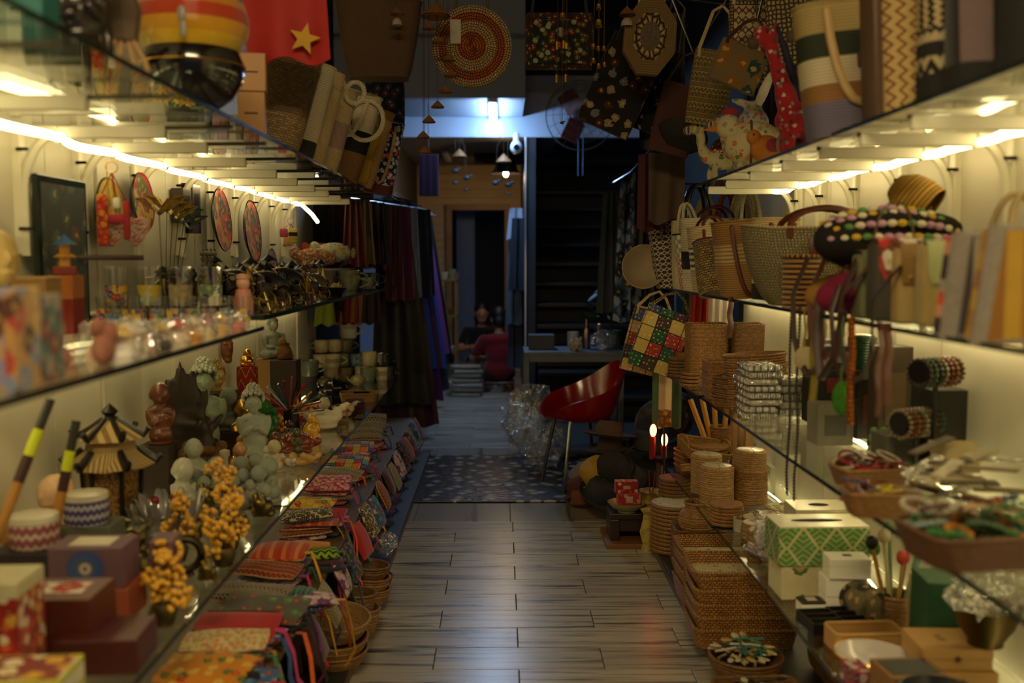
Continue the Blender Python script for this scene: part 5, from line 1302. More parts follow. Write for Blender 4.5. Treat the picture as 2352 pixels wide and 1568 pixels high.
fob('bunch of red embroidered key fobs hanging from a bracket', 280, LBY[3] - .11, -1.20, 1.80, .05, [('red_pouch', -.03, .10, .035, .16, floral('#a8281e', ('#d88a2a', '#c8401e'), .02, .5)), ('white_bead', .012, .11, .022, .035, WHITE), ('red_tassel', .04, .12, .02, .12, plain('#b02430', .8)), ('red_knot', .01, .16, .05, .03, plain('#b8283a', .7))])
FPINK = floral('#c8968a', ('#b03a44', '#8ab0a8', '#d8c0a0'), .022, .5, obj=True)
E_HEART = [((.18, 0, .62), (.26, .17, .28)), ((-.18, 0, .62), (.26, .17, .28)), ((0, 0, .38), (.28, .17, .34)), ((0, 0, .15), (.12, .1, .16))]
for i, (px, X) in enumerate(((312, -1.16), (258, -1.22))):
 p = atx(px, X, 1.49)
 lump('bheart', 'heart_cushion', ('pink flowered heart cushion hanging behind the pint glasses', 'pink flowered heart cushion half hidden by the red fobs')[i], 'cushion', p, E_HEART, FPINK, .105, .3, extra=[('cord', G().tube([(0, 0, .8), (-.1, 0, 2.4)], .012, 5), plain('#8a6a4a', .7))])
single('display_bar', G().tube([(-1.315, 3.06, 1.455), (-1.12, 3.14, 1.455)], .008, 8), plain('#3a1c16', .5), 'dark rod under the flowered heart cushions', 'rod')
b = gift_box('blue block holding the butterfly wires', atx(392, -1.17, ZLM2), .09, .07, .05, plain('#22365c', .5), 0, name='butterfly_block', cat='block')
BW = [floral('#d8b428', ('#3a4a1a', '#7a5a1a'), .03, .35), floral('#d0b030', ('#1c2a4a', '#a85a1e'), .03, .4), floral('#2a5a4a', ('#d8c82a', '#3a6a5a'), .03, .35), floral('#b8781e', ('#2a1a10', '#c8a83a'), .02, .4)]
for i, (px, dz, k) in enumerate(((360, .28, 3), (395, .30, 0), (418, .285, 1), (440, .275, 0), (462, .27, 2), (484, .25, 2))):
 p = atx(px, -1.165, ZLM2 + .05); c = Vector((0, 0, dz)); base = atx(392 + (i - 2.5) * 7, -1.17, ZLM2 + .05)
 b = thing('paper_butterfly', '%s paper butterfly on a wire, %s of the flock' % (('orange', 'yellow', 'mustard and blue', 'yellow', 'dark green', 'teal')[i], ORD[i]), 'butterfly', base, .2, group='paper butterflies on wires')
 off = Vector((p.x - base.x, p.y - base.y, 0)); top = off + c
 part('wire', G().tube([(0, 0, 0), tuple(off * .4 + c * .5), tuple(top)], .0014, 5), plain('#2a2a22', .4), b)
 for sx in (-1, 1):
  rows = []
  for j in range(5):
   f = j / 4; wdt = .075 * math.sin(PI * (.15 + .7 * f))
   rows.append([tuple(top + Vector((sx * wdt * t_, -.06 + .12 * f, .05 * t_))) for t_ in (0, .5, 1)])
  g = G().grid(rows); g.grid([[(x, y, z - .0012) for x, y, z in r] for r in rows], flip=True)
  part('wing', g, BW[k], b)
 part('butterfly_body', G().tube([tuple(top + Vector((0, -.05, 0))), tuple(top), tuple(top + Vector((0, .04, 0)))], [.002, .005, .003], 6), BLACKM, b)
robed_monk('dark wooden bell-shaped figure behind the butterflies', atx(378, -1.245, ZLM2), .155, DWOOD, .4)
robed_monk('second dark wooden figure beside the first', atx(400, -1.215, ZLM2), .15, plain('#3c2218', .35), .9)
robed_monk('dark wooden figure in front of the clock frame', atx(440, -1.22, ZLM2), .15, DWOOD, .2)
robed_monk('tiny wooden elder with a green robe', atx(345, -1.13, ZLM2), .10, plain('#6a5a2a', .5), .3)
for k in range(4):
 p = atx(468 + 9 * k, -1.22 + .012 * k, ZLM2); b = thing('shell_garland', 'string of small olive shells, %s of the hanging garlands' % ORD[k], 'garland', (p.x, p.y, ZLM2 + .20), group='shell garlands')
 for j in range(9): part('shell', G().ell((.004 * math.sin(j), 0, -.0225 * j), (.012, .011, .011), 7, 5), plain('#8a8458', .3, amt=.5), b)
 part('cord', G().tube([(0, 0, .02), (0, 0, -.2)], .0012, 4), BLACKM, b)
 part('stand_wire', G().tube([(0, .012, .02), (0, .014, -.2)], .002, 4), BLACKM, b)
def cyclo(label, loc, s, rz, mt, hood, rider=True):
 b = thing('rickshaw_model', label, 'model rickshaw', loc, rz, sc=s)
 def wheel(x, y, r):
  w_ = part('wheel', G().tube([(x, y + r * math.cos(2 * PI * i / 22), r + r * .95 * math.sin(2 * PI * i / 22)) for i in range(22)], r * .075, 6, True), mt, b)
  g = G()
  for k in range(8):
   a = PI * k / 8; g.tube([(x, y - r * .93 * math.cos(a), r - r * .93 * math.sin(a)), (x, y + r * .93 * math.cos(a), r + r * .93 * math.sin(a))], r * .025, 4)
  part('spoke', g, mt, w_); part('hub', G().tube([(x - r * .12, y, r), (x + r * .12, y, r)], r * .12, 8), mt, w_)
 wheel(-.24, -.35, .24); wheel(.24, -.35, .24); wheel(0, .5, .24)
 part('frame', G().tube([(0, .5, .24), (0, .15, .28), (0, -.3, .22)], .025, 6).tube([(-.24, -.35, .24), (.24, -.35, .24)], .02, 6).tube([(0, .5, .24), (0, .38, .62), (0, .2, .6)], .02, 6), mt, b)
 g = G().box((0, -.32, .30), (.42, .34, .05), .02); g.box((0, -.13, .47), (.42, .05, .34), .02); g.box((-.21, -.3, .4), (.03, .32, .16), .01); g.box((.21, -.3, .4), (.03, .32, .16), .01); g.box((0, -.6, .12), (.36, .2, .03), .01)
 part('seat', g, plain('#2a1c14', .5), b)
 rows = [[(-.24 + .48 * j / 6, -.1 - .42 * math.sin(a) * (1), .62 + .28 * math.cos(a) - .05 * (j / 3 - 1) ** 2) for j in range(7)] for a in [R(-25 + 115 * i / 7) for i in range(8)]]
 g = G().grid(rows); g.grid([[(x, y, z - .015) for x, y, z in r] for r in rows], flip=True); part('hood', g, hood, b)
 part('handlebar', G().tube([(-.2, .08, .66), (0, .12, .62), (.2, .08, .66)], .015, 6), mt, b)
 part('saddle', G().ell((0, .38, .66), (.06, .1, .03), 8, 5), BLACKM, b)
 if rider:
  part('rider', G().tube([(0, .38, .68), (0, .36, .85), (0, .33, 1.0)], [.08, .09, .05], 8).ell((0, .32, 1.08), (.06, .06, .07), 8, 6).tube([(.07, .35, .95), (.12, .22, .85), (.16, .1, .68)], .025, 6).tube([(-.07, .35, .95), (-.12, .22, .85), (-.16, .1, .68)], .025, 6).tube([(.05, .38, .66), (.08, .3, .45), (.06, .42, .3)], .03, 6).tube([(-.05, .38, .66), (-.08, .3, .5), (-.06, .44, .36)], .03, 6), mt, b)
  part('cone_hat', G().lathe([(.2, 1.06), (.1, 1.13), (.001, 1.2), (.001, 1.19), (.19, 1.05)], 16, (0, .32, 0)), hood, b)
 return b
GM = metal('#a8935a', .35); BM = metal('#2a2824', .4)
cyclo('brass wire rickshaw with big spoked wheels at the shelf edge', (-.82, 3.42, ZLM2), .155, R(62), GM, BLACKM, True)
cyclo('black wire rickshaw with a conical-hatted driver', (-.855, 3.85, ZLM2), .165, R(60), BM, BLACKM)
cyclo('black wire rickshaw parked behind the brass one', (-.99, 3.62, ZLM2), .16, R(75), BM, BLACKM)
cyclo('copper wire rickshaw beside the dark dishes', (-.81, 4.25, ZLM2), .13, R(58), metal('#8a6a3a', .4), plain('#3a2a1c', .5))
cyclo('small brass rickshaw behind the driver in black', (-1.05, 4.15, ZLM2), .14, R(70), GM, BLACKM)
def bike_man(label, loc, s, rz, mt):
 b = thing('wire_figure', label, 'figurine', loc, rz, sc=s)
 part('base', G().box((0, 0, .02), (.5, .3, .04), .01), DWOOD, b, False)
 part('figure', G().tube([(-.15, 0, .04), (-.05, 0, .4), (0, 0, .55)], .04, 6).tube([(.15, .02, .04), (.06, 0, .38), (0, 0, .55)], .04, 6).tube([(0, 0, .55), (0, 0, .85)], [.07, .09], 8).ell((0, 0, 1.0), (.08, .08, .1), 8, 6).tube([(-.3, -.02, .62), (-.1, 0, .8), (.1, 0, .8), (.3, -.02, .6)], .03, 6), mt, b)
 part('pole', G().tube([(-.45, 0, .88), (0, 0, .92), (.45, 0, .88)], .018, 5), mt, b)
 for sx in (-.42, .42): part('pannier', G().lathe([(.001, .3), (.1, .3), (.14, .42), (.02, .86), (.001, .87)], 8, (sx, 0, 0)), mt, b)
 part('cone_hat', G().lathe([(.24, 1.02), (.001, 1.2), (.001, 1.18)], 14), BLACKM, b)
for i, (px, X, mt, lb) in enumerate(((560, -1.0, BM, 'black wire peasant with shoulder pole beside the rickshaws'), (520, -1.06, GM, 'brass wire peasant with shoulder pole behind the glasses'), (690, -.93, metal('#5a6a3a', .5), 'green patinated wire peasant with shoulder pole'), (600, -1.08, BM, 'black wire peasant in front of the golden bust'), (480, -1.08, metal('#8a6a3a', .4), 'copper wire peasant among the shell strings'), (705, -.87, metal('#a8843a', .35), 'brass wire peasant by the black rickshaw'))):
 bike_man(lb, atx(px, X, ZLM2), .13, .3 * i, mt)
for i in range(11):
 q = random.Random(i + 9); bike_man('%s wire peasant in the crowded back rows, %s from the street' % (('brass', 'black', 'copper', 'green')[i % 4], ORD[i]), (-1.2 + .12 * (i % 3) + q.uniform(-.02, .02), 3.55 + .22 * i, ZLM2), q.uniform(.11, .16), q.uniform(0, 2), (GM, BM, metal('#8a6a3a', .4), metal('#5a6a3a', .5))[i % 4])
E_BUST = [((0, 0, .12), (.26, .16, .14)), ((0, 0, .3), (.24, .14, .16)), ((0, 0, .48), (.08, .08, .12)), ((0, -.01, .72), (.17, .19, .22)), ((0, -.2, .7), (.025, .035, .04)), ((0, -.17, .6), (.05, .03, .02)), ((.17, .01, .7), (.025, .05, .08)), ((-.17, .01, .7), (.025, .05, .08))]
b = lump('bbust', 'golden_bust', 'slim golden bust wearing a black conical hat', 'statue', atx(604, -1.16, ZLM2), E_BUST, metal('#b98a3a', .3), .15, .7, extra=[('cone_hat', G().lathe([(.42, .82), (.2, .95), (.001, 1.06), (.001, 1.04), (.40, .80)], 20), BLACKM)])
lump('bbust', 'golden_bust', 'golden bald child bust beside the hatted one', 'statue', atx(636, -1.13, ZLM2), E_BUST, metal('#a87c34', .3), .15, .8)
p = atx(667, -1.20, 1.79)
fob('keyring with a striped yellow roll hanging from the last brackets', 667, p.y, -1.20, 1.785, .10, [('yellow_roll', .012, .06, .05, .085, stripes(('#c8b04a', '#b89c3a', '#1c1814', '#c8b04a'), .09, 'v')), ('red_ball', -.04, .06, .045, .05, plain('#b0445a', .8)), ('tan_ball', -.02, .11, .045, .05, plain('#c08a5a', .8))])
gift_box('flat carton hidden under the plush cushions', (-1.10, 6.1, ZLM2), .34, 1.2, .12, plain('#5a4630', .8), 0, name='carton')
FLO = floral('#b8b48c', ('#5a9a94', '#c8786a', '#a8a04a', '#7a8ab0'), .03, .5, obj=True)
E_FISH = [((0, 0, .3), (.52, .3, .28)), ((.42, 0, .3), (.2, .2, .2)), ((-.5, 0, .42), (.16, .12, .2), (0, -30, 0)), ((-.2, -.1, .12), (.2, .2, .12))]
lump('bfish', 'fish_cushion', 'flowered plush fish cushion lying on the dark shelf', 'cushion', atx(768, -1.06, ZLM2 + .15), E_FISH, FLO, .23, .25)
lump('bfish', 'fish_cushion', 'orange plush cushion behind the flowered fish', 'cushion', atx(738, -1.20, ZLM2 + .17), E_FISH, plain('#b8482a', .9), .2, .2)
lump('bfish', 'fish_cushion', 'rust flowered plush cushion under the flowered fish', 'cushion', atx(722, -1.13, ZLM2 + .12), E_FISH, floral('#9c6a4a', ('#c8a070', '#8a4a3a', '#c8b090'), .02, .5, obj=True), .22, .3)
lump('bfish', 'fish_cushion', 'blue-grey flowered plush cushion in front of the steel mug', 'cushion', atx(752, -1.0, ZLM2 + .0), E_FISH, floral('#54587a', ('#8a8ab0', '#b89a8a'), .02, .45, obj=True), .16, .9)
E_DOLL = [((0, 0, .14), (.2, .16, .15)), ((0, 0, .36), (.15, .12, .2)), ((0, 0, .74), (.22, .21, .25)), ((.2, -.04, .34), (.06, .07, .15), (0, -20, 0)), ((-.2, -.04, .34), (.06, .07, .15), (0, 20, 0))]
g = G().ell((0, .03, .82), (.245, .225, .2), 14, 8); g.tube(arc((0, -.02, .70), .235, 160, 20, 8, ry=.24), .04, 6)
lump('bdoll', 'cloth_doll', 'faceless cloth doll with a dark headscarf leaning forward', 'doll', atx(826, -.99, ZLM2 + .13), E_DOLL, plain('#b97a52', .8), .215, .3, rot=(R(8), R(6), .5), extra=[('headscarf', g, floral('#3a2428', ('#7a3a3a', '#5a4a4a'), .2, .5))])
mug('brushed steel mug with a black handle', atx(722, -.99, ZLM2), .044, .105, STEEL, .3, taper=.98, hmat=BLACKM)
mug('big grey-green bowl-shaped cup near the shelf edge', atx(800, -.87, ZLM2), .072, .085, glaze('#7c7f64', '#5f624a'), .35, taper=.72)
mug('grey-green cup nested on top of the big one', atx(800, -.87, ZLM2 + .045), .068, .07, glaze('#7c7f64', '#5f624a'), .5, taper=.72)
mug('dark teal glazed mug beside the green cups', atx(853, -.845, ZLM2), .058, .09, glaze('#1e2c30', '#2e3f40'), .3, taper=.85)
mug('cream cup behind the green cups', atx(775, -1.0, ZLM2), .06, .085, CR, .3, taper=.8)
mug('small grey cup with a curled handle at the edge', atx(845, -.79, ZLM2), .036, .07, glaze('#6f6a58', '#54503f'), .4)
for k in range(4):
 bowl('thin black lacquer dish, %s of the pile at the shelf edge' % ('bottom', 'second', 'third', 'top')[k], (-.80 + .006 * k, 4.72, ZLM2 + .010 * k), .058, .014, plain('#17100e', .15), 0, .75, group='piled lacquer dishes')
for px, X, hh, c, lb in ((775, -.84, .055, '#8a7a3a', 'olive egg-shaped trinket beside the copper rickshaw'), (690, -1.03, .06, '#3a6a3a', 'green beaded trinket behind the rickshaws'), (740, -.93, .05, '#8c8a80', 'grey beaded trinket basket'), (770, -.90, .06, '#c8b48a', 'cream shell animal trinket'), (655, -1.0, .05, '#8a3a2a', 'red painted trinket in the rickshaw row'), (628, -.92, .045, '#c8a040', 'yellow painted trinket in the rickshaw row'), (585, -.88, .05, '#6a5a3a', 'bronze trinket under the black hats')):
 lump('bpig', 'animal_trinket', lb, 'trinket', atx(px, X, ZLM2), E_PIG, plain(c, .4, amt=.4, scale=60, bump=.6), hh, .5)
ROSE = plain('#b02a3c', .8);
for i, (px, X, dz, c) in enumerate(((838, -.97, .12, '#b8344a'), (858, -.945, .12, '#c03a34'), (848, -.93, .12, '#c8503a'), (862, -.98, .12, '#b83a5a'))):
 p = atx(px, X, ZLM2 + dz); b = thing('cloth_rose', '%s rolled cloth rose, %s of the heap' % (('pink', 'red', 'orange-red', 'magenta')[i], ORD[i]), 'rose', p, i, group='cloth roses')
 for k in range(3): part('petal_roll', G().tube([((.008 + .01 * k) * math.cos(t_ * .7), (.008 + .01 * k) * math.sin(t_ * .7), .004 * t_ * .3) for t_ in range(9)], .012, 6), plain(c, .85), b)
CH = floral('#a8504a', ('#d8a0a0', '#8c2a2a'), .012, .4, obj=True)
for i, (px, X, dz, hh, mt, lb) in enumerate(((890, -.83, 0, .16, CH, 'red flowered rag doll sitting at the shelf end'), (915, -.79, .0, .17, floral('#b87060', ('#c8a890', '#a84a3a'), .012, .5, obj=True), 'salmon rag doll leaning out at the shelf corner'), (872, -.97, .12, .13, plain('#b8a48a', .9), 'beige plush bear behind the rag dolls'), (885, -.94, .12, .10, plain('#c0a088', .9), 'small beige plush bear on the rag dolls'))):
 lump('bdoll', 'rag_doll', lb, 'doll', atx(px, X, ZLM2 + dz - .003), E_DOLL, mt, hh, .4 + .3 * i)
# == upper souvenir shelf
Z = ZLU
gift_box('teal box in the dark foreground of the upper shelf', (-.90, 1.93, Z), .10, .10, .12, plain('#1f6a66', .6), .1)
E_HORSE = [((0, 0, .55), (.2, .4, .2)), ((0, -.38, .78), (.1, .14, .26), (35, 0, 0)), ((0, -.56, 1.0), (.09, .2, .1), (25, 0, 0)), ((.12, -.25, .22), (.06, .06, .26)), ((-.12, -.25, .22), (.06, .06, .26)), ((.12, .28, .22), (.07, .07, .26)), ((-.12, .28, .22), (.07, .07, .26)), ((0, .48, .45), (.05, .07, .25))]
lump('bhorse', 'horse_statue', 'black carved horse on the upper shelf', 'statue', (-.93, 2.25, Z), E_HORSE, plain('#14100e', .3), .25, .9)
lump('bhorse', 'horse_statue', 'dark brown carved horse behind the black one', 'statue', (-1.08, 2.55, Z), E_HORSE, DWOOD, .28, .4)
robed_monk('black lacquer figure with a gilt collar on the upper shelf', (-.86, 2.08, Z), .25, plain('#1c1512', .25), .5)
b = thing('straw_doll', 'pale straw doll with rope legs beside the lacquered vase', 'doll', (-.86, 2.33, Z), .3)
part('body', G().tube([(0, 0, .10), (0, 0, .17), (0, 0, .22)], [.03, .04, .02], 8), plain('#5c4a38', .8), b)
part('head', G().ell((0, 0, .25), (.03, .03, .035), 10, 7), plain('#6a5844', .8), b)
for sx, l in ((-.025, .0), (-.008, .012), (.012, .004), (.028, .01)): part('rope_leg', G().tube([(sx * .5, -.01, .11), (sx * 1.6, -.03, .05), (sx * 1.9, -.035, l)], .006, 6), plain('#a9855a', .8), b)
RBW = stripes(('#c9a01c', '#c08a1a', '#a83a1c', '#b8781c', '#c9a81e', '#c9a81e', '#6a8a24', '#1c5a2a'), .29, 'v', .12)
VP = [(.001, .002), (.06, 0), (.10, .03), (.128, .075), (.134, .115), (.120, .150), (.132, .165), (.146, .20), (.148, .235), (.135, .275), (.10, .30), (.05, .315), (.001, .318)]
b = jar('big lacquered vase with a rainbow-banded upper half', (-.815, 2.69, Z), VP, BLACKM, 'lacquer_vase', 'vase', bands=[(0, 5, plain('#0f0d0c', .12, coat=.6), 'black_bulb'), (5, 12, RBW, 'banded_bulb')], n=36)
part('gilt_line', G().tube([(.1345 * math.cos(2 * PI * i / 36), .1345 * math.sin(2 * PI * i / 36), .112) for i in range(36)], .0022, 5, True), GOLD, b)
part('painted_figure', G().ell((.02, -.150, .215), (.011, .004, .02), 8, 6).ell((.022, -.147, .18), (.009, .004, .025), 8, 6), plain('#8c8a80', .4), b)
WC = wood('#b98a54', '#94683a', 1, 5, .5)
for i, (px, z0, hh, ww, lb) in enumerate(((580, 0, .135, .085, 'lower carved wooden slab holder with burnt lettering'), (578, .137, .12, .095, 'upper wooden slab holder stacked on the lettered one'))):
 p = atx(px, -.80, Z + z0)
 gift_box(lb, p, ww, .06, hh, WC, .15, name='wood_holder', cat='holder', front=(.5, .05), front_mat=plain('#5c3a1c', .6))
gift_box('tall thin wooden board behind the slab holders', atx(566, -.86, Z), .035, .08, .25, wood('#9a6a34', '#7a4c22', 1, 5), .1, name='wood_board', cat='board')
gift_box('souvenir box with a blue landscape beside the wooden slabs', atx(556, -.90, Z), .09, .06, .10, floral('#5a6a6c', ('#3a5a3a', '#8a9a9a', '#c8a04a'), .04, .5), .1)
p = ony(672, 20, 3.3)
p.x -= .035
fb = hanging('red flag with one yellow star hanging above the bags', (p.x, 3.3, 2.46), .27, .37, plain('#a81410', .7, amt=.25), .06, 1.5, .018, name='flag', cat='flag', lean=.02)
def star(r, th=.003, r2=.42):
 pts = []
 for i in range(10):
  a = R(90 + 36 * i); q = r if i % 2 == 0 else r * r2; pts.append((q * math.cos(a), 0, q * math.sin(a)))
 g = G().cap([(x, -th, z) for x, y, z in pts]); g.cap([(x, th, z) for x, y, z in pts], True); g.grid([[(x, -th, z) for x, y, z in pts], [(x, th, z) for x, y, z in pts]], True, flip=True); return g
so = part('star', star(.052), plain('#c89a1c', .7), fb, False); q = ony(697, 88, 3.27); so.location = Vector((q.x - p.x, -.028, q.z - 2.46)); so.rotation_euler = (0, R(14), 0)
part('rod', G().tube([(-.135, 0, 0), (.135, 0, 0)], .006, 6).tube([(-.135, 0, 0), (-.72, 0, .0)], .006, 6), DWOOD, fb)
tote('tall seagrass basket bag leaning over the aisle', (-.835, 3.72, Z + .012), .24, .19, .40, [(.3, SEA), (.45, weave('#7d6139', '#5c4424', '#2a1c0c', .016, .009, .7)), (.25, SEA)], tilt=(0, 11), handle='strap', hmat=DLEATH, hr=.009, hh=.1, bottom=.7, rz=.2)
tote('cream crochet-edged tote behind the seagrass basket', (-.85, 4.02, Z + .010), .22, .13, .38, [(.2, plain('#161412', .8)), (.8, CREAMROPE)], tilt=(0, 13), handle='strap', hmat=LEATH, hr=.007, hh=.16, rz=.15)
tote('beige tote with a braided side strip', (-.84, 4.25, Z + .010), .20, .12, .40, [(1, JUTE)], tilt=(0, 13), handle='drop', hmat=DLEATH, hr=.006, hh=.14, rim=SEA, rz=.2)
b = tote('natural rope tote with mauve middle bands', (-.835, 4.52, Z + .010), .22, .12, .37, [(.28, JUTE), (.32, rope('#b0938a', '#6e5650', .0075)), (.4, JUTE)], tilt=(0, 14), handle='rope', hmat=CREAMROPE, hr=.0095, hh=.07, rz=.1, ring=(.10, .36, .04))
b = tote('rope tote in brown, black and cream blocks with a round handle', (-.82, 5.0, Z + .010), .25, .13, .43, [(.32, rope('#8a6238', '#4a3218', .008)), (.25, rope('#17181a', '#050505', .008)), (.43, CREAMROPE)], tilt=(0, 15), handle='drop', hmat=CREAMROPE, hr=.0105, hh=.2, rz=.1, ring=(.075, .30, .085))
part('olive_badge', G().ell((-.02, -.072, .27), (.035, .008, .04), 12, 8), plain('#2c3020', .9), b)
tote('mustard and natural rope tote at the shelf end', (-.80, 5.38, Z + .010), .26, .14, .41, [(1, rope('#c6a05c', '#6e5226', .011))], tilt=(0, 15), handle='strap', hmat=DLEATH, hr=.008, hh=.08, rz=.15, rim=plain('#a8861e', .8))
tote('navy bag embroidered with white leaves hooked at the shelf end', (-.70, 5.62, Z - .03), .20, .10, .40, [(.12, plain('#5a1418', .8)), (.88, floral('#1c2850', ('#c8ccd0', '#c8ccd0', '#c84a3a', '#b8bcc4'), .026, .4))], tilt=(0, 9), handle='drop', hmat=rope('#c9a878', '#7a5c38', .006), hr=.009, hh=.32, rz=.2)
flap_bag('mustard flat purse squeezed between two rope totes', (-.775, 5.22, Z + .012), .16, .03, .30, plain('#a8861e', .85), plain('#a8861e', .85), tilt=(0, 15), rz=.3)
# == pouches on the low bench
PM = {
 'bw': ethnic('#17140f', '#b8a98a', '#8a2a1e', .035), 'bw2': ethnic('#b5a684', '#1c1814', '#3a2a1c', .03), 'grn': ethnic('#1e2a1c', '#b8a98a', '#7a2a20', .05),
 'patch': patchwork(('#a82018', '#b8281c', '#3c86a8', '#c86a1c', '#b09a1c', '#8c1c3a', '#2a3a7a'), .045), 'pink': floral('#a8304a', ('#d8909a', '#c86a7a', '#e0b0a8'), .018, .5), 'rose': plain('#a82a4a', .85),
 'yel': floral('#c8a028', ('#b83a1c', '#3a7a2a', '#d8b84a', '#c8641c'), .035, .45), 'orange': fabric('#c8741c'), 'ostr': stripes(('#b03a1c', '#a8341c', '#c8682a', '#a83a28', '#b84a34', '#c87a4a'), .09, 'u'), 'teal': stripes(('#1c4a44', '#2a6a5c', '#14302c', '#3a7a68'), .03, 'u'),
 'lime': zigzag('#8aa81c', '#1a2010', .03, .03, .02, .45), 'grey': floral('#57544a', ('#6a665a', '#7a3a34', '#4a7a4a'), .05, .3), 'red': fabric('#a8141a'), 'cream': floral('#c8b48a', ('#b8945a', '#c8784a', '#b8a86a', '#a88a5a'), .014, .45), 'omap': floral('#c8801c', ('#b83a1c', '#d8b04a', '#4a6a2a'), .04, .3),
 'paper': plain('#c8b694', .8), 'blue': floral('#2a5a8a', ('#c8a0a0', '#3a7aa8', '#8a2a3a'), .03, .4), 'dark': floral('#1e1620', ('#6a1c30', '#2a3a6a', '#5a4a1c'), .025, .45), 'plum': fabric('#4a1c30'), 'kilim': ethnic('#a8482a', '#3a2418', '#c8a86a', .045), 'navy': fabric('#1a2038'), 'ppl': floral('#6a3a68', ('#b890b0', '#c8b0b8'), .03, .5), 'elph': floral('#b8a888', ('#221c16', '#2a241c'), .016, .5),
}
def stack(px, X, n, w, d, top, label, rz, h=.022, lean=(0, 0), strap=None, trim=None, seed=0, zt=.0):
 loc = atx(px, X, ZLP + .06); z = ZLP; q = random.Random(seed + px)
 fill = ['dark', 'plum', 'patch', 'bw', 'navy', 'pink', 'blue', 'ostr', 'ppl', 'kilim', 'red']
 for k in range(n):
  m = q.choice(fill)
  pouch('%s pouch under the %s, %s from below' % ({'dark': 'dark printed', 'plum': 'plum', 'patch': 'patchwork', 'bw': 'black and cream', 'navy': 'navy', 'pink': 'rose printed', 'blue': 'blue printed', 'ostr': 'rust striped', 'ppl': 'purple', 'kilim': 'kilim', 'red': 'red'}[m], ' '.join(label.split()[:7]), ORD[k]), (loc.x + q.uniform(-.02, .03), loc.y + q.uniform(-.02, .02), z), w * q.uniform(.85, 1.02), d * q.uniform(.85, 1.05), .02, PM[m], rz + q.uniform(-.25, .25), seed=k, strap=q.choice(RIB) if k % 2 == 0 else None, drop=q.uniform(.1, .22), group='piled pouches')
  z += .0195
 pouch(label, (loc.x, loc.y, z + zt), w, d, h, PM[top], rot=(R(lean[0]), R(lean[1]), rz), trim=trim, strap=strap, seed=seed + 1, drop=.2)
stack(852, -.84, 3, .20, .15, 'grn', 'green and cream tribal purse at the far end', .05, .05, (38, 0), seed=1)
stack(842, -.80, 4, .20, .14, 'bw', 'black and cream tribal purse in the far row', .1, .045, (32, 0), '#2c6a5a', seed=2)
stack(825, -.86, 3, .22, .13, 'grn', 'long tribal pouch before the far purses', -.05, .03, (12, 0), '#2c3a7a', seed=3)
stack(808, -.84, 3, .25, .15, 'patch', 'red and orange patchwork purse with gold thread', .05, .03, (14, 0), '#c84a1c', '#a82a3a', 4)
stack(792, -.81, 3, .25, .16, 'patch', 'patchwork purse of red, blue and yellow squares', -.05, .035, (16, 0), '#b8203a', '#8c1c5a', 5)
stack(780, -.81, 2, .22, .13, 'bw2', 'cream elephant-print pouch with dotted edge', -.2, .03, (12, 4), '#d8612a', '#c8b890', 6)
stack(755, -.80, 4, .21, .16, 'pink', 'rose pouch printed with a mandala', .05, .028, (14, 0), '#2c4a8a', '#a82a3a', 7)
stack(735, -.75, 3, .20, .17, 'rose', 'flat crimson notebook cover with dotted edging', -.05, .012, (8, 0), '#c0387a', '#c8b0a0', 8)
stack(712, -.82, 3, .22, .11, 'yel', 'yellow pouch with red and green flowers', -.15, .045, (10, 0), seed=9)
stack(705, -.78, 4, .21, .10, 'elph', 'cream pouch printed with black elephants', .25, .042, (6, -4), '#b8203a', '#2a3050', 10)
stack(690, -.74, 2, .20, .13, 'orange', 'orange zip pouch with a dark woven patch', -.06, .03, (14, 0), '#e0a52c', '#c8641c', 11)
stack(735, -.66, 2, .14, .10, 'lime', 'lime green and black leaf-print pouch', .3, .035, (5, 0), '#3a7d5a', seed=12)
stack(645, -.77, 4, .19, .12, 'ostr', 'rust striped rounded zip pouch', -.05, .055, (10, 0), '#e0a52c', '#b89a50', 13)
stack(655, -.70, 1, .19, .11, 'teal', 'teal striped zip pouch below the rust one', -.05, .045, (0, 0), seed=14)
stack(612, -.80, 3, .24, .12, 'kilim', 'kilim-patterned pouch with a woven lozenge', -.2, .03, (10, 3), seed=15)
stack(722, -.60, 1, .15, .10, 'ppl', 'crumpled purple pouch over the baskets', .4, .03, (0, 8), '#e0a52c', seed=16)
stack(580, -.80, 2, .25, .12, 'bw', 'dark tribal roll pouch below the kilim one', -.18, .035, (5, 0), seed=17)
stack(605, -.72, 3, .26, .16, 'grey', 'grey canvas pouch with an elephant patch', -.12, .022, (10, 3), '#15131a', seed=18)
stack(545, -.76, 3, .24, .15, 'red', 'bright red cotton pouch with pleats', -.05, .025, (16, 0), '#c0387a', seed=19)
stack(520, -.745, 4, .23, .10, 'cream', 'cream beaded purse with a sewn top edge', .03, .034, (14, 0), seed=20)
stack(475, -.76, 3, .24, .15, 'omap', 'orange pouch printed with a landscape', -.1, .024, (10, 0), '#15131a', seed=21)
stack(560, -.66, 2, .17, .13, 'blue', 'blue pouch beside the orange landscape pouch', -.1, .02, (6, 0), '#b8203a', seed=22)
stack(455, -.70, 2, .22, .16, 'paper', 'cream paper envelope with a red emblem', -.4, .008, (8, 0), seed=23)
stack(420, -.78, 2, .2, .14, 'paper', 'second cream paper envelope at the frame edge', .2, .008, (8, 0), seed=24)
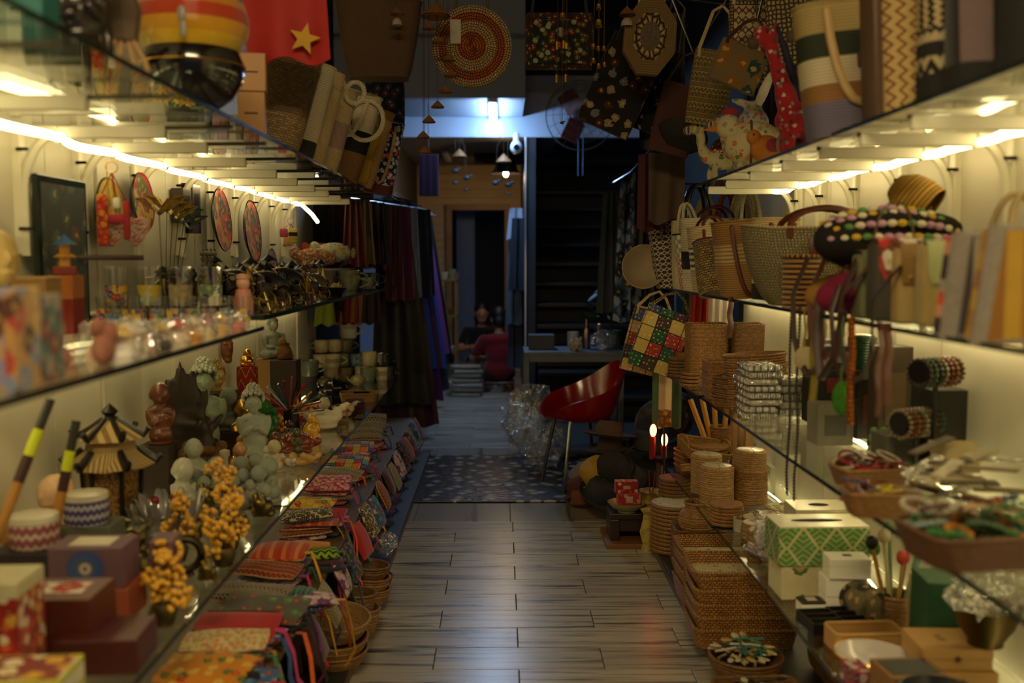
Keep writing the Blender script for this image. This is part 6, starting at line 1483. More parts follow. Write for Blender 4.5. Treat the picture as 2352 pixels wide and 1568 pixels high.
for i in range(16):
 y = 3.05 + .26 * i; m = ('plum', 'bw2', 'ppl', 'dark', 'red', 'elph', 'blue', 'kilim')[i % 8]
 pouch('%s pouch slung over the bench side, %s from the street end' % (('plum', 'cream tribal', 'purple', 'dark printed', 'red', 'elephant-print', 'blue printed', 'kilim')[i % 8], ORD[i]), (-.600, y, ZLP - .07 + .015 * (i % 3)), .15, .13, .03, PM[m], rot=(R(6), R(66), .12 * math.sin(i)), seed=i, strap=RIB[(i * 3) % 8], drop=.06, group='pouches slung over the bench side')
for i, (px, X, z, r, h, mt, lb) in enumerate(((760, -.60, PLAT, .125, .055, RAT, 'lowest wide rattan basket of the near pile'), (758, -.60, PLAT + .045, .128, .055, RAT, 'second wide rattan basket of the near pile'), (762, -.60, PLAT + .09, .13, .06, RAT_L, 'top wide rattan basket of the near pile'), (822, -.545, PLAT, .075, .09, RAT, 'deep rattan basket beside the near pile'), (815, -.555, PLAT + .05, .072, .10, RAT_D, 'rattan basket nested in the deep one'),
  (846, -.55, PLAT, .085, .055, RAT, 'lowest rattan basket of the second pile'), (846, -.55, PLAT + .045, .085, .055, RAT, 'middle rattan basket of the second pile'), (844, -.555, PLAT + .09, .085, .055, RAT_D, 'upper rattan basket of the second pile'), (862, -.545, PLAT, .07, .05, RAT_D, 'small rattan basket behind the second pile'))):
 coil_pot(lb, atx(px, X, z), [(r * .82, 0), (r * .95, h * .5), (r, h)], 30, mt, name='rattan_basket', cat='basket', group='rattan baskets by the aisle', rot=(R(4 if i < 3 else -3), R(5), 0))
E_CR = [((0, 0, .1), (.5, .3, .08)), ((.2, .1, .2), (.2, .15, .12)), ((-.25, -.05, .15), (.2, .2, .1)), ((.45, -.1, .1), (.15, .1, .1))]
def crinkle(label, loc, s, rz, seed, flat=.6):
 q = random.Random(seed); g = G().ell((0, 0, s * flat * .5), (s * .5, s * .4, s * flat * .5), 16, 12); g.wob(s * .22, 5.5 / s, seed); g.wob(s * .08, 14 / s, seed + 3)
 zm = min(p[2] for p in g.v); g.v = [(x, y, z - zm) for x, y, z in g.v]
 return single('plastic_bag', g, FILM, label, 'plastic bag', loc, rz, smooth=False)
crinkle('crumpled clear bag at the plinth edge by the baskets', atx(862, -.53, PLAT - .0), .10, .4, 5)
crinkle('crumpled clear bag at the plinth edge by the straps', atx(888, -.545, PLAT - .0), .13, 1.4, 8)
# == bag shelves opposite: upper level
Z = ZRU
BWK = zigzag('#17130f', '#b8a67c', .016, .03, .01, .5, vert=True)
tote('black bag with a braided black and white handle in the dark corner', (1.05, 1.93, Z), .20, .12, .36, [(1, plain('#12100f', .9))], handle='rope', hmat=stripes(('#121010', '#b8ac90'), .03, 'v'), hr=.012)
tote('black bag with a mauve front panel', (1.03, 2.12, Z), .20, .10, .36, [(.15, plain('#100e0e', .9)), (.85, stripes(('#100e0e', '#100e0e', '#6e5c5e', '#6e5c5e', '#100e0e', '#100e0e'), .21, 'u'))], handle='strap', hmat=BLACKM)
b = tote('black and cream knitted bag with triangles', (1.03, 2.30, Z), .17, .10, .36, [(.2, plain('#14110f', .9)), (.12, zigzag('#14110f', '#b0a07c', .04, .05, .03, .5)), (.1, plain('#14110f', .9)), (.1, zigzag('#b0a07c', '#14110f', .02, .04, .01, .3)), (.6, BWK)], handle='strap', hmat=BLACKM)
b = tote('cream bag with red-brown zigzags and a leather side', (.995, 2.53, Z), .13, .09, .37, [(1, zigzag('#c0a76c', '#7c3a1c', .032, .034, .022, .28, vert=True))], handle='strap', hmat=DLEATH, tilt=(0, -3))
part('side_strip', G().box((-.066, -.01, .185), (.02, .10, .37), .004), plain('#5c4432', .5), b)
b = tote('broad striped rope tote with a big ring handle', (1.0, 2.88, Z), .27, .14, .37, [(.26, rope('#77728a', '#3c3848', .009)), (.13, rope('#9a6f3c', '#54391c', .009)), (.2, rope('#d8ccaa', '#7a6e50', .009)), (.18, rope('#2f3a26', '#14180e', .009)), (.23, rope('#b8a26a', '#5e4e2c', .009))], handle='drop', hmat=plain('#c0a06a', .6), hr=.0125, hh=.26, tilt=(0, -6))
part('leather_tab', G().box((.02, -.085, .20), (.03, .01, .04), .003), DLEATH, b)
hang_bag('pale net pouch hung over the striped tote', (1.01, 2.74, Z + .33), .09, .21, .03, checker('#b8a298', '#8c766c', .006), strap=plain('#8a8478', .8), sh=.06, tilt=(0, -12))
tote('small straw basket bag beside the striped tote', (1.05, 2.72, Z), .11, .09, .13, [(1, lattice('#8a7430', '#b49c4c', .014, .014, .3))], handle=None)
hang_bag('folded grey crocheted bag with pearls behind the yellow giraffe', (1.13, 3.4, 2.62), .15, .55, .05, crochet('#57584a', s=.012), strap=plain('#57584a', .8), sh=.1)
hang_bag('natural crocheted bag behind the red giraffe', (1.17, 3.62, 2.6), .15, .60, .05, crochet('#a08a5c', s=.016), strap=JUTE, sh=.1)
E_GIR = [((.10, 0, .28), (.17, .10, .13)), ((.03, -.05, .12), (.05, .05, .13)), ((.03, .05, .12), (.05, .05, .13)), ((.20, -.05, .12), (.05, .05, .13)), ((.20, .05, .12), (.05, .05, .13)), ((.02, 0, .44), (.085, .075, .16), (0, -14, 0)), ((-.04, 0, .62), (.062, .058, .16), (0, -16, 0)), ((-.09, 0, .78), (.056, .052, .12), (0, -14, 0)), ((-.14, 0, .90), (.10, .062, .065), (0, 25, 0)), ((-.22, 0, .85), (.05, .048, .045)), ((-.08, .05, .97), (.015, .015, .045)), ((-.08, -.05, .97), (.015, .015, .045))]
def giraffe(label, loc, h, mat, mane, rz=0.0):
 g = G().tube([(-.07, 0, .97), (0, 0, .80), (.06, 0, .62), (.13, 0, .44), (.22, 0, .36)], [.02, .028, .03, .03, .02], 8)
 lump('bgir', 'plush_giraffe', label, 'plush toy', loc, E_GIR, mat, h, rz, vox=.022, extra=[('mane', g, mane), ('eye', G().ell((-.15, -.062, .92), (.014, .008, .016), 8, 6), BLACKM), ('muzzle', G().ell((-.235, 0, .845), (.048, .05, .045), 10, 8), plain('#4a3a2c', .9))])
giraffe('tall red flowered plush giraffe leaning over the shelf edge', (.985, 3.52, Z), .47, floral('#94141c', ('#7a6a6a', '#b8a8a0', '#3a2a30'), .014, .32, obj=True), plain('#1a1a3a', .9))
giraffe('yellow sunflower-print plush giraffe', (1.02, 3.22, Z), .42, floral('#5c4a1c', ('#c8a01c', '#c8a01c', '#a82a1c', '#3a6a1c'), .045, .5, obj=True), plain('#3a3418', .9))
E_CAM = [((.1, 0, .36), (.26, .15, .17)), ((.12, 0, .55), (.12, .11, .14)), ((-.18, 0, .42), (.09, .08, .16), (0, -20, 0)), ((-.24, 0, .62), (.07, .07, .16)), ((-.30, 0, .80), (.12, .09, .10)), ((-.42, 0, .76), (.08, .075, .07)), ((-.05, -.08, .12), (.055, .055, .14)), ((-.05, .08, .12), (.055, .055, .14)), ((.26, -.08, .12), (.055, .055, .14)), ((.26, .08, .12), (.055, .055, .14))]
CF = floral('#b8ac84', ('#b85a24', '#5a6a2c', '#8a8a6a', '#c8842c'), .03, .4, obj=True)
def camel(label, loc, h, mt, sad, rz):
 lump('bcam', 'plush_camel', label, 'plush toy', loc, E_CAM, mt, h, rz, extra=[('saddle', G().ell((.12, 0, .50), (.2, .17, .17), 14, 8), sad), ('muzzle', G().ell((-.44, 0, .755), (.075, .08, .068), 10, 8), stripes(('#b8a890', '#4a4038'), .07, 'u')), ('cap', G().ell((-.28, 0, .87), (.095, .09, .06), 10, 8), plain('#4a6474', .9)), ('eye', G().ell((-.33, -.088, .82), (.018, .01, .02), 8, 6), BLACKM)])
SAD = floral('#5a1420', ('#c8b0a0', '#3a5a3a', '#a83a3a'), .05, .4)
camel('flowered plush camel with a wine-red saddle at the shelf end', (.985, 4.62, Z), .31, CF, SAD, .2)
camel('flowered plush camel with a plaid scarf behind the first', (1.04, 4.38, Z), .30, floral('#b0a482', ('#a84a2c', '#6a6a4a'), .026, .4, obj=True), floral('#2a3048', ('#7a3a3a', '#5a6a7a'), .04, .4), .1)
E_CHK = [((0, 0, .36), (.42, .28, .33)), ((-.36, 0, .62), (.18, .16, .18)), ((.42, 0, .5), (.12, .12, .22), (0, 40, 0)), ((0, 0, .06), (.25, .2, .07))]
lump('bchk', 'plush_hen', 'round flowered plush hen with an orange beak', 'plush toy', (1.0, 3.98, Z), E_CHK, CF, .28, -.2, extra=[('beak', G().lathe([(.07, 0), (.001, .22)], 10).xf(Matrix.Translation((-.5, 0, .6)) @ Matrix.Rotation(R(-95), 4, 'Y')), plain('#b8701c', .9)), ('comb', G().ell((-.34, 0, .82), (.12, .04, .08), 10, 6), plain('#8c2030', .9)), ('band', G().tube([(-.05, .285 * math.cos(2 * PI * i / 20), .36 + .335 * math.sin(2 * PI * i / 20)) for i in range(20)], .02, 6, True), plain('#5a3a2c', .9))])
lump('bchk', 'plush_hen', 'orange and maroon plush bird beside the red giraffe', 'plush toy', (.985, 3.74, Z), E_CHK, plain('#b06a1c', .9), .16, .4, extra=[('wing', G().ell((0, -.27, .42), (.22, .06, .16), 10, 8), plain('#8c2440', .9)), ('eye', G().ell((-.45, -.12, .66), (.03, .02, .03), 8, 6), BLACKM)])
E_RAB = [((0, 0, .24), (.22, .2, .24)), ((0, -.02, .56), (.18, .17, .18)), ((.10, 0, .9), (.06, .05, .24), (0, 22, 0)), ((-.08, 0, .78), (.05, .05, .2), (0, -70, 0)), ((.14, -.14, .1), (.08, .14, .08)), ((-.14, -.14, .1), (.08, .14, .08))]
lump('brab', 'plush_rabbit', 'flowered plush rabbit with one raised white ear', 'plush toy', (1.03, 4.12, Z), E_RAB, floral('#b0a68c', ('#6a7a9a', '#a85a4a', '#5a6a4a'), .02, .4, obj=True), .36, -.3, extra=[('white_ear', G().ell((.11, -.02, .92), (.055, .035, .23), 10, 8, Euler((0, R(22), 0)).to_matrix()), plain('#c8c0a8', .9))])
E_BALL = [((0, 0, .4), (.4, .36, .38)), ((.2, 0, .85), (.22, .2, .22)), ((-.2, 0, .85), (.1, .08, .12))]
lump('bball', 'plush_piglet', 'rust flowered plush piglet above the spotted one', 'plush toy', (1.05, 3.60, Z + .19), E_BALL, floral('#8a4a38', ('#b89080', '#5a3a34'), .012, .45, obj=True), .13, .3)
lump('bball', 'plush_piglet', 'spotted plush piglet with red and black feet', 'plush toy', (1.05, 3.62, Z), E_BALL, floral('#8a7a62', ('#a84a38', '#5a6a5a'), .016, .45, obj=True), .16, .5)
OWL = floral('#14110f', ('#8a7a5a', '#4a1c18', '#6a6a6a'), .07, .28)
hang_bag('black cloth bag printed with owls', (.80, 4.95, 2.78), .27, .46, .06, OWL, strap=BLACKM, sh=.30, tilt=(0, 24))
hang_bag('black cloth bag with embroidered dots behind the owl bag', (.88, 5.1, 2.75), .26, .42, .06, floral('#121013', ('#8a8a7a', '#5a5a6a'), .06, .12), strap=BLACKM, sh=.25, tilt=(0, 20))
hang_bag('brown suede satchel hanging by the wall end', (.93, 4.92, 2.45), .20, .34, .05, plain('#4a241c', .85), strap=DLEATH, sh=.16, tilt=(0, 14))
hang_bag('gold woven tribal purse hanging over the camels', (.99, 4.55, 2.58), .18, .33, .05, ethnic('#8a7444', '#3a2e18', '#a89060', .045), strap=JUTE, sh=.2, tilt=(0, 8))
hang_bag('natural crocheted purse hanging over the gold one', (1.05, 4.30, 2.72), .17, .36, .05, crochet('#a89068', s=.014), strap=JUTE, sh=.16, front=lattice('#b09a70', '#5a2a1c', .03, .04, .25))
hang_bag('cream lace purse with red beads hanging above the rabbit', (1.10, 4.02, 2.80), .18, .42, .05, crochet('#b09c74', s=.018), strap=JUTE, sh=.16, tilt=(0, -6))
hang_bag('printed canvas cap bag with a green motif', (1.04, 4.12, 2.42), .20, .17, .07, floral('#6a5838', ('#243c38', '#7a541c'), .08, .4), strap=DLEATH, sh=.12, tilt=(0, 22))
hanging('black silk scarf hanging beside the octagonal bag', (.83, 5.25, 2.72), .26, .70, plain('#131114', .5), .3, 4, .02)
hanging('red-brown velvet scarf below the owl bag', (.80, 5.32, 2.0), .16, .40, plain('#4c1420', .8), .2, 3, .015)
hanging('taupe cloth bag blank hanging below the owl bag', (.86, 5.24, 2.0), .20, .36, plain('#5c4a3a', .85), .2, 2, .015)
HK = sorted([(o.location.y, o.location.x, o.location.z) for o in col.objects if o.name.startswith('shoulder_bag') and o.location.z > 2.4 and o.location.x > .5])
single('hook_wire', G().tube([(RW - .03, HK[0][0], HK[0][2])] + [(x, y, z) for y, x, z in HK] + [(RW - .03, 5.3, HK[-1][2])], .005, 6), STEEL, 'bent hook wire carrying the hanging purses', 'wire')
bowl('dark wide-brimmed hat hanging under the owl bag', (.86, 4.88, 2.0), .13, .06, plain('#1c1916', .8), 0, .5, name='felt_hat', cat='hat', rot=(R(-30), R(20), 0))
for i, (c_, n_) in enumerate((('#15131a', 'black'), ('#2a1c18', 'dark brown'), ('#1c1a22', 'charcoal'), ('#241a1a', 'russet-black'), ('#121016', 'jet'))):
 hanging('%s cloth covering the wall behind the plush animals' % n_, (RW - .035, 3.55 + .41 * i, 2.72), .40, .84, plain(c_, .85) if i % 2 else floral(c_, ('#4a3a2c', '#3a2c30', '#5a5040'), .07, .3), R(90), 3, .018, name='wall_cloth', cat='cloth', group='cloths behind the plush animals')
# == bag shelves: middle level
Z = ZRM
def tri_bag(label, loc, w, h, mt, fur, rz):
 b = thing('triangle_bag', label, 'bag', loc, rz)
 pts = [(-w / 2, -.01), (w / 2, -.01), (w * .28, h), (-w * .28, h)]
 g = G().cap([(x, -.03, z) for x, z in pts]); g.cap([(x, .03, z) for x, z in pts], True); g.grid([[(x, -.03, z) for x, z in pts], [(x, .03, z) for x, z in pts]], True, flip=True)
 part('panel', g, mt, b, False)
 part('fur_trim', G().tube([(x * 1.02, -.012, z) for x, z in pts], .020, 8, True).wob(.004, 90), plain('#8c857c', .95, amt=.4, scale=80, bump=1.0), b)
tri_bag('big mustard triangular bag edged with grey fur at the frame edge', (.975, 1.90, Z + .012), .15, .20, stripes(('#9a6a1c', '#a8801c', '#8c5a1c', '#b08a2a'), .15, 'u'), None, .25)
tri_bag('orange and purple triangular bag edged with grey fur', (.965, 2.05, Z + .012), .13, .19, stripes(('#b8482a', '#b8806a', '#2a1c30', '#2a1c30', '#8c8478'), .13, 'u'), None, .45)
flap_bag('straw bag with a dusty pink flap', (1.02, 2.17, Z), .085, .055, .19, plain('#a88e6c', .8), plain('#c08a84', .7), .1)
flap_bag('straw bag with a pale green flap', (1.0, 2.28, Z), .085, .055, .19, stripes(('#a8945c', '#988450'), .01, 'u'), plain('#aab07a', .7), .1)
flap_bag('narrow straw bag with a tan flap', (.965, 2.38, Z), .05, .05, .185, plain('#a88e5a', .8), plain('#8a6a34', .7), .1)
flap_bag('dark printed bag with a red and white label', (.985, 2.50, Z), .12, .06, .20, plain('#3a362a', .7), floral('#6a3426', ('#b02a28', '#c8c0b0', '#a83a30'), .05, .5), .15, strap=plain('#6a5230', .7))
flap_bag('green-edged canvas bag behind the dark printed one', (.955, 2.60, Z), .06, .07, .17, plain('#6c6e4a', .8), plain('#6c6e4a', .8), .1)
tote('pale green bag with a cane ring handle by the wall', (1.20, 2.30, Z), .20, .10, .22, [(1, floral('#8a9a5c', ('#aab878', '#6a7a44'), .03, .5))], handle='rope', hmat=plain('#b89c68', .5), hr=.008, hh=.10)
gift_box('pleated straw clutch under the knitted hat', (1.12, 2.86, Z), .28, .11, .23, stripes(('#c8a058', '#a87c38'), .035, 'u'), .0, name='straw_clutch', cat='bag')
b = thing('knitted_hat', 'chunky yellow knitted hat standing against the wall', 'hat', (1.195, 2.78, Z + .23), .9, rot=(R(0), R(0), .9))
part('crown', G().lathe([(.062, 0), (.066, .04), (.060, .085), (.035, .12), (.001, .128), (.001, .122), (.03, .112), (.054, .08), (.058, .01)], 24).xf(Matrix.Rotation(R(-55), 4, 'X') @ Matrix.Translation((0, 0, -.0))).xf(Matrix.Translation((0, 0, .065))), crochet('#c89c44', '#6a4a14', .012), b)
YF = ['#c89ab4', '#e0d8b0', '#d0a81c', '#5a8a48', '#e0d0b8', '#c088a8']
b = lump('bcrump2', 'crochet_bag', 'black crocheted bag with rows of pink, cream and yellow flowers', 'bag', (1.055, 2.74, Z + .09), [((0, 0, .3), (.55, .24, .24)), ((.35, -.02, .42), (.3, .2, .15)), ((-.35, -.05, .34), (.28, .2, .2)), ((0, -.1, .5), (.4, .14, .09))], crochet('#1c1914', '#060505', .02), .34, .1, vox=.04)
q = random.Random(2)
for r_ in range(5):
 for k in range(13):
  x_ = -.52 + .082 * k + .04 * (r_ % 2); a_ = R(8 + 24 * r_); kk = math.sqrt(max(.1, 1 - (x_ / .62) ** 2)); part('crochet_flower', G().ell((x_, -.03 - .25 * kk * math.cos(a_), .33 + .27 * kk * math.sin(a_)), (.044, .036, .03), 8, 5), plain(YF[(k + 2 * r_) % 6], .85, amt=.4, scale=60, bump=.8), b)
MAG = crochet('#8c1c44', '#2a0814', .02)
E_CRUMP = [((0, 0, .3), (.5, .26, .28)), ((.3, -.08, .45), (.25, .2, .18), (0, 20, 0)), ((-.35, -.05, .25), (.25, .2, .2)), ((0, -.18, .5), (.3, .12, .1)), ((.45, 0, .2), (.2, .18, .16))]
lump('bcrump', 'crumpled_bag', 'magenta crocheted bag slumped at the shelf edge', 'bag', (.96, 2.66, Z), E_CRUMP, MAG, .22, .2, extra=[('strap', G().tube([(-.4, -.2, .4), (-.55, -.3, .1), (-.5, -.32, -.5), (-.3, -.3, -.9)], .035, 6, flat=.4), DLEATH)])
lump('bcrump', 'crumpled_bag', 'straw-yellow crocheted bag under the flowered one', 'bag', (.985, 2.86, Z), E_CRUMP, crochet('#a87c34', '#4a3010', .02), .2, .1)
b = tote('big grey-green woven basket tote with leather tabs', (1.085, 3.36, Z), .55, .19, .27, [(1, crochet('#a0946e', '#4a4028', .010))], handle='strap', hmat=LEATH, hr=.012, hh=.07, rz=-.06, bottom=.62, inner=plain('#b09a62', .8), rim=rope('#b8a67c', '#6e5e3c', .012), belly=.05, sag=.08)
part('leather_tab', G().box((-.04, -.125, .19), (.075, .012, .075), .006), LEATH, b)
coil_pot('brown straw cylinder purse with dark stripes', (.955, 3.17, Z), [(.056, 0), (.060, .165)], 26, stripes(('#a87c3c', '#2a140c'), .018, 'v'), name='cylinder_purse', cat='bag')
tote('tan and cream banded rope tote with a dropped leather handle', (.985, 4.05, Z), .22, .15, .31, [(.45, rope('#a67c44', '#5a3e1c', .009)), (.25, rope('#c0a068', '#5a4624', .016)), (.3, rope('#9a7038', '#5a3e1c', .009))], handle='drop', hmat=LEATH, hr=.009, hh=.28, rz=.1, tilt=(0, -5), bottom=.72)
tote('black and cream block tote beside the tan one', (1.06, 3.86, Z), .18, .13, .31, [(.2, plain('#16130f', .8)), (.35, CREAMROPE), (.25, rope('#1a1612', '#050404', .009)), (.2, JUTE)], handle='drop', hmat=LEATH, hr=.008, hh=.2, rz=.1)
tote('small seagrass bag with a leather-bound mouth', (.965, 4.42, Z), .19, .15, .24, [(1, weave('#b09458', '#7c6434', '#2c200c', .02, .011, .8))], handle='drop', hmat=LEATH, hr=.008, hh=.14, rz=.2, rim=LEATH, tilt=(-14, 0), bottom=.8)
tote('straw tote with green and white stripes', (1.0, 4.66, Z), .22, .13, .31, [(.35, JUTE), (.35, stripes(('#d8ccae', '#3a3c2c'), .028, 'v')), (.3, JUTE)], handle='strap', hmat=LEATH, hr=.008, hh=.06, rz=.1, tilt=(0, -5))
tote('wide cream rope tote with a black block', (1.05, 4.92, Z), .34, .14, .35, [(.3, CREAMROPE), (.25, rope('#191612', '#050404', .009)), (.45, CREAMROPE)], handle='strap', hmat=LEATH, hr=.008, hh=.08, rz=.1)
tote('white bag woven with red checks', (.975, 5.0, Z), .16, .10, .29, [(.6, checker('#d8ccb4', '#a83c20', .014)), (.4, checker('#d8ccb4', '#8a927a', .022))], handle='rope', hmat=CREAMROPE, hr=.008, hh=.16, rz=.15, tilt=(0, -8), rim=plain('#15120f', .8))
tote('glossy black-rimmed tote with tall black handles', (1.02, 5.25, Z), .26, .12, .36, [(1, plain('#c8bc94', .6))], handle='rope', hmat=plain('#0f0d0c', .25), hr=.009, hh=.20, rz=.1, rim=plain('#0f0d0c', .3))
tote('dark brown tote with a white wavy lattice', (.945, 5.55, Z), .19, .13, .40, [(1, lattice('#3a2018', '#c8bca0', .034, .030, .22))], handle='rope', hmat=CREAMROPE, hr=.0085, hh=.15, rz=.05, tilt=(0, -7), bottom=.8, rim=plain('#d0c4a8', .7))
for i, (x, y, c, n) in enumerate(((1.02, 5.40, '#b8a878', 'cream'), (1.07, 5.12, '#a84a24', 'orange braided'), (1.12, 5.0, '#c8bc98', 'ivory'), (1.1, 4.78, '#d0c4a0', 'pale'))):
 tote('narrow straw bag with %s hoop handles in the back row' % n, (x + .08, y, Z), .2, .08, .33, [(1, JUTE)], handle='rope', hmat=rope(c, '#5a4a2c', .006), hr=.009, hh=.18, rz=.1, group='back row straw bags')
bowl('cream cloth bucket hat hooked on the lattice tote', (.815, 5.6, Z + .10), .125, .09, plain('#b09c78', .85), 0, .6, name='bucket_hat', cat='hat', rot=(R(70), R(-60), 0))
def strand(name, label, cat, pts, r, mt, flat=1.0, bead=None, tagp=None, group=None):
 b = thing(name, label, cat, pts[0], group=group); o = Vector(pts[0]); q = [Vector(p) - o for p in pts]
 part('cord', G().tube(q, r, 6, flat=flat), mt, b)
 if bead:
  g = G()
  for i in range(len(q) - 1):
   k = max(2, int((q[i + 1] - q[i]).length / (bead * 1.8)))
   for j in range(k): g.ell(q[i] + (q[i + 1] - q[i]) * (j / k), (bead,) * 3, 6, 4)
  part('beads', g, mt, b)
 if tagp: part('pendant', G().ell(q[-1] - Vector((0, 0, tagp[1] * .5)), (tagp[0], .008, tagp[1]), 14, 10), tagp[2], b)
 return b
def hang_pts(px, X, y0, y1, ztop=ZRM, wav=.003, n=8):
 p = atx(px, X, ztop); k = mpp(p); z0 = ztop - .0; L = (y1 - y0) * k
 return [(p.x + wav * math.sin(i * 1.3 + px), p.y + wav * math.cos(i * 1.7), z0 + .01 - L * i / n) for i in range(n + 1)]
strand('bead_string', 'long string of black beads hanging past the packets', 'necklace', hang_pts(1818, .885, 690, 1130), .003, plain('#120d0b', .4), bead=.0055)
strand('bead_string', 'second string of black beads beside the first', 'necklace', hang_pts(1836, .885, 690, 1140), .003, plain('#140f0d', .4), bead=.0055)
strand('leather_strap', 'brown leather strap looping below the magenta bag', 'strap', [(.88, 2.75, ZRM + .05), (.872, 2.73, ZRM - .08), (.875, 2.70, ZRM - .17), (.885, 2.62, ZRM - .10), (.88, 2.55, ZRM + .02)], .013, DLEATH, .3)
for i, (y0, y1, d_) in enumerate(((3.02, 2.72, .20), (2.86, 2.56, .13), (2.60, 2.36, .17))):
 strand('leather_strap', 'dark leather strap looped over the shelf edge, %s from the far end' % ORD[i], 'strap', [(.93, y0, ZRM + .16), (.88, y0 - .02, ZRM + .05)] + [(.872 + .006 * k, y0 + (y1 - y0) * k / 6, ZRM + .02 - d_ * math.sin(PI * k / 6)) for k in range(1, 6)] + [(.88, y1, ZRM + .06), (.94, y1 - .02, ZRM + .14)], .012, (DLEATH, LEATH, DLEATH)[i], .35)
strand('leather_strap', 'red-brown leather strap hanging under the dark printed bag', 'strap', hang_pts(2022, .885, 740, 960), .014, LEATH, .3)
strand('leather_strap', 'second red-brown strap crossing the first', 'strap', hang_pts(2040, .888, 740, 930), .013, LEATH, .3)
strand('leather_strap', 'tan strap hanging from the banded rope tote', 'strap', hang_pts(1678, .89, 640, 735), .014, LEATH, .35)
strand('braided_cord', 'orange braided cord hanging with a frayed end', 'cord', hang_pts(1958, .885, 735, 985), .009, crochet('#a85c14', '#4a2408', .012))
strand('crochet_tag', 'bright green crocheted tag on a green string', 'tag', hang_pts(1938, .88, 735, 905), .0025, plain('#4a6a2a', .8), tagp=(.026, .045, crochet('#4f9a28', '#1c4010', .008)))
strand('cord_pendant', 'pale disc pendant on a cord of yellow tassels', 'pendant', hang_pts(1850, .89, 700, 800), .004, plain('#8a7434', .8), tagp=(.032, .036, plain('#a89870', .8)))
for i, px in enumerate((1872, 1890, 1862)):
 strand('tassel', 'yellow thread tassel hanging under the bags, %s of three' % ORD[i], 'tassel', hang_pts(px, .90 + .01 * i, 720, 930 - 50 * i), .010, plain(('#8a7a2a', '#a08a4a', '#6a5a24')[i], .9), group='yellow tassels')
hang_bag('patchwork felt bag with beaded flowers below the shelf end', (.93, 5.25, ZRM - .02), .25, .34, .05, patchwork(('#3c4a78', '#a83a2c', '#c8ac5c', '#2c5a3c', '#c8ac5c', '#4a3a30'), .075), strap=crochet('#b8a078', s=.012), sh=.10, tilt=(0, 20), rz=.1)
hang_bag('second patchwork felt bag half behind the first', (.86, 5.42, ZRM - .02), .22, .36, .05, patchwork(('#4a4a6a', '#8a3a2c', '#b89c5c', '#3a3a30', '#a88c5c'), .07), strap=JUTE, sh=.10, tilt=(0, 14))
hanging('bright red scarf hanging behind the patchwork bag', (1.04, 5.2, ZRM - .011), .10, .22, plain('#a81c18', .8), 0, 3, .012)
hanging('dark green scarf hanging beside the red one', (1.0, 5.3, ZRM - .011), .07, .24, plain('#24402c', .8), 0, 2, .012)
hanging('clear-wrapped pink garment by the wall', (1.12, 5.1, ZRM - .011), .12, .24, plain('#c8b8b0', .5), .2, 3, .01)
hanging('green and cream striped cloth hanging below the glass', (.90, 5.38, ZRL + .02), .16, .33, stripes(('#3a5a3c', '#a89a78', '#c8b890', '#2c4a34'), .16, 'u'), 0, 2, .012)
# == jewellery and rattan shelf
Z = ZRL
def pile(fn, n, px, X, z, dz, label, **k):
 p = atx(px, X, z)
 for i in range(n):
  fn('%s, %s from below' % (label, ORD[i]), (p.x + rnd.uniform(-.003, .003), p.y + rnd.uniform(-.003, .003), z + dz * i), **k)
SQ = lambda lb, loc, **k: tray(lb, loc, name='rattan_box', cat='box', flare=1.03, **k)
pile(SQ, 3, 1622, .985, Z + .004, .098, 'tall rattan box in the square column', w=.19, d=.17, h=.095, group='square rattan boxes')
pile(SQ, 2, 1712, 1.16, Z + .004, .15, 'deep rattan box by the wall', w=.15, d=.14, h=.145, mat=RAT_D, group='deep rattan boxes')
pile(tray, 3, 1655, 1.08, Z + .004, .052, 'rattan tray behind the square column', w=.20, d=.16, h=.06, group='trays behind the column')
pile(tray, 4, 1648, .95, Z, .036, 'shallow rattan tray in front of the square column', w=.12, d=.15, h=.05, group='shallow trays')
pile(lambda lb, loc, **k: coil_pot(lb, loc, [(.115, 0), (.128, .05)], 34, name='rattan_basket', cat='basket', **k), 5, 1735, 1.04, Z, .042, 'broad round rattan basket in the leaning nest', group='broad round baskets', rot=(R(-3), R(-4), 0))
pile(lambda lb, loc, **k: coil_pot(lb, loc, [(.085, 0), (.098, .045)], 30, name='rattan_basket', cat='basket', mat=RAT_D, **k), 3, 1690, .97, Z, .038, 'dark round rattan basket at the glass edge', group='dark round baskets')
pile(coaster, 6, 1562, .915, Z + .004, .0165, 'round rattan plate at the far end of the glass', r=.062, h=.018, mat=RAT_D, group='far rattan plates')
pile(coaster, 5, 1590, 1.0, Z + .004, .022, 'large rattan plate beside the square column', r=.075, h=.022, group='large far plates')
pile(coaster, 4, 1585, .90, Z, .018, 'oval rattan plate at the glass corner', r=.05, h=.018, mat=RAT, sy=1.3, group='oval plates')
PKS = [stripes(('#c8c0ae', '#4a4650', '#b8b0a0', '#8a8478'), .02, 'u'), stripes(('#b8b4a4', '#6a6a70', '#d0c8b4'), .026, 'u'), plain('#b8b09a', .6)]
for i in range(8):
 b = thing('napkin_pack', 'striped napkin pack in clear film, %s from below in the tall pile' % ORD[i], 'napkin pack', (.985 + rnd.uniform(-.01, .01), 3.80, Z + .026 * i), rnd.uniform(-.1, .1), group='napkin packs')
 part('napkins', G().box((0, 0, .0125), (.12, .19, .02), .006), PKS[i % 3], b); part('film', G().box((0, 0, .013), (.13, .20, .024), .008).wob(.006, 40, i), FILM, b)
for i in range(5):
 b = thing('napkin_pack', 'white napkin pack in clear film, %s from below in the inner pile' % ORD[i], 'napkin pack', (1.12, 3.86, Z + .03 * i), rnd.uniform(-.1, .1), group='inner napkin packs')
 part('napkins', G().box((0, 0, .0145), (.11, .16, .024), .006), PKS[(i + 1) % 3], b); part('film', G().box((0, 0, .015), (.12, .17, .028), .008).wob(.006, 40, i + 20), FILM, b)
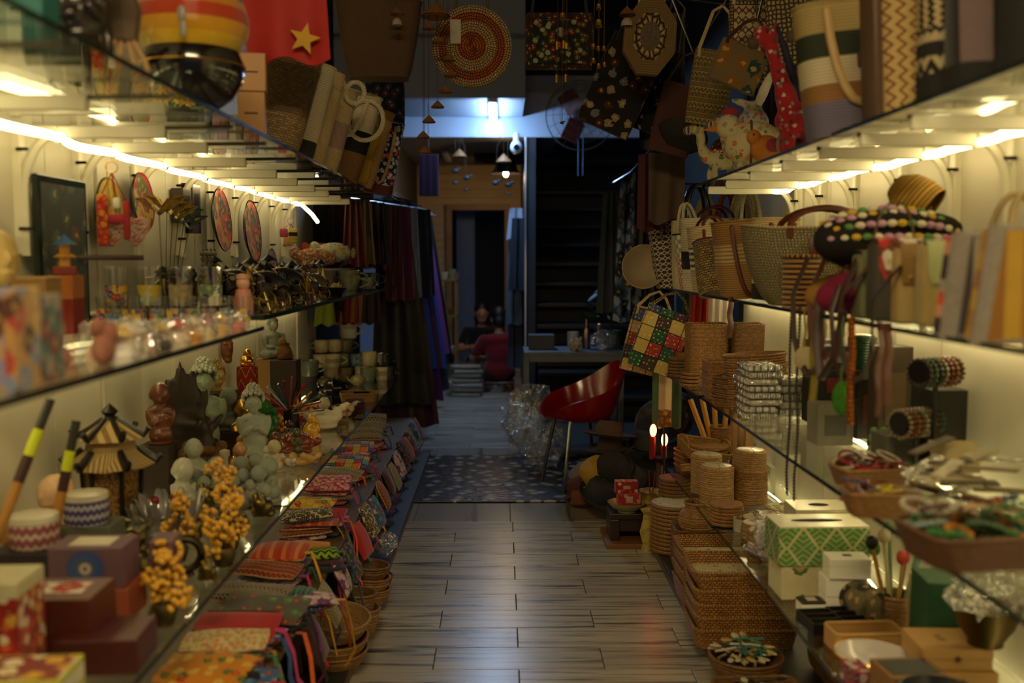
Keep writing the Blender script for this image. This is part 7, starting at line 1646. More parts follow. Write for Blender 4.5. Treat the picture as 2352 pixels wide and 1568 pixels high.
for px, X, z, w_, d_, h_, c, fr, lb in ((1905, 1.08, 0, .12, .10, .135, '#8a8474', '#5c584a', 'grey box with a dark slot at the glass edge'), (1915, 1.12, .136, .14, .09, .10, '#15130f', '#7c2020', 'black box with a red panel on the grey one'), (1912, 1.13, .237, .13, .09, .075, '#1a1a18', '#8a8a80', 'black boxed gadget with a barcode on top'), (1868, 1.16, 0, .05, .12, .17, '#16140f', '#6a6450', 'narrow black box with a silver ring motif'), (1880, 1.22, .0, .10, .1, .30, '#6a5460', '#8a7078', 'mauve box by the wall behind the beads'), (2065, 1.16, 0, .13, .10, .10, '#5c584c', '#4a463c', 'grey box under the bracelet roll'), (2150, 1.25, 0, .10, .14, .24, '#11100f', '#1c1a18', 'tall black display box by the wall'), (2040, 1.24, .0, .11, .08, .33, '#4a3c2c', '#6a5438', 'bronze foil pouch standing by the wall'), (1985, 1.24, 0, .10, .1, .2, '#2a1c18', '#5a2a24', 'dark box under the green tin')):
 p = atx(px, X, Z + h_ * 0 + z); gift_box(lb, p, w_, d_, h_, plain(c, .5), .05, front=(.6, .5), front_mat=plain(fr, .4))
coil_pot('dark green cylindrical tin with a shiny rim', atx(1978, 1.22, Z + .201), [(.045, 0), (.046, .13)], 24, plain('#14402c', .3), name='green_tin', cat='tin', lid=(.047, .012, plain('#b8a86a', .2)))
BC = ['#8a7a5a', '#4a3a2c', '#a89a7a', '#6a2a24', '#3a5a4a', '#b8a88a', '#8c5c2c', '#2c2a28', '#98886a', '#5c4a3a']
def bangle(label, loc, r, t_, mt, rot, group, bead=False):
 n = 14; pts = [(r * math.cos(2 * PI * i / n), r * math.sin(2 * PI * i / n), 0) for i in range(n)]
 if bead:
  g = G(); m = int(2 * PI * r / (t_ * 1.9))
  for i in range(m): g.ell((r * math.cos(2 * PI * i / m), r * math.sin(2 * PI * i / m), 0), (t_,) * 3, 6, 4)
 else: g = G().tube(pts, t_, 6, True)
 return single('bracelet', g, mt, label, 'bracelet', loc, rot=rot, group=group)
for j, (px, X, z, n, lb) in enumerate(((2105, 1.155, .155, 9, 'low black bracelet roll'), (2150, 1.19, .30, 7, 'upper black bracelet roll'))):
 p = atx(px, X, Z + z); b = thing('bracelet_roll', ('black velvet roll stand loaded with bead bracelets', 'smaller roll stand above it by the wall')[j], 'display stand', p, .5)
 part('roll', G().tube([(-.075, 0, 0), (.075, 0, 0)], .030, 16), plain('#12110f', .9), b); part('post', G().tube([(0, .0, -.02), (0, .0, -z)], .008, 6), BLACKM, b); part('foot', G().lathe([(.001, -z), (.04, -z), (.04, -z + .008), (.001, -z + .01)], 14), BLACKM, b)
 for i in range(n):
  f = -.066 + .132 * i / (n - 1); a = .5
  bangle('beaded bracelet on the %s, %s along' % (lb, ORD[i]), (p.x + f * math.cos(a), p.y + f * math.sin(a), p.z - .004), .037, .0068, plain(BC[(i * 3 + j) % 10], .35, amt=.5, scale=90), (0, R(90), a), 'bracelets on rolls', True)
HB = [('small rattan basket of red cord bracelets', 1995, .985, .19, .12, .05, .1), ('rattan basket of thin bangles', 2020, .90, .17, .11, .055, -.1), ('big rattan basket of bead bracelets in front', 2235, .955, .27, .20, .065, .12)]
CB = [['#a01c24', '#8c1420', '#b8a890', '#3a1c1c', '#a83a3a', '#c8b8a0'], ['#b8a020', '#14120f', '#6a3a24', '#8a8a80', '#3c3a6a', '#a89468', '#b83a34'], ['#2c7a3c', '#8a2420', '#c8a870', '#2a4a5a', '#b8b0a0', '#5a3a2a', '#c8842c', '#4a6a4a', '#98b0a8']]
for j, (lb, px, X, w_, d_, h_, rz) in enumerate(HB):
 p = atx(px, X, Z); tray(lb, p, w_, d_, h_, rz, mat=RAT_F if j < 2 else weave('#8c5a30', '#6e4420', '#2a1408', .008, .005), name='rattan_basket', cat='basket', flare=1.2)
 for i in range((22, 18, 44)[j]):
  q = random.Random(j * 50 + i); lv = i // 8
  bangle('%s bracelet heaped in the %s' % (('red cord', 'thin bangle', 'bead')[j], ('small basket', 'bangle basket', 'big basket')[j]), (p.x + q.uniform(-.38, .38) * w_, p.y + q.uniform(-.36, .36) * d_, Z + .035 + .015 * lv + q.uniform(0, .012)), q.uniform(.022, .034), (.0034, .0036, .0062)[j], plain(CB[j][q.randrange(len(CB[j]))], .35, amt=.4, scale=90), (q.uniform(-.5, .5), q.uniform(-.5, .5), 0), ('red cord bracelets', 'thin bangles', 'heaped bead bracelets')[j], j == 2)
SM = [thin_glass((.8, .78, .72), .12, 1.4, haze=.4, haze_c=(.45, .42, .36), wrinkle=.4, f0=.12), plain('#8a7a58', .4, amt=.5, scale=90, bump=.8), plain('#b0a488', .3, amt=.5, scale=90, bump=.8), plain('#5c4a34', .4, amt=.5, scale=90, bump=.8)]
for i in range(20):
 q = random.Random(i + 77)
 single('packet_strip', G().box((0, 0, .004), (.15, .03, .008), .003).wob(.008, 12, i), SM[i % 4], '%s strip of beads in the loose heap behind the baskets, %s' % (('clear', 'olive', 'ivory', 'brown')[i % 4], ORD[i]), 'packet', (1.13 + q.uniform(-.09, .10), 2.42 + q.uniform(-.14, .14), Z + .012 + .012 * (i // 2)), rot=(q.uniform(-.2, .2), q.uniform(-.3, .3), q.uniform(-.8, .8)), group='loose bead strips', smooth=False)
pouch('folded kraft paper bag leaning over the bead strips', (1.19, 2.58, Z + .08), .12, .10, .03, plain('#a89468', .8), rot=(R(50), 0, -.2), zipper=False)
E_FROG = [((0, 0, .25), (.25, .22, .24)), ((0, -.05, .6), (.24, .2, .2)), ((.14, -.08, .8), (.09, .09, .1)), ((-.14, -.08, .8), (.09, .09, .1))]
lump('bfrog', 'frog_charm', 'pale green frog charm behind the red bracelets', 'figurine', atx(2012, 1.12, Z), E_FROG, plain('#7a9a6a', .5), .12, .2)
# == low rattan shelf
Z = ZRB
INL = floral('#c8bea4', ('#8a927a', '#a89a80', '#b8aa8c'), .03, .25)
PEARL = plain('#c8bea8', .2, amt=.25, scale=40, coat=.5)
for k in range(4):
 tray('shallow rattan tray in the nest at the far end, %s from below' % ORD[k], atx(1600, .985, Z + .004) + Vector((0, 0, .026 * k)), .20, .17, .035, .2, RAT_D, group='far tray nest')
tray('rattan tray with hoop grips and a pale painted base', atx(1612, .99, Z + .115), .24, .19, .05, .35, RAT, INL, rot=(R(16), R(10), .3), grip=True)
pile(coaster, 4, 1625, 1.03, Z + .004, .021, 'rimmed round rattan tray in front of the hoop-grip tray', r=.105, h=.02, inlay=PEARL, group='rimmed round trays')
pile(coaster, 3, 1628, 1.03, Z + .10, .019, 'upper rimmed round tray of the same pile', r=.10, h=.019, group='upper rimmed trays')
tray('shallow oval rattan basket leaning before the round trays', atx(1605, .95, Z + .045), .16, .13, .03, .3, RAT_L, rot=(R(-14), R(12), .2))
def rbox(lb, px, X, z, r, h, mat, tie=True): return coil_pot(lb, atx(px, X, z), [(r, 0), (r, h * .78)], 32, mat, lid=(r, h * .2, PEARL), tie=tie, group='round rattan boxes with pearl lids')
rbox('lower round rattan box of the front column', 1646, .945, Z + .004, .073, .086, RAT_L, False); rbox('upper round rattan box of the front column', 1646, .945, Z + .090, .073, .082, RAT_L)
rbox('lower round rattan box behind the front column', 1622, .945, Z + .004, .07, .09, RAT_L, False); rbox('upper round rattan box behind the front column', 1622, .945, Z + .094, .07, .085, RAT_L)
rbox('lower broad rattan box by the wall', 1722, 1.10, Z + .004, .075, .07, RAT, False); rbox('middle broad rattan box by the wall', 1722, 1.10, Z + .074, .075, .078, RAT); rbox('top pale rattan box by the wall', 1722, 1.10, Z + .152, .070, .082, RAT_L)
coil_pot('coiled rattan cup holding rolled incense bundles', atx(1652, 1.14, Z + .004), [(.05, 0), (.055, .20)], 24, RAT, name='rattan_cup', cat='cup')
for i in range(6):
 p = atx(1652, 1.14, Z + .02); a = -.5 + .2 * i
 single('incense_roll', G().tube([(0, 0, 0), (.25 * a * .5, 0, .17), (.25 * a, 0, .33)], .014, 8), wood('#c8943c', '#9a6a24', 1, 4), 'golden rolled bundle in the coiled cup, %s' % ORD[i], 'bundle', (p.x + .018 * (i - 2.5) * .8, p.y - .02 + .014 * (i % 3), p.z), group='golden rolled bundles')
for i in range(3):
 gift_box('bark-edged wooden plank leaning by the wall, %s' % ORD[i], atx(1690 + 14 * i, 1.2, Z + .004), .05, .02, .26, wood('#a8885a', '#6e5230', 1, 5), .2 + .1 * i, name='bark_plank', cat='plank', group='bark planks')
seated_buddha('small green-grey stone buddha behind the round boxes', atx(1722, 1.22, Z + .004), .20, STONE, STONE, -.6)
so = gift_box('white wall socket box with switches above the low shelf', onx(1770, 1105, RW - .02) + Vector((0, 0, -.05)), .09, .03, .13, plain('#c8c0a8', .4), R(-90), name='socket_box', cat='socket')
for i, (dx, dz) in enumerate(((-.018, .1), (.018, .1), (0, .06), (0, .03))): part('socket_hole', G().tube([(dx, -.0165, dz), (dx, -.0135, dz)], .004, 6), BLACKM, so)
pile(coaster, 6, 1668, .915, Z, .0145, 'tight rattan coaster at the glass edge', r=.068, h=.016, group='tight coasters')
pile(coaster, 3, 1738, 1.02, Z, .017, 'pale rattan coaster with a silver centre', r=.06, h=.017, inlay=PEARL, group='silver-centred coasters')
pile(coaster, 4, 1768, 1.0, Z, .017, 'cream rattan coaster in the wide pile', r=.085, h=.018, mat=RAT_L, inlay=INL, group='cream coasters')
pile(coaster, 4, 1735, .98, Z, .016, 'small twisted rattan coaster before the wide pile', r=.055, h=.017, mat=RAT_L, inlay=INL, group='twisted coasters')
pile(coaster, 5, 1800, 1.12, Z, .02, 'painted rattan coaster by the wall', r=.075, h=.019, mat=RAT_L, inlay=floral('#c8c0a0', ('#a84a3a', '#6a8a5a'), .03, .4), group='painted coasters')
for i, (px, w_) in enumerate(((1712, .06), (1748, .06))):
 p = atx(px, (.97, 1.05)[i], Z); b = single('napkin_ring', G().lathe([(w_ * .8, 0), (w_ * .82, .05), (w_ * .74, .05), (w_ * .74, 0), (w_ * .8, 0)], 22), plain('#a8a68c', .4), ('pale curved napkin holder with black slots', 'second pale curved napkin holder')[i], 'napkin holder', p)
for i in range(7):
 q = random.Random(i); b = thing('coaster_pack', 'coasters wrapped in clear film, %s from below in the shiny heap' % ORD[i], 'coaster pack', (1.01 + q.uniform(-.02, .02), 3.46 + q.uniform(-.03, .03), Z + .023 * i), q.uniform(-.4, .4), group='wrapped coaster packs')
 part('coasters', G().lathe([(.001, 0), (.075, 0), (.078, .01), (.075, .02), (.001, .02)], 22), (RAT_L, plain('#a88a80', .6), INL)[i % 3], b); part('film', G().box((0, 0, .012), (.20, .19, .022), .01).wob(.012, 26, i), FILM, b)
tray('oval rattan basket lying behind the tissue boxes', atx(1878, 1.17, Z), .20, .14, .13, .0, RAT_L, name='rattan_basket', cat='basket')
def leafprint():
 m, t, o = newmat('leaf_print'); u, v = sepuv(t)
 a = math_(t, 'FRACT', math_(t, 'DIVIDE', v, .12)); b_ = math_(t, 'FRACT', math_(t, 'ADD', math_(t, 'DIVIDE', u, .105), math_(t, 'MULTIPLY', math_(t, 'FLOOR', math_(t, 'DIVIDE', v, .06)), .5)))
 a2 = math_(t, 'FRACT', math_(t, 'DIVIDE', v, .06)); dx = math_(t, 'ABSOLUTE', math_(t, 'SUBTRACT', b_, .5))
 edge = math_(t, 'LESS_THAN', math_(t, 'ABSOLUTE', math_(t, 'SUBTRACT', math_(t, 'ADD', dx, math_(t, 'MULTIPLY', a2, .42)), .48)), .05)
 vein = math_(t, 'LESS_THAN', math_(t, 'FRACT', math_(t, 'MULTIPLY', math_(t, 'SUBTRACT', a2, math_(t, 'MULTIPLY', dx, 1.3)), 3.2)), .3)
 cc = mixc(t, vein, hexc('#5f8a44'), hexc('#9ab070')); cc = mixc(t, edge, cc, hexc('#c4bc8c')); cc, h = jitter(t, cc, .3, 12)
 finish(t, o, cc, .25, coat=.4); return m
CAP = plain('#c9c096', .22, amt=.3, scale=50, coat=.5)
def tissue(label, loc, w_, d_, h_, side, top, rz, slot):
 b = thing('tissue_box', label, 'tissue box', loc, rz); part('body', G().box((0, 0, h_ / 2), (w_, d_, h_), .004), side, b, False); part('lid', G().box((0, 0, h_ + .001), (w_ * .99, d_ * .99, .004)), top, b, False)
 part('slot', G().lathe([(.001, .0), (slot, 0)], 20, (0, 0, h_ + .0036), sy=.22 if slot > .05 else .6), plain('#0b0908', .9), b, False); return b
p = atx(1905, 1.0, Z)
tissue('cream tissue box with floral corners under the leaf-print one', (p.x + .02, 3.14, Z), .275, .15, .105, floral('#c8bd94', ('#c8a43a', '#4a6a2c', '#c8bd94', '#c8bd94'), .09, .3), CAP, .02, .08)
tissue('green leaf-print mother-of-pearl tissue box', (p.x + .015, 3.14, Z + .109), .29, .16, .125, leafprint(), CAP, .02, .085)
tissue('cream mother-of-pearl tissue box with a round hole', (1.11, 3.42, Z), .20, .15, .215, CAP, CAP, .0, .036)
gift_box('lower white cardboard box in front of the leaf box', (1.045, 2.98, Z), .12, .08, .05, WHITE, .0); gift_box('middle white cardboard box in front of the leaf box', (1.045, 2.98, Z + .0505), .12, .08, .06, WHITE, .02); gift_box('top white box with a small black logo', (1.055, 2.97, Z + .111), .125, .085, .062, WHITE, -.04, lid=WHITE, lid_h=.4, top=(.2, .2), top_mat=plain('#4a463c', .6))
gift_box('small white box with a dark lid at the glass edge', (.945, 2.96, Z), .075, .06, .04, WHITE, .05, lid=plain('#2a1c14', .5), lid_h=.2, top=(.4, .5), top_mat=plain('#c8c0a8', .5))
for i, x in enumerate((.925, 1.02)):
 tr = thing('ring_tray', ('black compartment tray at the glass edge', 'second black compartment tray beside it')[i], 'tray', (x + .01, 2.83 + .02 * i, Z), .1)
 part('base', G().box((0, 0, .006), (.10, .13, .012), .002), plain('#0f1110', .3), tr, False)
 for yy in (-.0625, -.02, .02, .0625): part('divider', G().box((0, yy, .02), (.10, .005, .03)), plain('#0f1110', .3), tr, False)
 for xx in (-.0475, .0475): part('side', G().box((xx, 0, .02), (.005, .13, .03)), plain('#0f1110', .3), tr, False)
 for yy in (-.041, 0, .041): part('card', G().box((0, yy, .015), (.085, .032, .006)), plain(('#8a8a6a', '#4a5048')[i], .5), tr, False)
coil_pot('coiled rattan pen cup', (1.165, 2.87, Z), [(.050, 0), (.052, .085)], 24, RAT, name='pen_cup', cat='cup')
BRH = [('#8ab0b8', '#14110f', 'pale blue'), ('#c8782c', '#b8b0a0', 'orange'), ('#8ab08a', '#8ab08a', 'mint'), ('#5a8a1c', '#4a7a1c', 'green'), ('#b0803c', '#15120f', 'dark-tipped'), ('#c8b890', '#c8b890', 'cream'), ('#a89058', '#b83a28', 'red-banded'), ('#7aa080', '#98b898', 'sage')]
for i, (c, t_, nm) in enumerate(BRH):
 a = 2 * PI * i / 8; d = Vector((.05 * math.cos(a), .03 * math.sin(a), .17 + .03 * (i % 3))); b = thing('novelty_pen', '%s novelty pen in the coiled pen cup' % nm, 'pen', (1.165 + .022 * math.cos(a), 2.87 + .022 * math.sin(a), Z + .03), group='novelty pens')
 part('barrel', G().tube([(0, 0, 0), d * .6, d], .006, 7), plain(c, .4), b); part('topper', G().ell(d + Vector((0, 0, .012)), (.02, .016, .022), 10, 8), plain(t_, .5), b)
single('camo_roll', G().tube([(0, -.07, 0), (0, .07, 0)], .052, 20), floral('#4a4630', ('#2a2c1c', '#6a5c40', '#1c1c14'), .05, .6), 'camouflage-patterned roll beside the pen cup', 'roll', (1.09, 2.90, Z + .052), .3)
gift_box('illustrated card leaning behind the pen cup', (1.20, 2.74, Z), .09, .02, .19, plain('#c0aa7c', .7), -.3, name='card_sleeve', cat='card', front=(.7, .8), front_mat=floral('#b8a074', ('#8a5a3a', '#a87c4c'), .04, .4))
for i, (c, n) in enumerate((('#1c5230', 'green'), ('#c8a868', 'straw-coloured'), ('#8c6a3c', 'tan'), ('#c0a878', 'cream'))): gift_box('%s notebook standing by the wall' % n, (1.185 + .022 * i, 2.63 - .0 * i, Z), .02 if i else .10, .14, .22 - .012 * i, plain(c, .7), -.1, name='notebook', cat='notebook')
KR = plain('#b48a4e', .7, amt=.12)
tray('open kraft cardboard tray before the black trays', (1.01, 2.69, Z), .20, .10, .05, .05, KR, KR, name='cardboard_tray', flare=1.0)
for k, (x, y, z, lb) in enumerate(((1.145, 2.45, 0, 'lower kraft box with a star'), (1.135, 2.46, .056, 'upper kraft box with a star and a printed crest'))):
 b = gift_box(lb, (x, y, Z + z), .175, .15, .055, KR, -.05, lid=KR, lid_h=.5, top=(.3, .25) if k else None, top_mat=floral('#b48a4e', ('#6a4a24', '#b48a4e'), .04, .35)); s_ = part('star', star(.011, .001), plain('#4a3418', .7), b, False); s_.location = (.0, -.077, .03)
b = bowl('mother-of-pearl dish with a gilt rim', (.975, 2.53, Z), .10, .045, plain('#d0c8c4', .15, amt=.3, scale=9, coat=.6), 0, .4, rim=GOLD, name='shell_dish', cat='dish')
for k in range(2): gift_box(('lower tan wallet box', 'tan wallet box with a black flap')[k], (.985, 2.33, Z + .046 * k), .14, .12, .045, plain('#8c6434', .6), .08, top=(.85, .7) if k else None, top_mat=plain('#191a1c', .5))
bowl('dark bowl of silver trinkets at the bottom edge', (.985, 2.16, Z), .085, .11, plain('#1c2022', .35), 0, .5)
bowl('plastic-wrapped brass bowl under the big basket', (1.215, 2.42, Z + .112), .085, .10, metal('#6a5a34', .4), 0, .5); crinkle('clear film bundle over the brass bowl', (1.215, 2.42, Z + .19), .21, .2, 31, .5)
gift_box('small red printed box at the lower glass edge', (.90, 2.44, Z), .05, .09, .05, floral('#8c2a34', ('#b8a8a0', '#5a2a3a'), .03, .4), .1)
# == rattan on the plinth
Z = PLAT
pile(coaster, 11, 1549, .835, Z, .0195, 'large rattan placemat in the tall plinth stack', r=.118, h=.02, inlay=None, group='stacked placemats')
coaster('pale-centred rattan placemat on top of the tall plinth stack', atx(1549, .835, Z) + Vector((0, 0, .215)), .12, .02, None, INL)
pile(coaster, 5, 1550, .86, Z + .236, .018, 'smaller rattan placemat above the pale-centred one', r=.082, h=.018, mat=RAT_D, group='smaller placemats')
pile(coaster, 7, 1622, .98, Z, .022, 'round rattan mat behind the coiled vase', r=.10, h=.022, group='mats behind the vase')
V0 = [(.055, 0), (.074, .025), (.082, .055), (.076, .085), (.056, .105), (.050, .115), (.053, .135)]
TR = weave('#c88e46', '#a4702e', '#2c1606', .017, .0105, .45, 1.0)
for k in range(6): tray('big rectangular rattan tray in the main plinth stack, %s from below' % ORD[k], (.885 + rnd.uniform(-.006, .006), 3.60 + rnd.uniform(-.008, .008), Z + .0475 * k), .39, .27, .045 if k == 5 else .072, rnd.uniform(-.03, .03), TR, floral('#c8b890', ('#3a7a8a', '#8a8a6a', '#b8a880', '#6a7a4a'), .035, .18) if k == 5 else None, group='big plinth trays', cut=True)
for k in range(4): tray('rectangular rattan tray in the stack behind, %s from below' % ORD[k], (.90, 4.02, Z + .06 * k), .36, .25, .05 if k == 3 else .078, .03, TR, floral('#c8b890', ('#3a7a9a', '#8a8a6a', '#b8a880'), .04, .2) if k == 3 else None, group='rear plinth trays', cut=True)
coil_pot('round-bellied coiled rattan vase', (.86, 4.30, Z + .20), V0, 32, RAT, name='rattan_vase', cat='vase')
pile(tray, 4, 1600, .875, Z, .052, 'small rattan tray under the coiled vase', w=.22, d=.2, h=.055, mat=RAT_D, group='trays under the vase')
for i in range(3): tray('dark rattan tray standing on edge under the glass, %s' % ORD[i], (1.06 + .08 * i, 3.22, Z + .14), .28, .28, .05, mat=RAT_D, rot=(R(90), 0, R(90)), group='trays standing on edge')
p = atx(1712, .815, Z); coil_pot('round rattan basket heaped with spoons', p, [(.085, 0), (.115, .05), (.12, .085)], 32, RAT_D, name='rattan_basket', cat='basket')
SC = ['#c8b078', '#1c5a5a', '#c8c0a4', '#6a1c30', '#b8964c', '#2a3a3c', '#3a6a2c', '#c8bca0', '#8a5a2c', '#1a1614', '#98a8a0', '#2c7a74']
def spoon(lb, loc, L, c1, c2, rot, group):
 b = thing('spoon', lb, 'spoon', loc, rot=rot, group=group); part('shaft', G().tube([(-L * .5, 0, 0), (0, 0, .004), (L * .3, 0, 0)], [.0045, .004, .003], 6), plain(c1, .3), b); part('spoon_head', G().ell((L * .42, 0, 0), (L * .15, L * .08, .004), 10, 6), plain(c2, .25), b)
for i in range(34):
 q = random.Random(i + 300); a = q.uniform(0, 2 * PI); r_ = q.uniform(0, .065)
 spoon('spoon heaped with others in the round basket', (p.x + r_ * math.cos(a), p.y + r_ * math.sin(a), Z + .078 + .009 * (i // 6)), q.uniform(.13, .17), SC[q.randrange(12)], SC[(0, 2, 7, 4)[q.randrange(4)]], (q.uniform(-.2, .2), q.uniform(-.15, .15), q.uniform(0, 6.28)), 'heaped spoons')
p2 = Vector((.80, 2.98, Z)); tray('rectangular rattan tray of dark spoons at the bottom edge', p2, .27, .20, .07, .05, RAT_D)
for i in range(10):
 q = random.Random(i + 900); spoon('%s spoon in the bottom-edge tray, %s' % (('black', 'pale')[i % 2], ORD[i]), (p2.x + q.uniform(-.07, .07), p2.y + q.uniform(-.05, .05), Z + .03 + .006 * i), .15, ('#14110f', '#b8ac88')[i % 2], ('#2a2420', '#c8c0a8')[i % 2], (0, q.uniform(-.1, .1), q.uniform(0, 6.28)), 'bottom-edge spoons')
# == things hanging over the aisle
HY, HZ = 4.76, 3.15
single('hanging_rod', G().tube([(LW + .01, HY, HZ + .02), (RW - .01, HY, HZ + .02)], .012, 8), STEEL, 'steel rod across the aisle above the hanging bags', 'rod')
def hpos(px, py): return ony(px, py, HY)
p = hpos(872, 182)
b = tote('large plain brown woven tote hanging over the aisle', (p.x, HY, p.z), .40, .13, .35, [(1, weave('#5e4022', '#523819', '#3a260f', .006, .004, .8, .25))], handle=None, rz=.04, bottom=.68)
for sx in (-.07, .09): part('strap', G().tube([(sx, 0, .30), (sx * .9, 0, .5), (sx * .5, 0, HZ - p.z)], .011, 6, flat=.4), plain('#3a2616', .7), b)
OR = crochet('#b8602c', '#3a1608', .0125); CRM = crochet('#c8a878', '#4a3a20', .0125)
p = hpos(1084, 110)
b = hang_bag('round crocheted bag in orange and cream rings', (p.x, HY, HZ), .375, .375, .05, CRM, strap=plain('#4a3c28', .6), shape='round', sh=HZ - p.z - .19, front=[(.36, OR), (.62, CRM), (.84, OR), (.99, CRM)])
part('price_tag', G().box((-.075, -.045, p.z - HZ + .065), (.05, .002, .11)), plain('#b8b0a0', .7), b, False)
p = hpos(1286, 90)
EMB = floral('#16180f', ('#6a1c18', '#8a8a74', '#24402a', '#5a4a20'), .03, .42)
hang_bag('dark embroidered square bag with flowers and red borders', (p.x, HY + .05, HZ), .31, .26, .05, floral('#241410', ('#5a1814', '#24301c'), .035, .4), strap=plain('#1c1410', .8), sh=HZ - p.z - .13, front=EMB)
p = hpos(1500, 116)
b = hang_bag('octagonal jute bag with an openwork centre', (p.x, HY - .2, HZ), .25, .36, .08, plain('#6e5836', .85, bump=.6), strap=JUTE, shape='oct', sh=HZ - p.z - .19, front=[(.38, weave('#7a5f38', '#5c4526', '#2c1e0e', .006, .006)), (.62, crochet('#b09464', '#1c140a', .03)), (.99, rope('#7a6038', '#4a381c', .008))], tilt=(0, 4))
def chime(label, px, top, pieces, name='wind_chime', string='#4a3420'):
 p0 = hpos(px, top); b = thing(name, label, 'wind chime', (p0.x, HY - .25, HZ), 0)
 k = mpp(Vector((p0.x, HY - .25, p0.z)))
 for (x, y, kind, r) in pieces:
  q = ony(x, y, HY - .25); dx, dz = q.x - p0.x, q.z - HZ; r *= k
  if kind == 'hat': part('cone_hat', G().lathe([(r, -r * .5), (r * .5, r * .05), (.001, r * .5), (.001, r * .4), (r * .95, -r * .6)], 16, (dx, 0, dz)), plain('#8a5a2e', .6, amt=.5, scale=40), b)
  elif kind == 'bell': part('bell', G().lathe([(r, -r), (r * .8, -r * .6), (r * .7, r * .6), (.001, r), (.001, r * .9), (r * .6, r * .5), (r * .9, -r)], 14, (dx, 0, dz)), GOLD, b)
  elif kind == 'tube': part('tube', G().tube([(dx, 0, dz - r), (dx, 0, dz + r)], .0075, 8), GOLD, b)
  elif kind == 'dome': part('dome_bell', G().lathe([(r, -r), (r * .9, -r * .2), (r * .5, r * .3), (.001, r * .4)], 14, (dx, 0, dz)), plain('#a89a88', .4), b)
  elif kind == 'bird': r *= .7; part('paper_bird', G().ell((dx, 0, dz), (r, r * .5, r * .7), 8, 6).ell((dx + r, 0, dz + r * .6), (r * .7, r * .2, r * .3), 8, 5), plain('#1c262c', .6), b)
  part('string', G().tube([(dx, 0, dz), (dx * .8, 0, dz * .2), (dx * .15 if abs(dx) > .05 else dx, 0, 0)], .0012, 4), plain(string, .6), b)
 return b
chime('spiral wind chime of little conical hats', 1000, 0, [(1000, 20, 'hat', 34), (985, 58, 'hat', 16), (1007, 90, 'hat', 16), (1030, 131, 'hat', 16), (1036, 166, 'hat', 16), (1023, 204, 'hat', 16), (1005, 238, 'hat', 16), (985, 272, 'hat', 16), (972, 308, 'hat', 16), (975, 343, 'hat', 16)])
chime('small ceramic bell under a conical hat before the brown tote', 912, 0, [(912, 24, 'hat', 17), (912, 46, 'dome', 12)])
chime('small ceramic mushroom bell by the octagonal bag', 1440, 0, [(1440, 24, 'hat', 20), (1440, 46, 'dome', 14)])
chime('string of brass bells hanging beside the embroidered bag', 1375, 0, [(1375, 14, 'bell', 7), (1375, 52, 'bell', 10), (1363, 105, 'bell', 6), (1374, 110, 'bell', 6), (1387, 110, 'bell', 6), (1363, 138, 'bell', 6), (1375, 150, 'bell', 6), (1388, 147, 'bell', 6)])
chime('brass tube chime in front of the embroidered bag', 1292, 0, [(1292, 35, 'bell', 8), (1280, 105, 'tube', 9), (1295, 103, 'tube', 9), (1302, 106, 'tube', 7), (1279, 181, 'tube', 9), (1300, 180, 'tube', 9), (1291, 282, 'bird', 7)])
for px, py, lb, ps in ((1055, 350, 'paper bird mobile under a small cone near the far room', [(1055, 350, 'hat', 18), (1045, 392, 'bird', 11), (1072, 408, 'bird', 11), (1045, 420, 'bird', 8), (1070, 436, 'bird', 6)]), (1157, 360, 'second paper bird mobile under a grey cone', [(1157, 362, 'hat', 19), (1138, 420, 'bird', 12), (1168, 424, 'bird', 13), (1168, 446, 'bird', 6)])):
 HY, HZ = 9.95, 2.62; chime(lb, px, py, ps)
# == back of the shop
f = thing('wall_fan', 'round wall fan with an orange motor in front of the beam', 'fan', ony(1333, 265, 9.55)); fr = .325
for r_ in (1.0, .8, .6, .4, .2): part('grille_ring', G().tube([(fr * r_ * math.cos(2 * PI * i / 36), -.09 * (1 - r_ * r_), fr * r_ * math.sin(2 * PI * i / 36)) for i in range(36)], .006 if r_ == 1 else .0025, 5, True), plain('#1c2028', .4), f)
for k in range(18): part('grille_wire', G().tube([(.06 * math.cos(PI * k / 9), -.09, .06 * math.sin(PI * k / 9)), (fr * .6 * math.cos(PI * k / 9), -.058, fr * .6 * math.sin(PI * k / 9)), (fr * math.cos(PI * k / 9), 0, fr * math.sin(PI * k / 9))], .0018, 4), plain('#1c2028', .4), f)
for k in range(3):
 rows = [[(x * .085, y, -.02 + x * .03) for x in (-1, 0, 1)] for y in (.05, .15, .26)]
 g = G().grid(rows); g.grid([[(x, y, z - .004) for x, y, z in r] for r in rows], flip=True)
 part('blade', g.xf(Matrix.Rotation(R(90), 4, 'X') @ Matrix.Rotation(2 * PI * k / 3 + .6, 4, 'Z')), plain('#5c180c', .5), f)
part('motor', G().tube([(0, -.05, 0), (0, .02, 0), (0, .16, 0)], [.05, .07, .05], 14), plain('#15171c', .4), f)
for sx in (-.015, .03): part('pull_cord', G().tube([(sx, .05, -.1), (sx, .05, -.56)], .004, 5), plain('#5a6a8a', .6), f)
c = thing('security_camera', 'white dome security camera under the beam', 'camera', ony(1186, 338, 9.6))
part('dome_body', G().ell((0, 0, 0), (.06, .06, .065), 16, 10), plain('#c8ccd4', .35), c); part('lens', G().tube([(0, -.052, -.005), (0, -.066, -.007)], .028, 14), plain('#101114', .1), c); part('mount', G().tube([(0, .0, .05), (0, .05, .13)], .03, 10), plain('#c8ccd4', .4), c)
LP = ony(1162, 398, 10.75)
pl_ = thing('pendant_lamp', 'black bell-shaped pendant lamp with a lit bulb', 'lamp', LP)
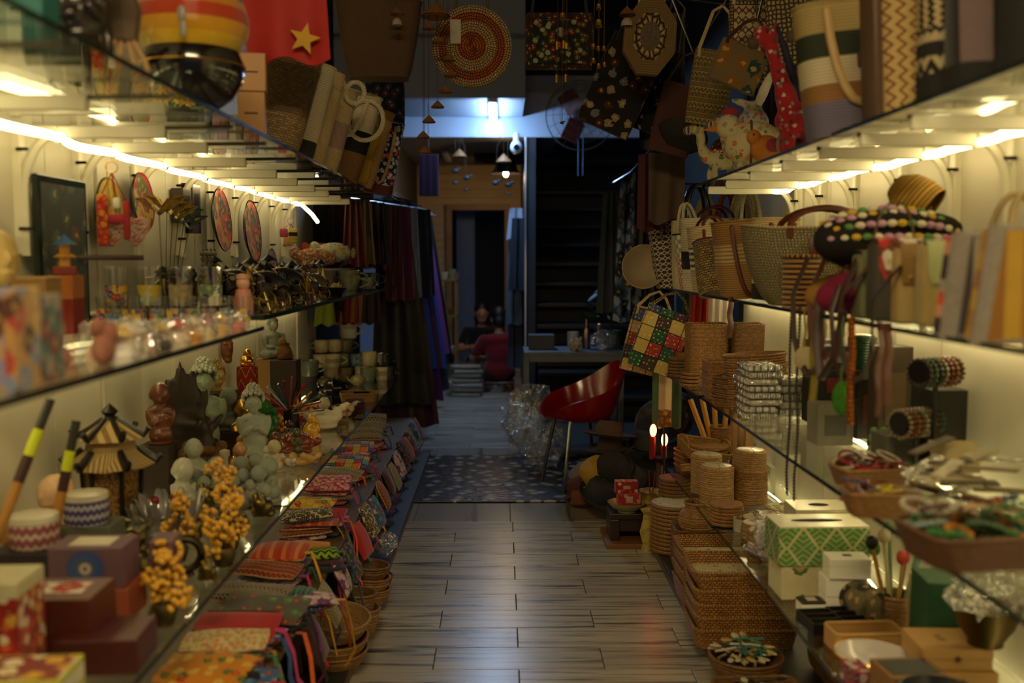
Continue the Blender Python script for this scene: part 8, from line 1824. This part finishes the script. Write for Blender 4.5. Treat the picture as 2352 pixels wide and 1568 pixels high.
part('lamp_shade', G().lathe([(.17, -.0), (.13, .03), (.10, .12), (.09, .22), (.03, .25), (.001, .25), (.001, .24), (.08, .21), (.12, .03), (.165, -.004)], 22), plain('#0e0d0d', .5), pl_)
part('bulb', G().ell((0, 0, -.005), (.028, .028, .034), 12, 8), glow((1.0, .72, .38), 70.0), pl_); part('cord', G().tube([(0, 0, .25), (0, 0, 2.62 - LP.z)], .004, 5), BLACKM, pl_)
ld = bpy.data.lights.new('bulb_light', 'POINT'); ld.energy = 9.0; ld.color = (1.0, .66, .33); ld.shadow_soft_size = .03
lo = bpy.data.objects.new('bulb_light', ld); col.objects.link(lo); lo.location = LP + Vector((0, 0, -.06))
pn = gift_box('purple printed panel lantern hanging by the far room', ony(985, 450, 8.9), .17, .08, .36, stripes(('#3c2238', '#2a2038', '#5a2c4a'), .06, 'u'), .1, name='panel_lantern', cat='lantern'); part('cord', G().tube([(0, 0, .35), (0, 0, 2.82 - pn.location.z)], .004, 5), BLACKM, pn)
single('tube_housing', G().box((0, 0, 0), (.06, .9, .05), .01), plain('#c8c0b0', .5), 'pale tube housing on the low far ceiling', 'tube lamp', (-.61, 11.2, 2.59))
CL = [('#101015', 'jet'), ('#3a1420', 'wine black'), ('#1a1c26', 'ink'), ('#3a5cc4', 'cobalt'), ('#50307a', 'violet'), ('#15161e', 'black'), ('#6a1c38', 'burgundy'), ('#3450a0', 'royal blue'), ('#8a9ad0', 'sky blue'), ('#2a2030', 'plum black'), ('#7c3a7a', 'purple'), ('#5068b0', 'steel blue'), ('#1c2a3a', 'slate'), ('#14141a', 'charcoal')]
single('clothes_rail', G().tube([(-.86, 7.25, 1.93), (-.86, 10.1, 1.93)], .012, 8).tube([(-.86, 7.25, 1.93), (-1.40, 7.25, 1.93)], .012, 8), STEEL, 'steel clothes rail along the dark wall', 'rail')
for i, (c_, n_) in enumerate(CL):
 y = 7.35 + .19 * i; w_ = .46 + .08 * math.sin(i * 2.1)
 hanging('long %s robe on the clothes rail' % n_, (-.80, y, 1.88), w_, 1.50 + .2 * math.sin(i * 1.7), plain(c_, .55, amt=.3), .15, 2 + i % 3, .035, .55, 'robe', 'robe', 'robes on the rail', .03, STEEL, lean=.06)
for i, (x, c_, n_) in enumerate(((-1.30, '#241418', 'wine-black'), (-1.19, '#3a1c14', 'russet'), (-1.08, '#15131a', 'jet black'), (-.98, '#2a2418', 'umber'), (-1.25, '#1a1c24', 'ink-blue'), (-1.12, '#301420', 'mulberry'))): hanging('%s shawl hanging across the end of the doll shelf' % n_, (x, 7.25, 1.93), .16, .62 - .1 * (i % 2), plain(c_, .8), .1, 3, .02, .3, 'shawl', 'shawl', 'shawls at the shelf end')
SCV = [('#5a1c24', -.93, 6.35, 'wine'), ('#6a5a34', -.86, 6.5, 'ochre'), ('#3a1418', -.82, 6.62, 'dark red'), ('#15131a', -.76, 6.75, 'black'), ('#6a2a5a', -.64, 7.25, 'magenta'), ('#8a9ac0', -.62, 7.4, 'pale blue'), ('#4a1c38', -.70, 7.1, 'plum'), ('#24304a', -.66, 7.7, 'navy')]
single('scarf_rail', G().tube([(-.95, 6.3, 1.83), (-.58, 7.75, 1.83)], .008, 6).tube([(-.95, 6.3, 1.83), (LW + .01, 6.3, 1.83)], .008, 6), STEEL, 'thin rail with scarves over the rag dolls', 'rail')
for c_, x, y, n_ in SCV: hanging('%s scarf hanging over the rag dolls' % n_, (-.95 + .37 * (y - 6.3) / 1.45, y, 1.83), .16, .42 + (.25 if y > 7 else 0), plain(c_, .6), .2, 3, .02, .4, group='scarves over the dolls')
for i, (px, X, c_, n_) in enumerate(((745, -1.22, '#8a9a24', 'lime'), (775, -1.18, '#b07a14', 'amber'), (800, -1.12, '#241c14', 'black'), (835, -1.05, '#7c1418', 'scarlet'), (855, -1.0, '#8a5a1c', 'ochre'), (875, -.92, '#2a1418', 'maroon'))):
 q = atx(px, X, ZLM2 - .02); hanging('%s cloth bag hanging under the doll shelf' % n_, (X, min(q.y, 7.05), ZLM2 - .016), .15, .26, plain(c_, .7), .2, 2, .015, .3, 'cloth_bag', 'bag', 'cloth bags under the doll shelf')
bp = ony(884, 235, 6.3); b = hang_bag('dark navy flowered backpack hanging behind the brown tote', (bp.x, 6.3, bp.z + .35), .24, .36, .14, floral('#14172c', ('#4a2a40', '#2a3a5a'), .06, .4), strap=BLACKM, sh=.16); part('cord', G().tube([(0, 0, 0), (0, 0, 4.0 - b.location.z)], .003, 5), BLACKM, b)
for i, (x, y, c_, n_, z1, l_) in enumerate(((.14, 9.95, '#5a626c', 'grey', 1.75, .95), (.16, 10.25, '#1c3080', 'bright blue', 1.30, .60), (.16, 10.1, '#3c4450', 'slate grey', 1.45, 1.1), (.15, 9.85, '#b8c0d0', 'white printed', 1.95, .3), (.17, 9.8, '#22262e', 'black', 1.85, .7))):
 hanging('%s shirt hanging on the partition' % n_, (x, y, z1), .20, l_, plain(c_, .7), .3, 2, .03, .3, 'shirt', 'shirt', 'shirts on the partition')
SIL = floral('#2c4468', ('#8aa4c8', '#101828', '#5a7aa8'), .07, .5, .35)
for i, (px, y, z1, l_, m, n_) in enumerate(((1445, 7.2, 2.0, 1.0, SIL, 'blue and silver brocade'), (1468, 6.9, 2.05, .8, SIL, 'blue brocade'), (1490, 6.6, 2.1, .9, plain('#141a2a', .4), 'midnight satin'), (1405, 7.5, 1.95, .9, plain('#3a4248', .7), 'grey linen'), (1515, 6.3, 2.2, 1.1, plain('#15131a', .6), 'black velvet'))):
 q = ony(px, 500, y); hanging('%s gown hanging beside the staircase' % n_, (q.x, y, z1), .22, l_, m, .3, 3, .03, .4, 'gown', 'gown', 'gowns by the stairs', hanger=STEEL)
GP = sorted([tuple(o.location + Vector((.01, 0, .07))) for o in col.objects if o.name.startswith('gown')], key=lambda v: v[1])
single('gown_rail', G().tube(GP + [(1.70, 7.7, 2.02)], .008, 6), STEEL, 'rail holding the gowns beside the staircase', 'rail')
TY = 7.75; t_ = thing('side_table', 'grey side table in front of the staircase', 'table', (.55, TY, 0)); GT = plain('#6a7078', .5)
part('table_top', G().box((0, 0, .735), (.76, .5, .03), .004), GT, t_, False); part('apron', G().box((0, -.235, .70), (.70, .02, .05)), GT, t_, False)
for sx in (-.36, .36):
 for sy in (-.23, .23): part('leg', G().box((sx, sy, .36), (.04, .04, .72), .004), GT, t_, False)
def ont(px, dy): q = atx2(px, TY + dy); return (q, TY + dy, .751)
def atx2(px, y): return ony(px, 790, y).x
gift_box('grey cardboard box at the end of the side table', ont(1243, .05), .20, .18, .11, plain('#4a505c', .7), 0)
mug('lidded white jar on the side table', ont(1316, .08), .045, .13, plain('#b8bcc4', .4), 0, taper=.95, handle=False, name='jar', cat='jar')
lump('bpig', 'fruit_cat', 'yellow and white cat figure on the side table', 'figurine', ont(1322, -.12), E_PIG, floral('#b8b0a0', ('#b88a1c', '#a8801c'), .06, .4, obj=True), .12, .3)
jar('copper-coloured bottle on the side table', ont(1347, .05), [(.001, 0), (.032, 0), (.034, .12), (.026, .17), (.012, .20), (.012, .23), (.001, .232)], metal('#8a7070', .3), 'bottle', 'bottle')
jar('clear glass carafe on the side table', ont(1376, .0), [(.001, .001), (.05, 0), (.055, .05), (.045, .15), (.03, .18), (.035, .2), (.03, .2), (.04, .14), (.05, .05), (.001, .01)], CLEAR, 'carafe', 'carafe')
crinkle('white plastic bag on the side table', (.78, TY - .1, .751), .2, .3, 44)
pt = thing('potted_plant', 'bushy dark green plant in a pot at the table end', 'plant', (.86, TY + .1, .751)); part('pot', G().lathe([(.001, 0), (.08, 0), (.10, .14), (.09, .14), (.001, .12)], 18), plain('#5a6a64', .6), pt)
lm = plain('#1c3a1c', .5); q = random.Random(4)
for i in range(70):
 a, e, r_ = q.uniform(0, 6.28), q.uniform(-.1, 1.3), q.uniform(.10, .27); c_ = Vector((r_ * math.cos(a) * math.cos(e), r_ * math.sin(a) * math.cos(e), .24 + r_ * math.sin(e)))
 part('leaf', G().ell(c_, (.05, .026, .004), 7, 4, Euler((q.uniform(-.8, .8), q.uniform(-.8, .8), a)).to_matrix()), lm, pt)
part('stem', G().tube([(0, 0, .1), (.01, 0, .28)], .012, 6), plain('#3a2c1c', .8), pt)
ch = thing('tub_chair', 'dark red moulded plastic tub chair', 'chair', (.50, 6.28, 0), .35); RP = plain('#7c0c10', .16, amt=.1, coat=.5)
def tub(f, off):
 out = []
 for i in range(32):
  a = 2 * PI * i / 32; r_ = (.17 + .085 * f ** .6 - off) * (1 + .05 * math.cos(a)); top = .56 + .14 * (math.cos(a) * .5 + .5) ** 1.5 + .10 * max(0, math.cos(a)) ** 3; z = .44 + (top - .44) * f - (.10 * max(0, -math.cos(a)) ** 4 * f)
  out.append((r_ * 1.08 * math.cos(a), r_ * math.sin(a), z + off * .4))
 return out
g = G().grid([tub(k / 6, 0) for k in range(7)], True); g.cap(tub(0, 0), True); g.grid([tub(1 - k / 6, .012) for k in range(7)], True); g.grid([tub(1, 0), tub(1, .012)], True); g.cap(tub(0, .012)); part('shell', g, RP, ch)
for sx, sy in ((-1, -1), (-1, 1), (1, -1), (1, 1)): part('leg', G().tube([(sx * .12, sy * .12, .445), (sx * .19, sy * .18, .0)], .011, 7), STEEL if sx < 0 else BLACKM, ch)
crinkle('heap of clear plastic bags beside the tub chair', (.22, 6.9, 0), .40, .3, 51, 1.3); crinkle('clear plastic garment bags under the tub chair', (.30, 6.72, 0), .30, 1.1, 53, .9); crinkle('silvery plastic bag by the table leg', (.16, 7.35, 0), .30, .3, 56, 1.2)
lump('bcrump', 'clothes_bundle', 'blue folded clothes bundle under the tub chair', 'clothes', (.50, 6.2, 0), E_CRUMP, plain('#243c78', .7), .24, .4); lump('bcrump', 'clothes_bundle', 'dark clothes bundle behind the hats', 'clothes', (.98, 6.05, 0), E_CRUMP, plain('#1a1820', .8), .55, .2); lump('bcrump', 'clothes_bundle', 'flowered clothes bundle on top of the dark one', 'clothes', (1.0, 6.15, .30), E_CRUMP, floral('#1a1a26', ('#4a2c34', '#2c3850'), .06, .4, obj=True), .5, .9)
def hat(label, px, py, y, r, h, mt, rot=(0, 0, 0), brim=.55, emb=None, name='hat'):
 b = thing(name, label, 'hat', ony(px, py, y), rot=tuple(R(a) for a in rot))
 part('crown', G().lathe([(r * brim, 0), (r * brim * .98, h * .6), (r * brim * .75, h * .95), (.001, h)], 22), mt, b); part('brim', G().lathe([(r * brim * .98, .004), (r * .8, -.004), (r, .012), (r * .99, .016), (r * .8, .002), (r * brim * .98, .010)], 24, sy=1.1 if brim < .7 else 1.0), mt, b)
 if emb: part('emblem', emb, plain('#14120f', .7), b)
 return b
gift_box('open carton under the heap of hats', (.555, 5.62, 0), .34, .3, .10, plain('#6a5a40', .8), 0, name='carton')
EM = G().tube([(-.03, -.072, .045), (0, -.078, .062), (.03, -.074, .05), (.018, -.078, .035), (-.008, -.08, .03)], .005, 5)
hat('brown wide-brimmed outback hat on top of the heap', 1398, 1000, 5.62, .16, .085, plain('#4a3626', .85), (-6, 6, 0), .5); hat('dark brown felt hat under the outback hat', 1402, 1030, 5.66, .15, .08, plain('#2e2018', .85), (0, -6, 0), .5)
hat('yellow cap with a black bird emblem', 1375, 1092, 5.5, .12, .10, plain('#a8801c', .8), (20, -28, -20), .75, EM, 'cap'); hat('beige cap behind the yellow one', 1350, 1104, 5.6, .115, .10, plain('#6a5c4c', .8), (10, -40, 0), .75, None, 'cap'); hat('dark red cap in the heap', 1340, 1125, 5.55, .11, .09, plain('#4a1418', .8), (0, -30, 0), .75, None, 'cap'); hat('rust cap at the foot of the heap', 1345, 1150, 5.5, .11, .08, plain('#6a3418', .8), (0, -10, 0), .75, None, 'cap')
for i, (px, py, y, c_) in enumerate(((1410, 1085, 5.46, '#141318'), (1378, 1140, 5.42, '#1a1c24'), (1438, 1105, 5.5, '#1c1a1c'), (1400, 1160, 5.44, '#121116'))): hat('black cap with pale piping, %s in the heap' % ORD[i], px, py, y, .13, .11, plain(c_, .8), (30, -20 + 25 * i, 30 * i), .72, None, 'cap').__setitem__('group', 'black caps')
hat('green beret-like hat beside the outback hat', 1480, 1030, 5.7, .14, .10, plain('#16241c', .85), (0, 10, 0), .7)
al = single('altar_board', G().box((0, 0, .012), (.26, .34, .024), .003), wood('#8a5a34', '#6a4224', 1, 6), 'small wooden board on the floor under the altar', 'board', (.655, 5.06, 0), 0, smooth=False)
b = thing('altar_stand', 'dark wooden altar stand with a cut-out foot', 'stand', (.66, 5.05, .024)); part('top', G().box((0, 0, .125), (.22, .20, .03), .004), DWOOD, b, False)
for sx in (-.085, .085): part('foot', G().box((sx, 0, .055), (.05, .19, .11), .006), DWOOD, b, False)
part('apron', G().box((0, .0, .08), (.14, .17, .06)), DWOOD, b, False); AZ = .165
bowl('celadon offering plate on a foot', (.64, 5.0, AZ), .10, .05, plain('#a8a070', .25), 0, .45, name='offering_plate', cat='plate')
gift_box('lower red printed box on the offering plate', (.645, 4.98, AZ + .045), .115, .06, .055, floral('#a02420', ('#b87a6a', '#a02420', '#8c1c1c'), .04, .3), .05, front=(.3, .6), front_mat=plain('#b89a8a', .6)); gift_box('upper red printed box on the offering plate', (.635, 5.0, AZ + .101), .115, .06, .06, floral('#8c1a1a', ('#a83a30', '#b8a080', '#8c1a1a'), .03, .3), .0, front=(.3, .3), front_mat=plain('#a88a78', .6))
bowl('small celadon cup behind the red boxes', (.72, 5.08, AZ), .035, .045, plain('#a8a070', .25), 0, .5, name='cup', cat='cup')
inc = thing('incense_pot', 'yellow-brown incense pot with red joss sticks', 'pot', (.765, 5.02, AZ)); part('pot', G().lathe([(.001, 0), (.052, 0), (.058, .02), (.060, .10), (.062, .105), (.05, .103), (.001, .09)], 22), floral('#6a5020', ('#a8924a', '#8a7030'), .03, .5), inc)
for k in range(4): part('joss_stick', G().tube([(.01 * math.cos(k * 2), .01 * math.sin(k * 2), .09), (.02 * math.cos(k * 2), .02 * math.sin(k * 2), .20)], .003, 5), plain('#7c1018', .5), inc)
jar('slim yellow flower vase beside the plate stack', (.735, 4.88, .0), [(.001, 0), (.035, 0), (.03, .03), (.045, .09), (.03, .15), (.026, .18), (.042, .205), (.035, .205), (.001, .1)], floral('#b8a04a', ('#a8883a', '#8a8a4a'), .03, .3), 'flower_vase')
cd = thing('electric_candle', 'red electric altar candles with glowing flames', 'candle', (.835, 5.18, PLAT)); part('stand', G().lathe([(.001, 0), (.05, 0), (.03, .03), (.02, .33), (.045, .36), (.001, .36)], 14), plain('#3a1410', .4), cd)
for sx, sz in ((-.04, .05), (.02, 0)): part('holder', G().tube([(sx, 0, .35), (sx, 0, .42 + sz)], .018, 10), plain('#7c0c10', .3), cd); part('flame', G().ell((sx, -.02, .455 + sz), (.018, .012, .034), 10, 8), glow((1.0, .16, .05), 14.0), cd)
al = gift_box('small amber glass lantern above the candles', atx(1526, .83, .60), .055, .055, .085, floral('#6a3c10', ('#b0742a', '#8a4a14'), .03, .4), .2, name='amber_lantern', cat='lantern')
part('stalk', G().tube([(0, 0, 0), (0, 0, PLAT - .60)], .006, 6), BLACKM, al)
# == two people and goods in the far room
def person(label, loc, rz, shirt, pants, hair, head_tilt, arms, long_hair):
 b = thing('person', label, 'person', loc, rz)
 H = .15                                # seat height
 sk = [((0, 0, H + .10), (.16, .12, .13)), ((0, .02, H + .28), (.145, .10, .17)), ((0, .02, H + .42), (.19, .09, .07)), ((0, 0, H + .52), (.05, .05, .07))]
 hc = Vector((0, -.03, H + .65)); tz = head_tilt
 hd = [((0, 0, 0), (.078, .095, .115)), ((0, -.03, -.06), (.06, .065, .065)), ((0, -.095, -.005), (.014, .02, .024)), ((0, -.082, -.055), (.026, .012, .008)), ((.078, .01, -.01), (.012, .02, .03)), ((-.078, .01, -.01), (.012, .02, .03))]
 m = Matrix.Rotation(tz, 3, 'X'); sk += [(tuple(hc + m @ Vector(c)), r) for c, r in hd]
 def limb(pts, rs):
  out = []
  for (p, q, r0, r1) in zip(pts[:-1], pts[1:], rs[:-1], rs[1:]):
   p, q = Vector(p), Vector(q); n = max(3, int((q - p).length / .03))
   for i in range(n + 1): out.append((tuple(p + (q - p) * i / n), (r0 + (r1 - r0) * i / n,) * 3))
  return out
 hands = []
 for s in (-1, 1):
  el = (s * .27, -.10, H + .22); wr = (s * arms[0], arms[1], H + arms[2])
  sk += limb([(s * .18, .02, H + .42), el, wr], [.05, .042, .026]); hands.append((s, wr))
  sk += limb([(s * .09, -.02, H + .06), (s * .16, -.38, H + .10), (s * .13, -.40, .05)], [.085, .062, .042]) + [((s * .13, -.46, .035), (.04, .10, .035))]
  for k in range(4): sk += limb([(wr[0] - s * .01 + s * .012 * k, wr[1] - .03, wr[2]), (wr[0] - s * .02 + s * .011 * k, wr[1] - .075 - .008 * (k in (1, 2)), wr[2] - .005), (wr[0] - s * .03 + s * .009 * k, wr[1] - .095, wr[2] - .025)], [.012, .010, .009])
  sk += limb([(wr[0] - s * .02, wr[1] - .01, wr[2] + .01), (wr[0] - s * .045, wr[1] - .045, wr[2] + .015)], [.013, .010])
 bpart('body', blob('person%d' % int(rz * 100), sk, .014, 2), plain('#b9805a', .6, amt=.1), b)
 up = [((0, .01, H + .10), (.185, .14, .13)), ((0, .02, H + .28), (.165, .12, .18)), ((0, .02, H + .42), (.205, .105, .075))]
 for s in (-1, 1): up += limb([(s * .18, .02, H + .42), (s * .24, -.05, H + .30)], [.066, .062])
 bpart('shirt', blob('shirt%d' % int(rz * 100), up, .018, 3), fabric(shirt), b)
 lo_ = []
 for s in (-1, 1): lo_ += limb([(s * .09, 0, H + .06), (s * .16, -.38, H + .10), (s * .13, -.40, .12)], [.105, .078, .06])
 bpart('trousers', blob('trs%d' % int(rz * 100), lo_, .02, 3), fabric(pants), b)
 g = [((0, .025, .045), (.092, .098, .095))] + ([((0, .08, -.08), (.085, .05, .14))] if long_hair else [((0, .05, -.03), (.085, .07, .08))])
 bpart('hair', blob('hair%d' % int(rz * 100), [(tuple(hc + m @ Vector(c)), r) for c, r in g], .014, 2), plain(hair, .5), b)
 for s in (-1, 1): part('eye', G().ell(hc + m @ Vector((s * .032, -.086, .012)), (.013, .008, .007), 8, 5), plain('#14100e', .3), b)
 return b
def stool(label, loc, c, back):
 b = thing('stool', label, 'stool', loc); m = plain(c, .35); part('seat', G().box((0, 0, .105), (.34, .30, .03), .012), m, b)
 for sx in (-.14, .14):
  for sy in (-.13, .13): part('leg', G().tube([(sx, sy, .10), (sx * 1.1, sy * 1.1, 0)], .016, 6), m, b)
 if back: part('backrest', G().box((0, .175, .44), (.36, .03, .30), .012), m, b)
p = ony(1106, 800, 12.1); stool('low dark stool under the seated woman', (p.x, 12.1, 0), '#1c1a20', False)
person('person in a dark top sitting low and holding a phone', (p.x, 12.1, 0), .1, '#16151c', '#1a1c26', '#0e0b0a', .22, (.05, -.26, .27), True)
ph = single('phone', G().box((0, 0, 0), (.075, .012, .14), .004), plain('#20242c', .2), 'phone held by the person in the dark top', 'phone', (p.x + .01, 11.75, .47), 0, rot=(R(-40), 0, 0))
q = ony(1146, 800, 10.9); stool('dark red low chair under the person in red', (q.x, 10.9, 0), '#4c0a0c', False)
person('person in a red shirt seen from behind on a low chair', (q.x, 10.9, 0), 3.5, '#7c1218', '#241a1c', '#0d0a09', .18, (.08, -.28, .2), False)
for i in range(7):
 b = thing('shirt_pack', 'folded shirt in clear film on the far floor, %s from below' % ORD[i], 'shirt pack', (ony(1085, 850, 10.75).x - .06 + .01 * (i % 3), 10.55, .05 * i), .1 * math.sin(i * 3), group='shirt packs')
 part('shirt', G().box((0, 0, .022), (.30, .24, .035), .012), plain(('#a89878', '#8a7a62', '#b8a890')[i % 3], .8), b); part('film', G().box((0, 0, .024), (.33, .27, .044), .014).wob(.014, 18, i), FILM, b)
for i, (px, y, s) in enumerate(((1068, 10.9, .25), (1110, 10.85, .22), (1140, 10.8, .2), (1030, 10.9, .25))): crinkle('clear plastic wrapping on the far floor, %s from the crockery rack' % ORD[i], (ony(px, 870, y).x, y, 0), s, i, 70 + i, .4)
X0 = ony(1030, 700, 11.2).x; rk = thing('crockery_rack', 'wooden rack of crockery beside the far doorway', 'rack', (X0 - .08, 11.2, 0)); M_RK = wood('#8a6a3c', '#6a4c26', 1, 6)
for z in (.42, .82, 1.22): part('rack_shelf', G().box((0, 0, z), (.36, .5, .02), .003), M_RK, rk, False)
for sx in (-.17, .17):
 for sy in (-.24, .24): part('post', G().box((sx, sy, .65), (.025, .025, 1.3)), M_RK, rk, False)
for i in range(12):
 z = (.43, .83, 1.23)[i // 4]; mt = (CR, GR, plain('#8a6a2c', .3), WHITE, DK)[i % 5]
 bowl('%s bowl on the %s board of the crockery rack, %s along' % (('cream', 'green', 'amber', 'white', 'dark')[i % 5], ('lowest', 'middle', 'top')[i // 4], ORD[i % 4]), (X0 - .205 + .083 * (i % 4), 11.06 + .06 * (i % 2), z), .05, .05 + .03 * (i % 3), mt, 0, .5, group='bowls on the crockery rack')
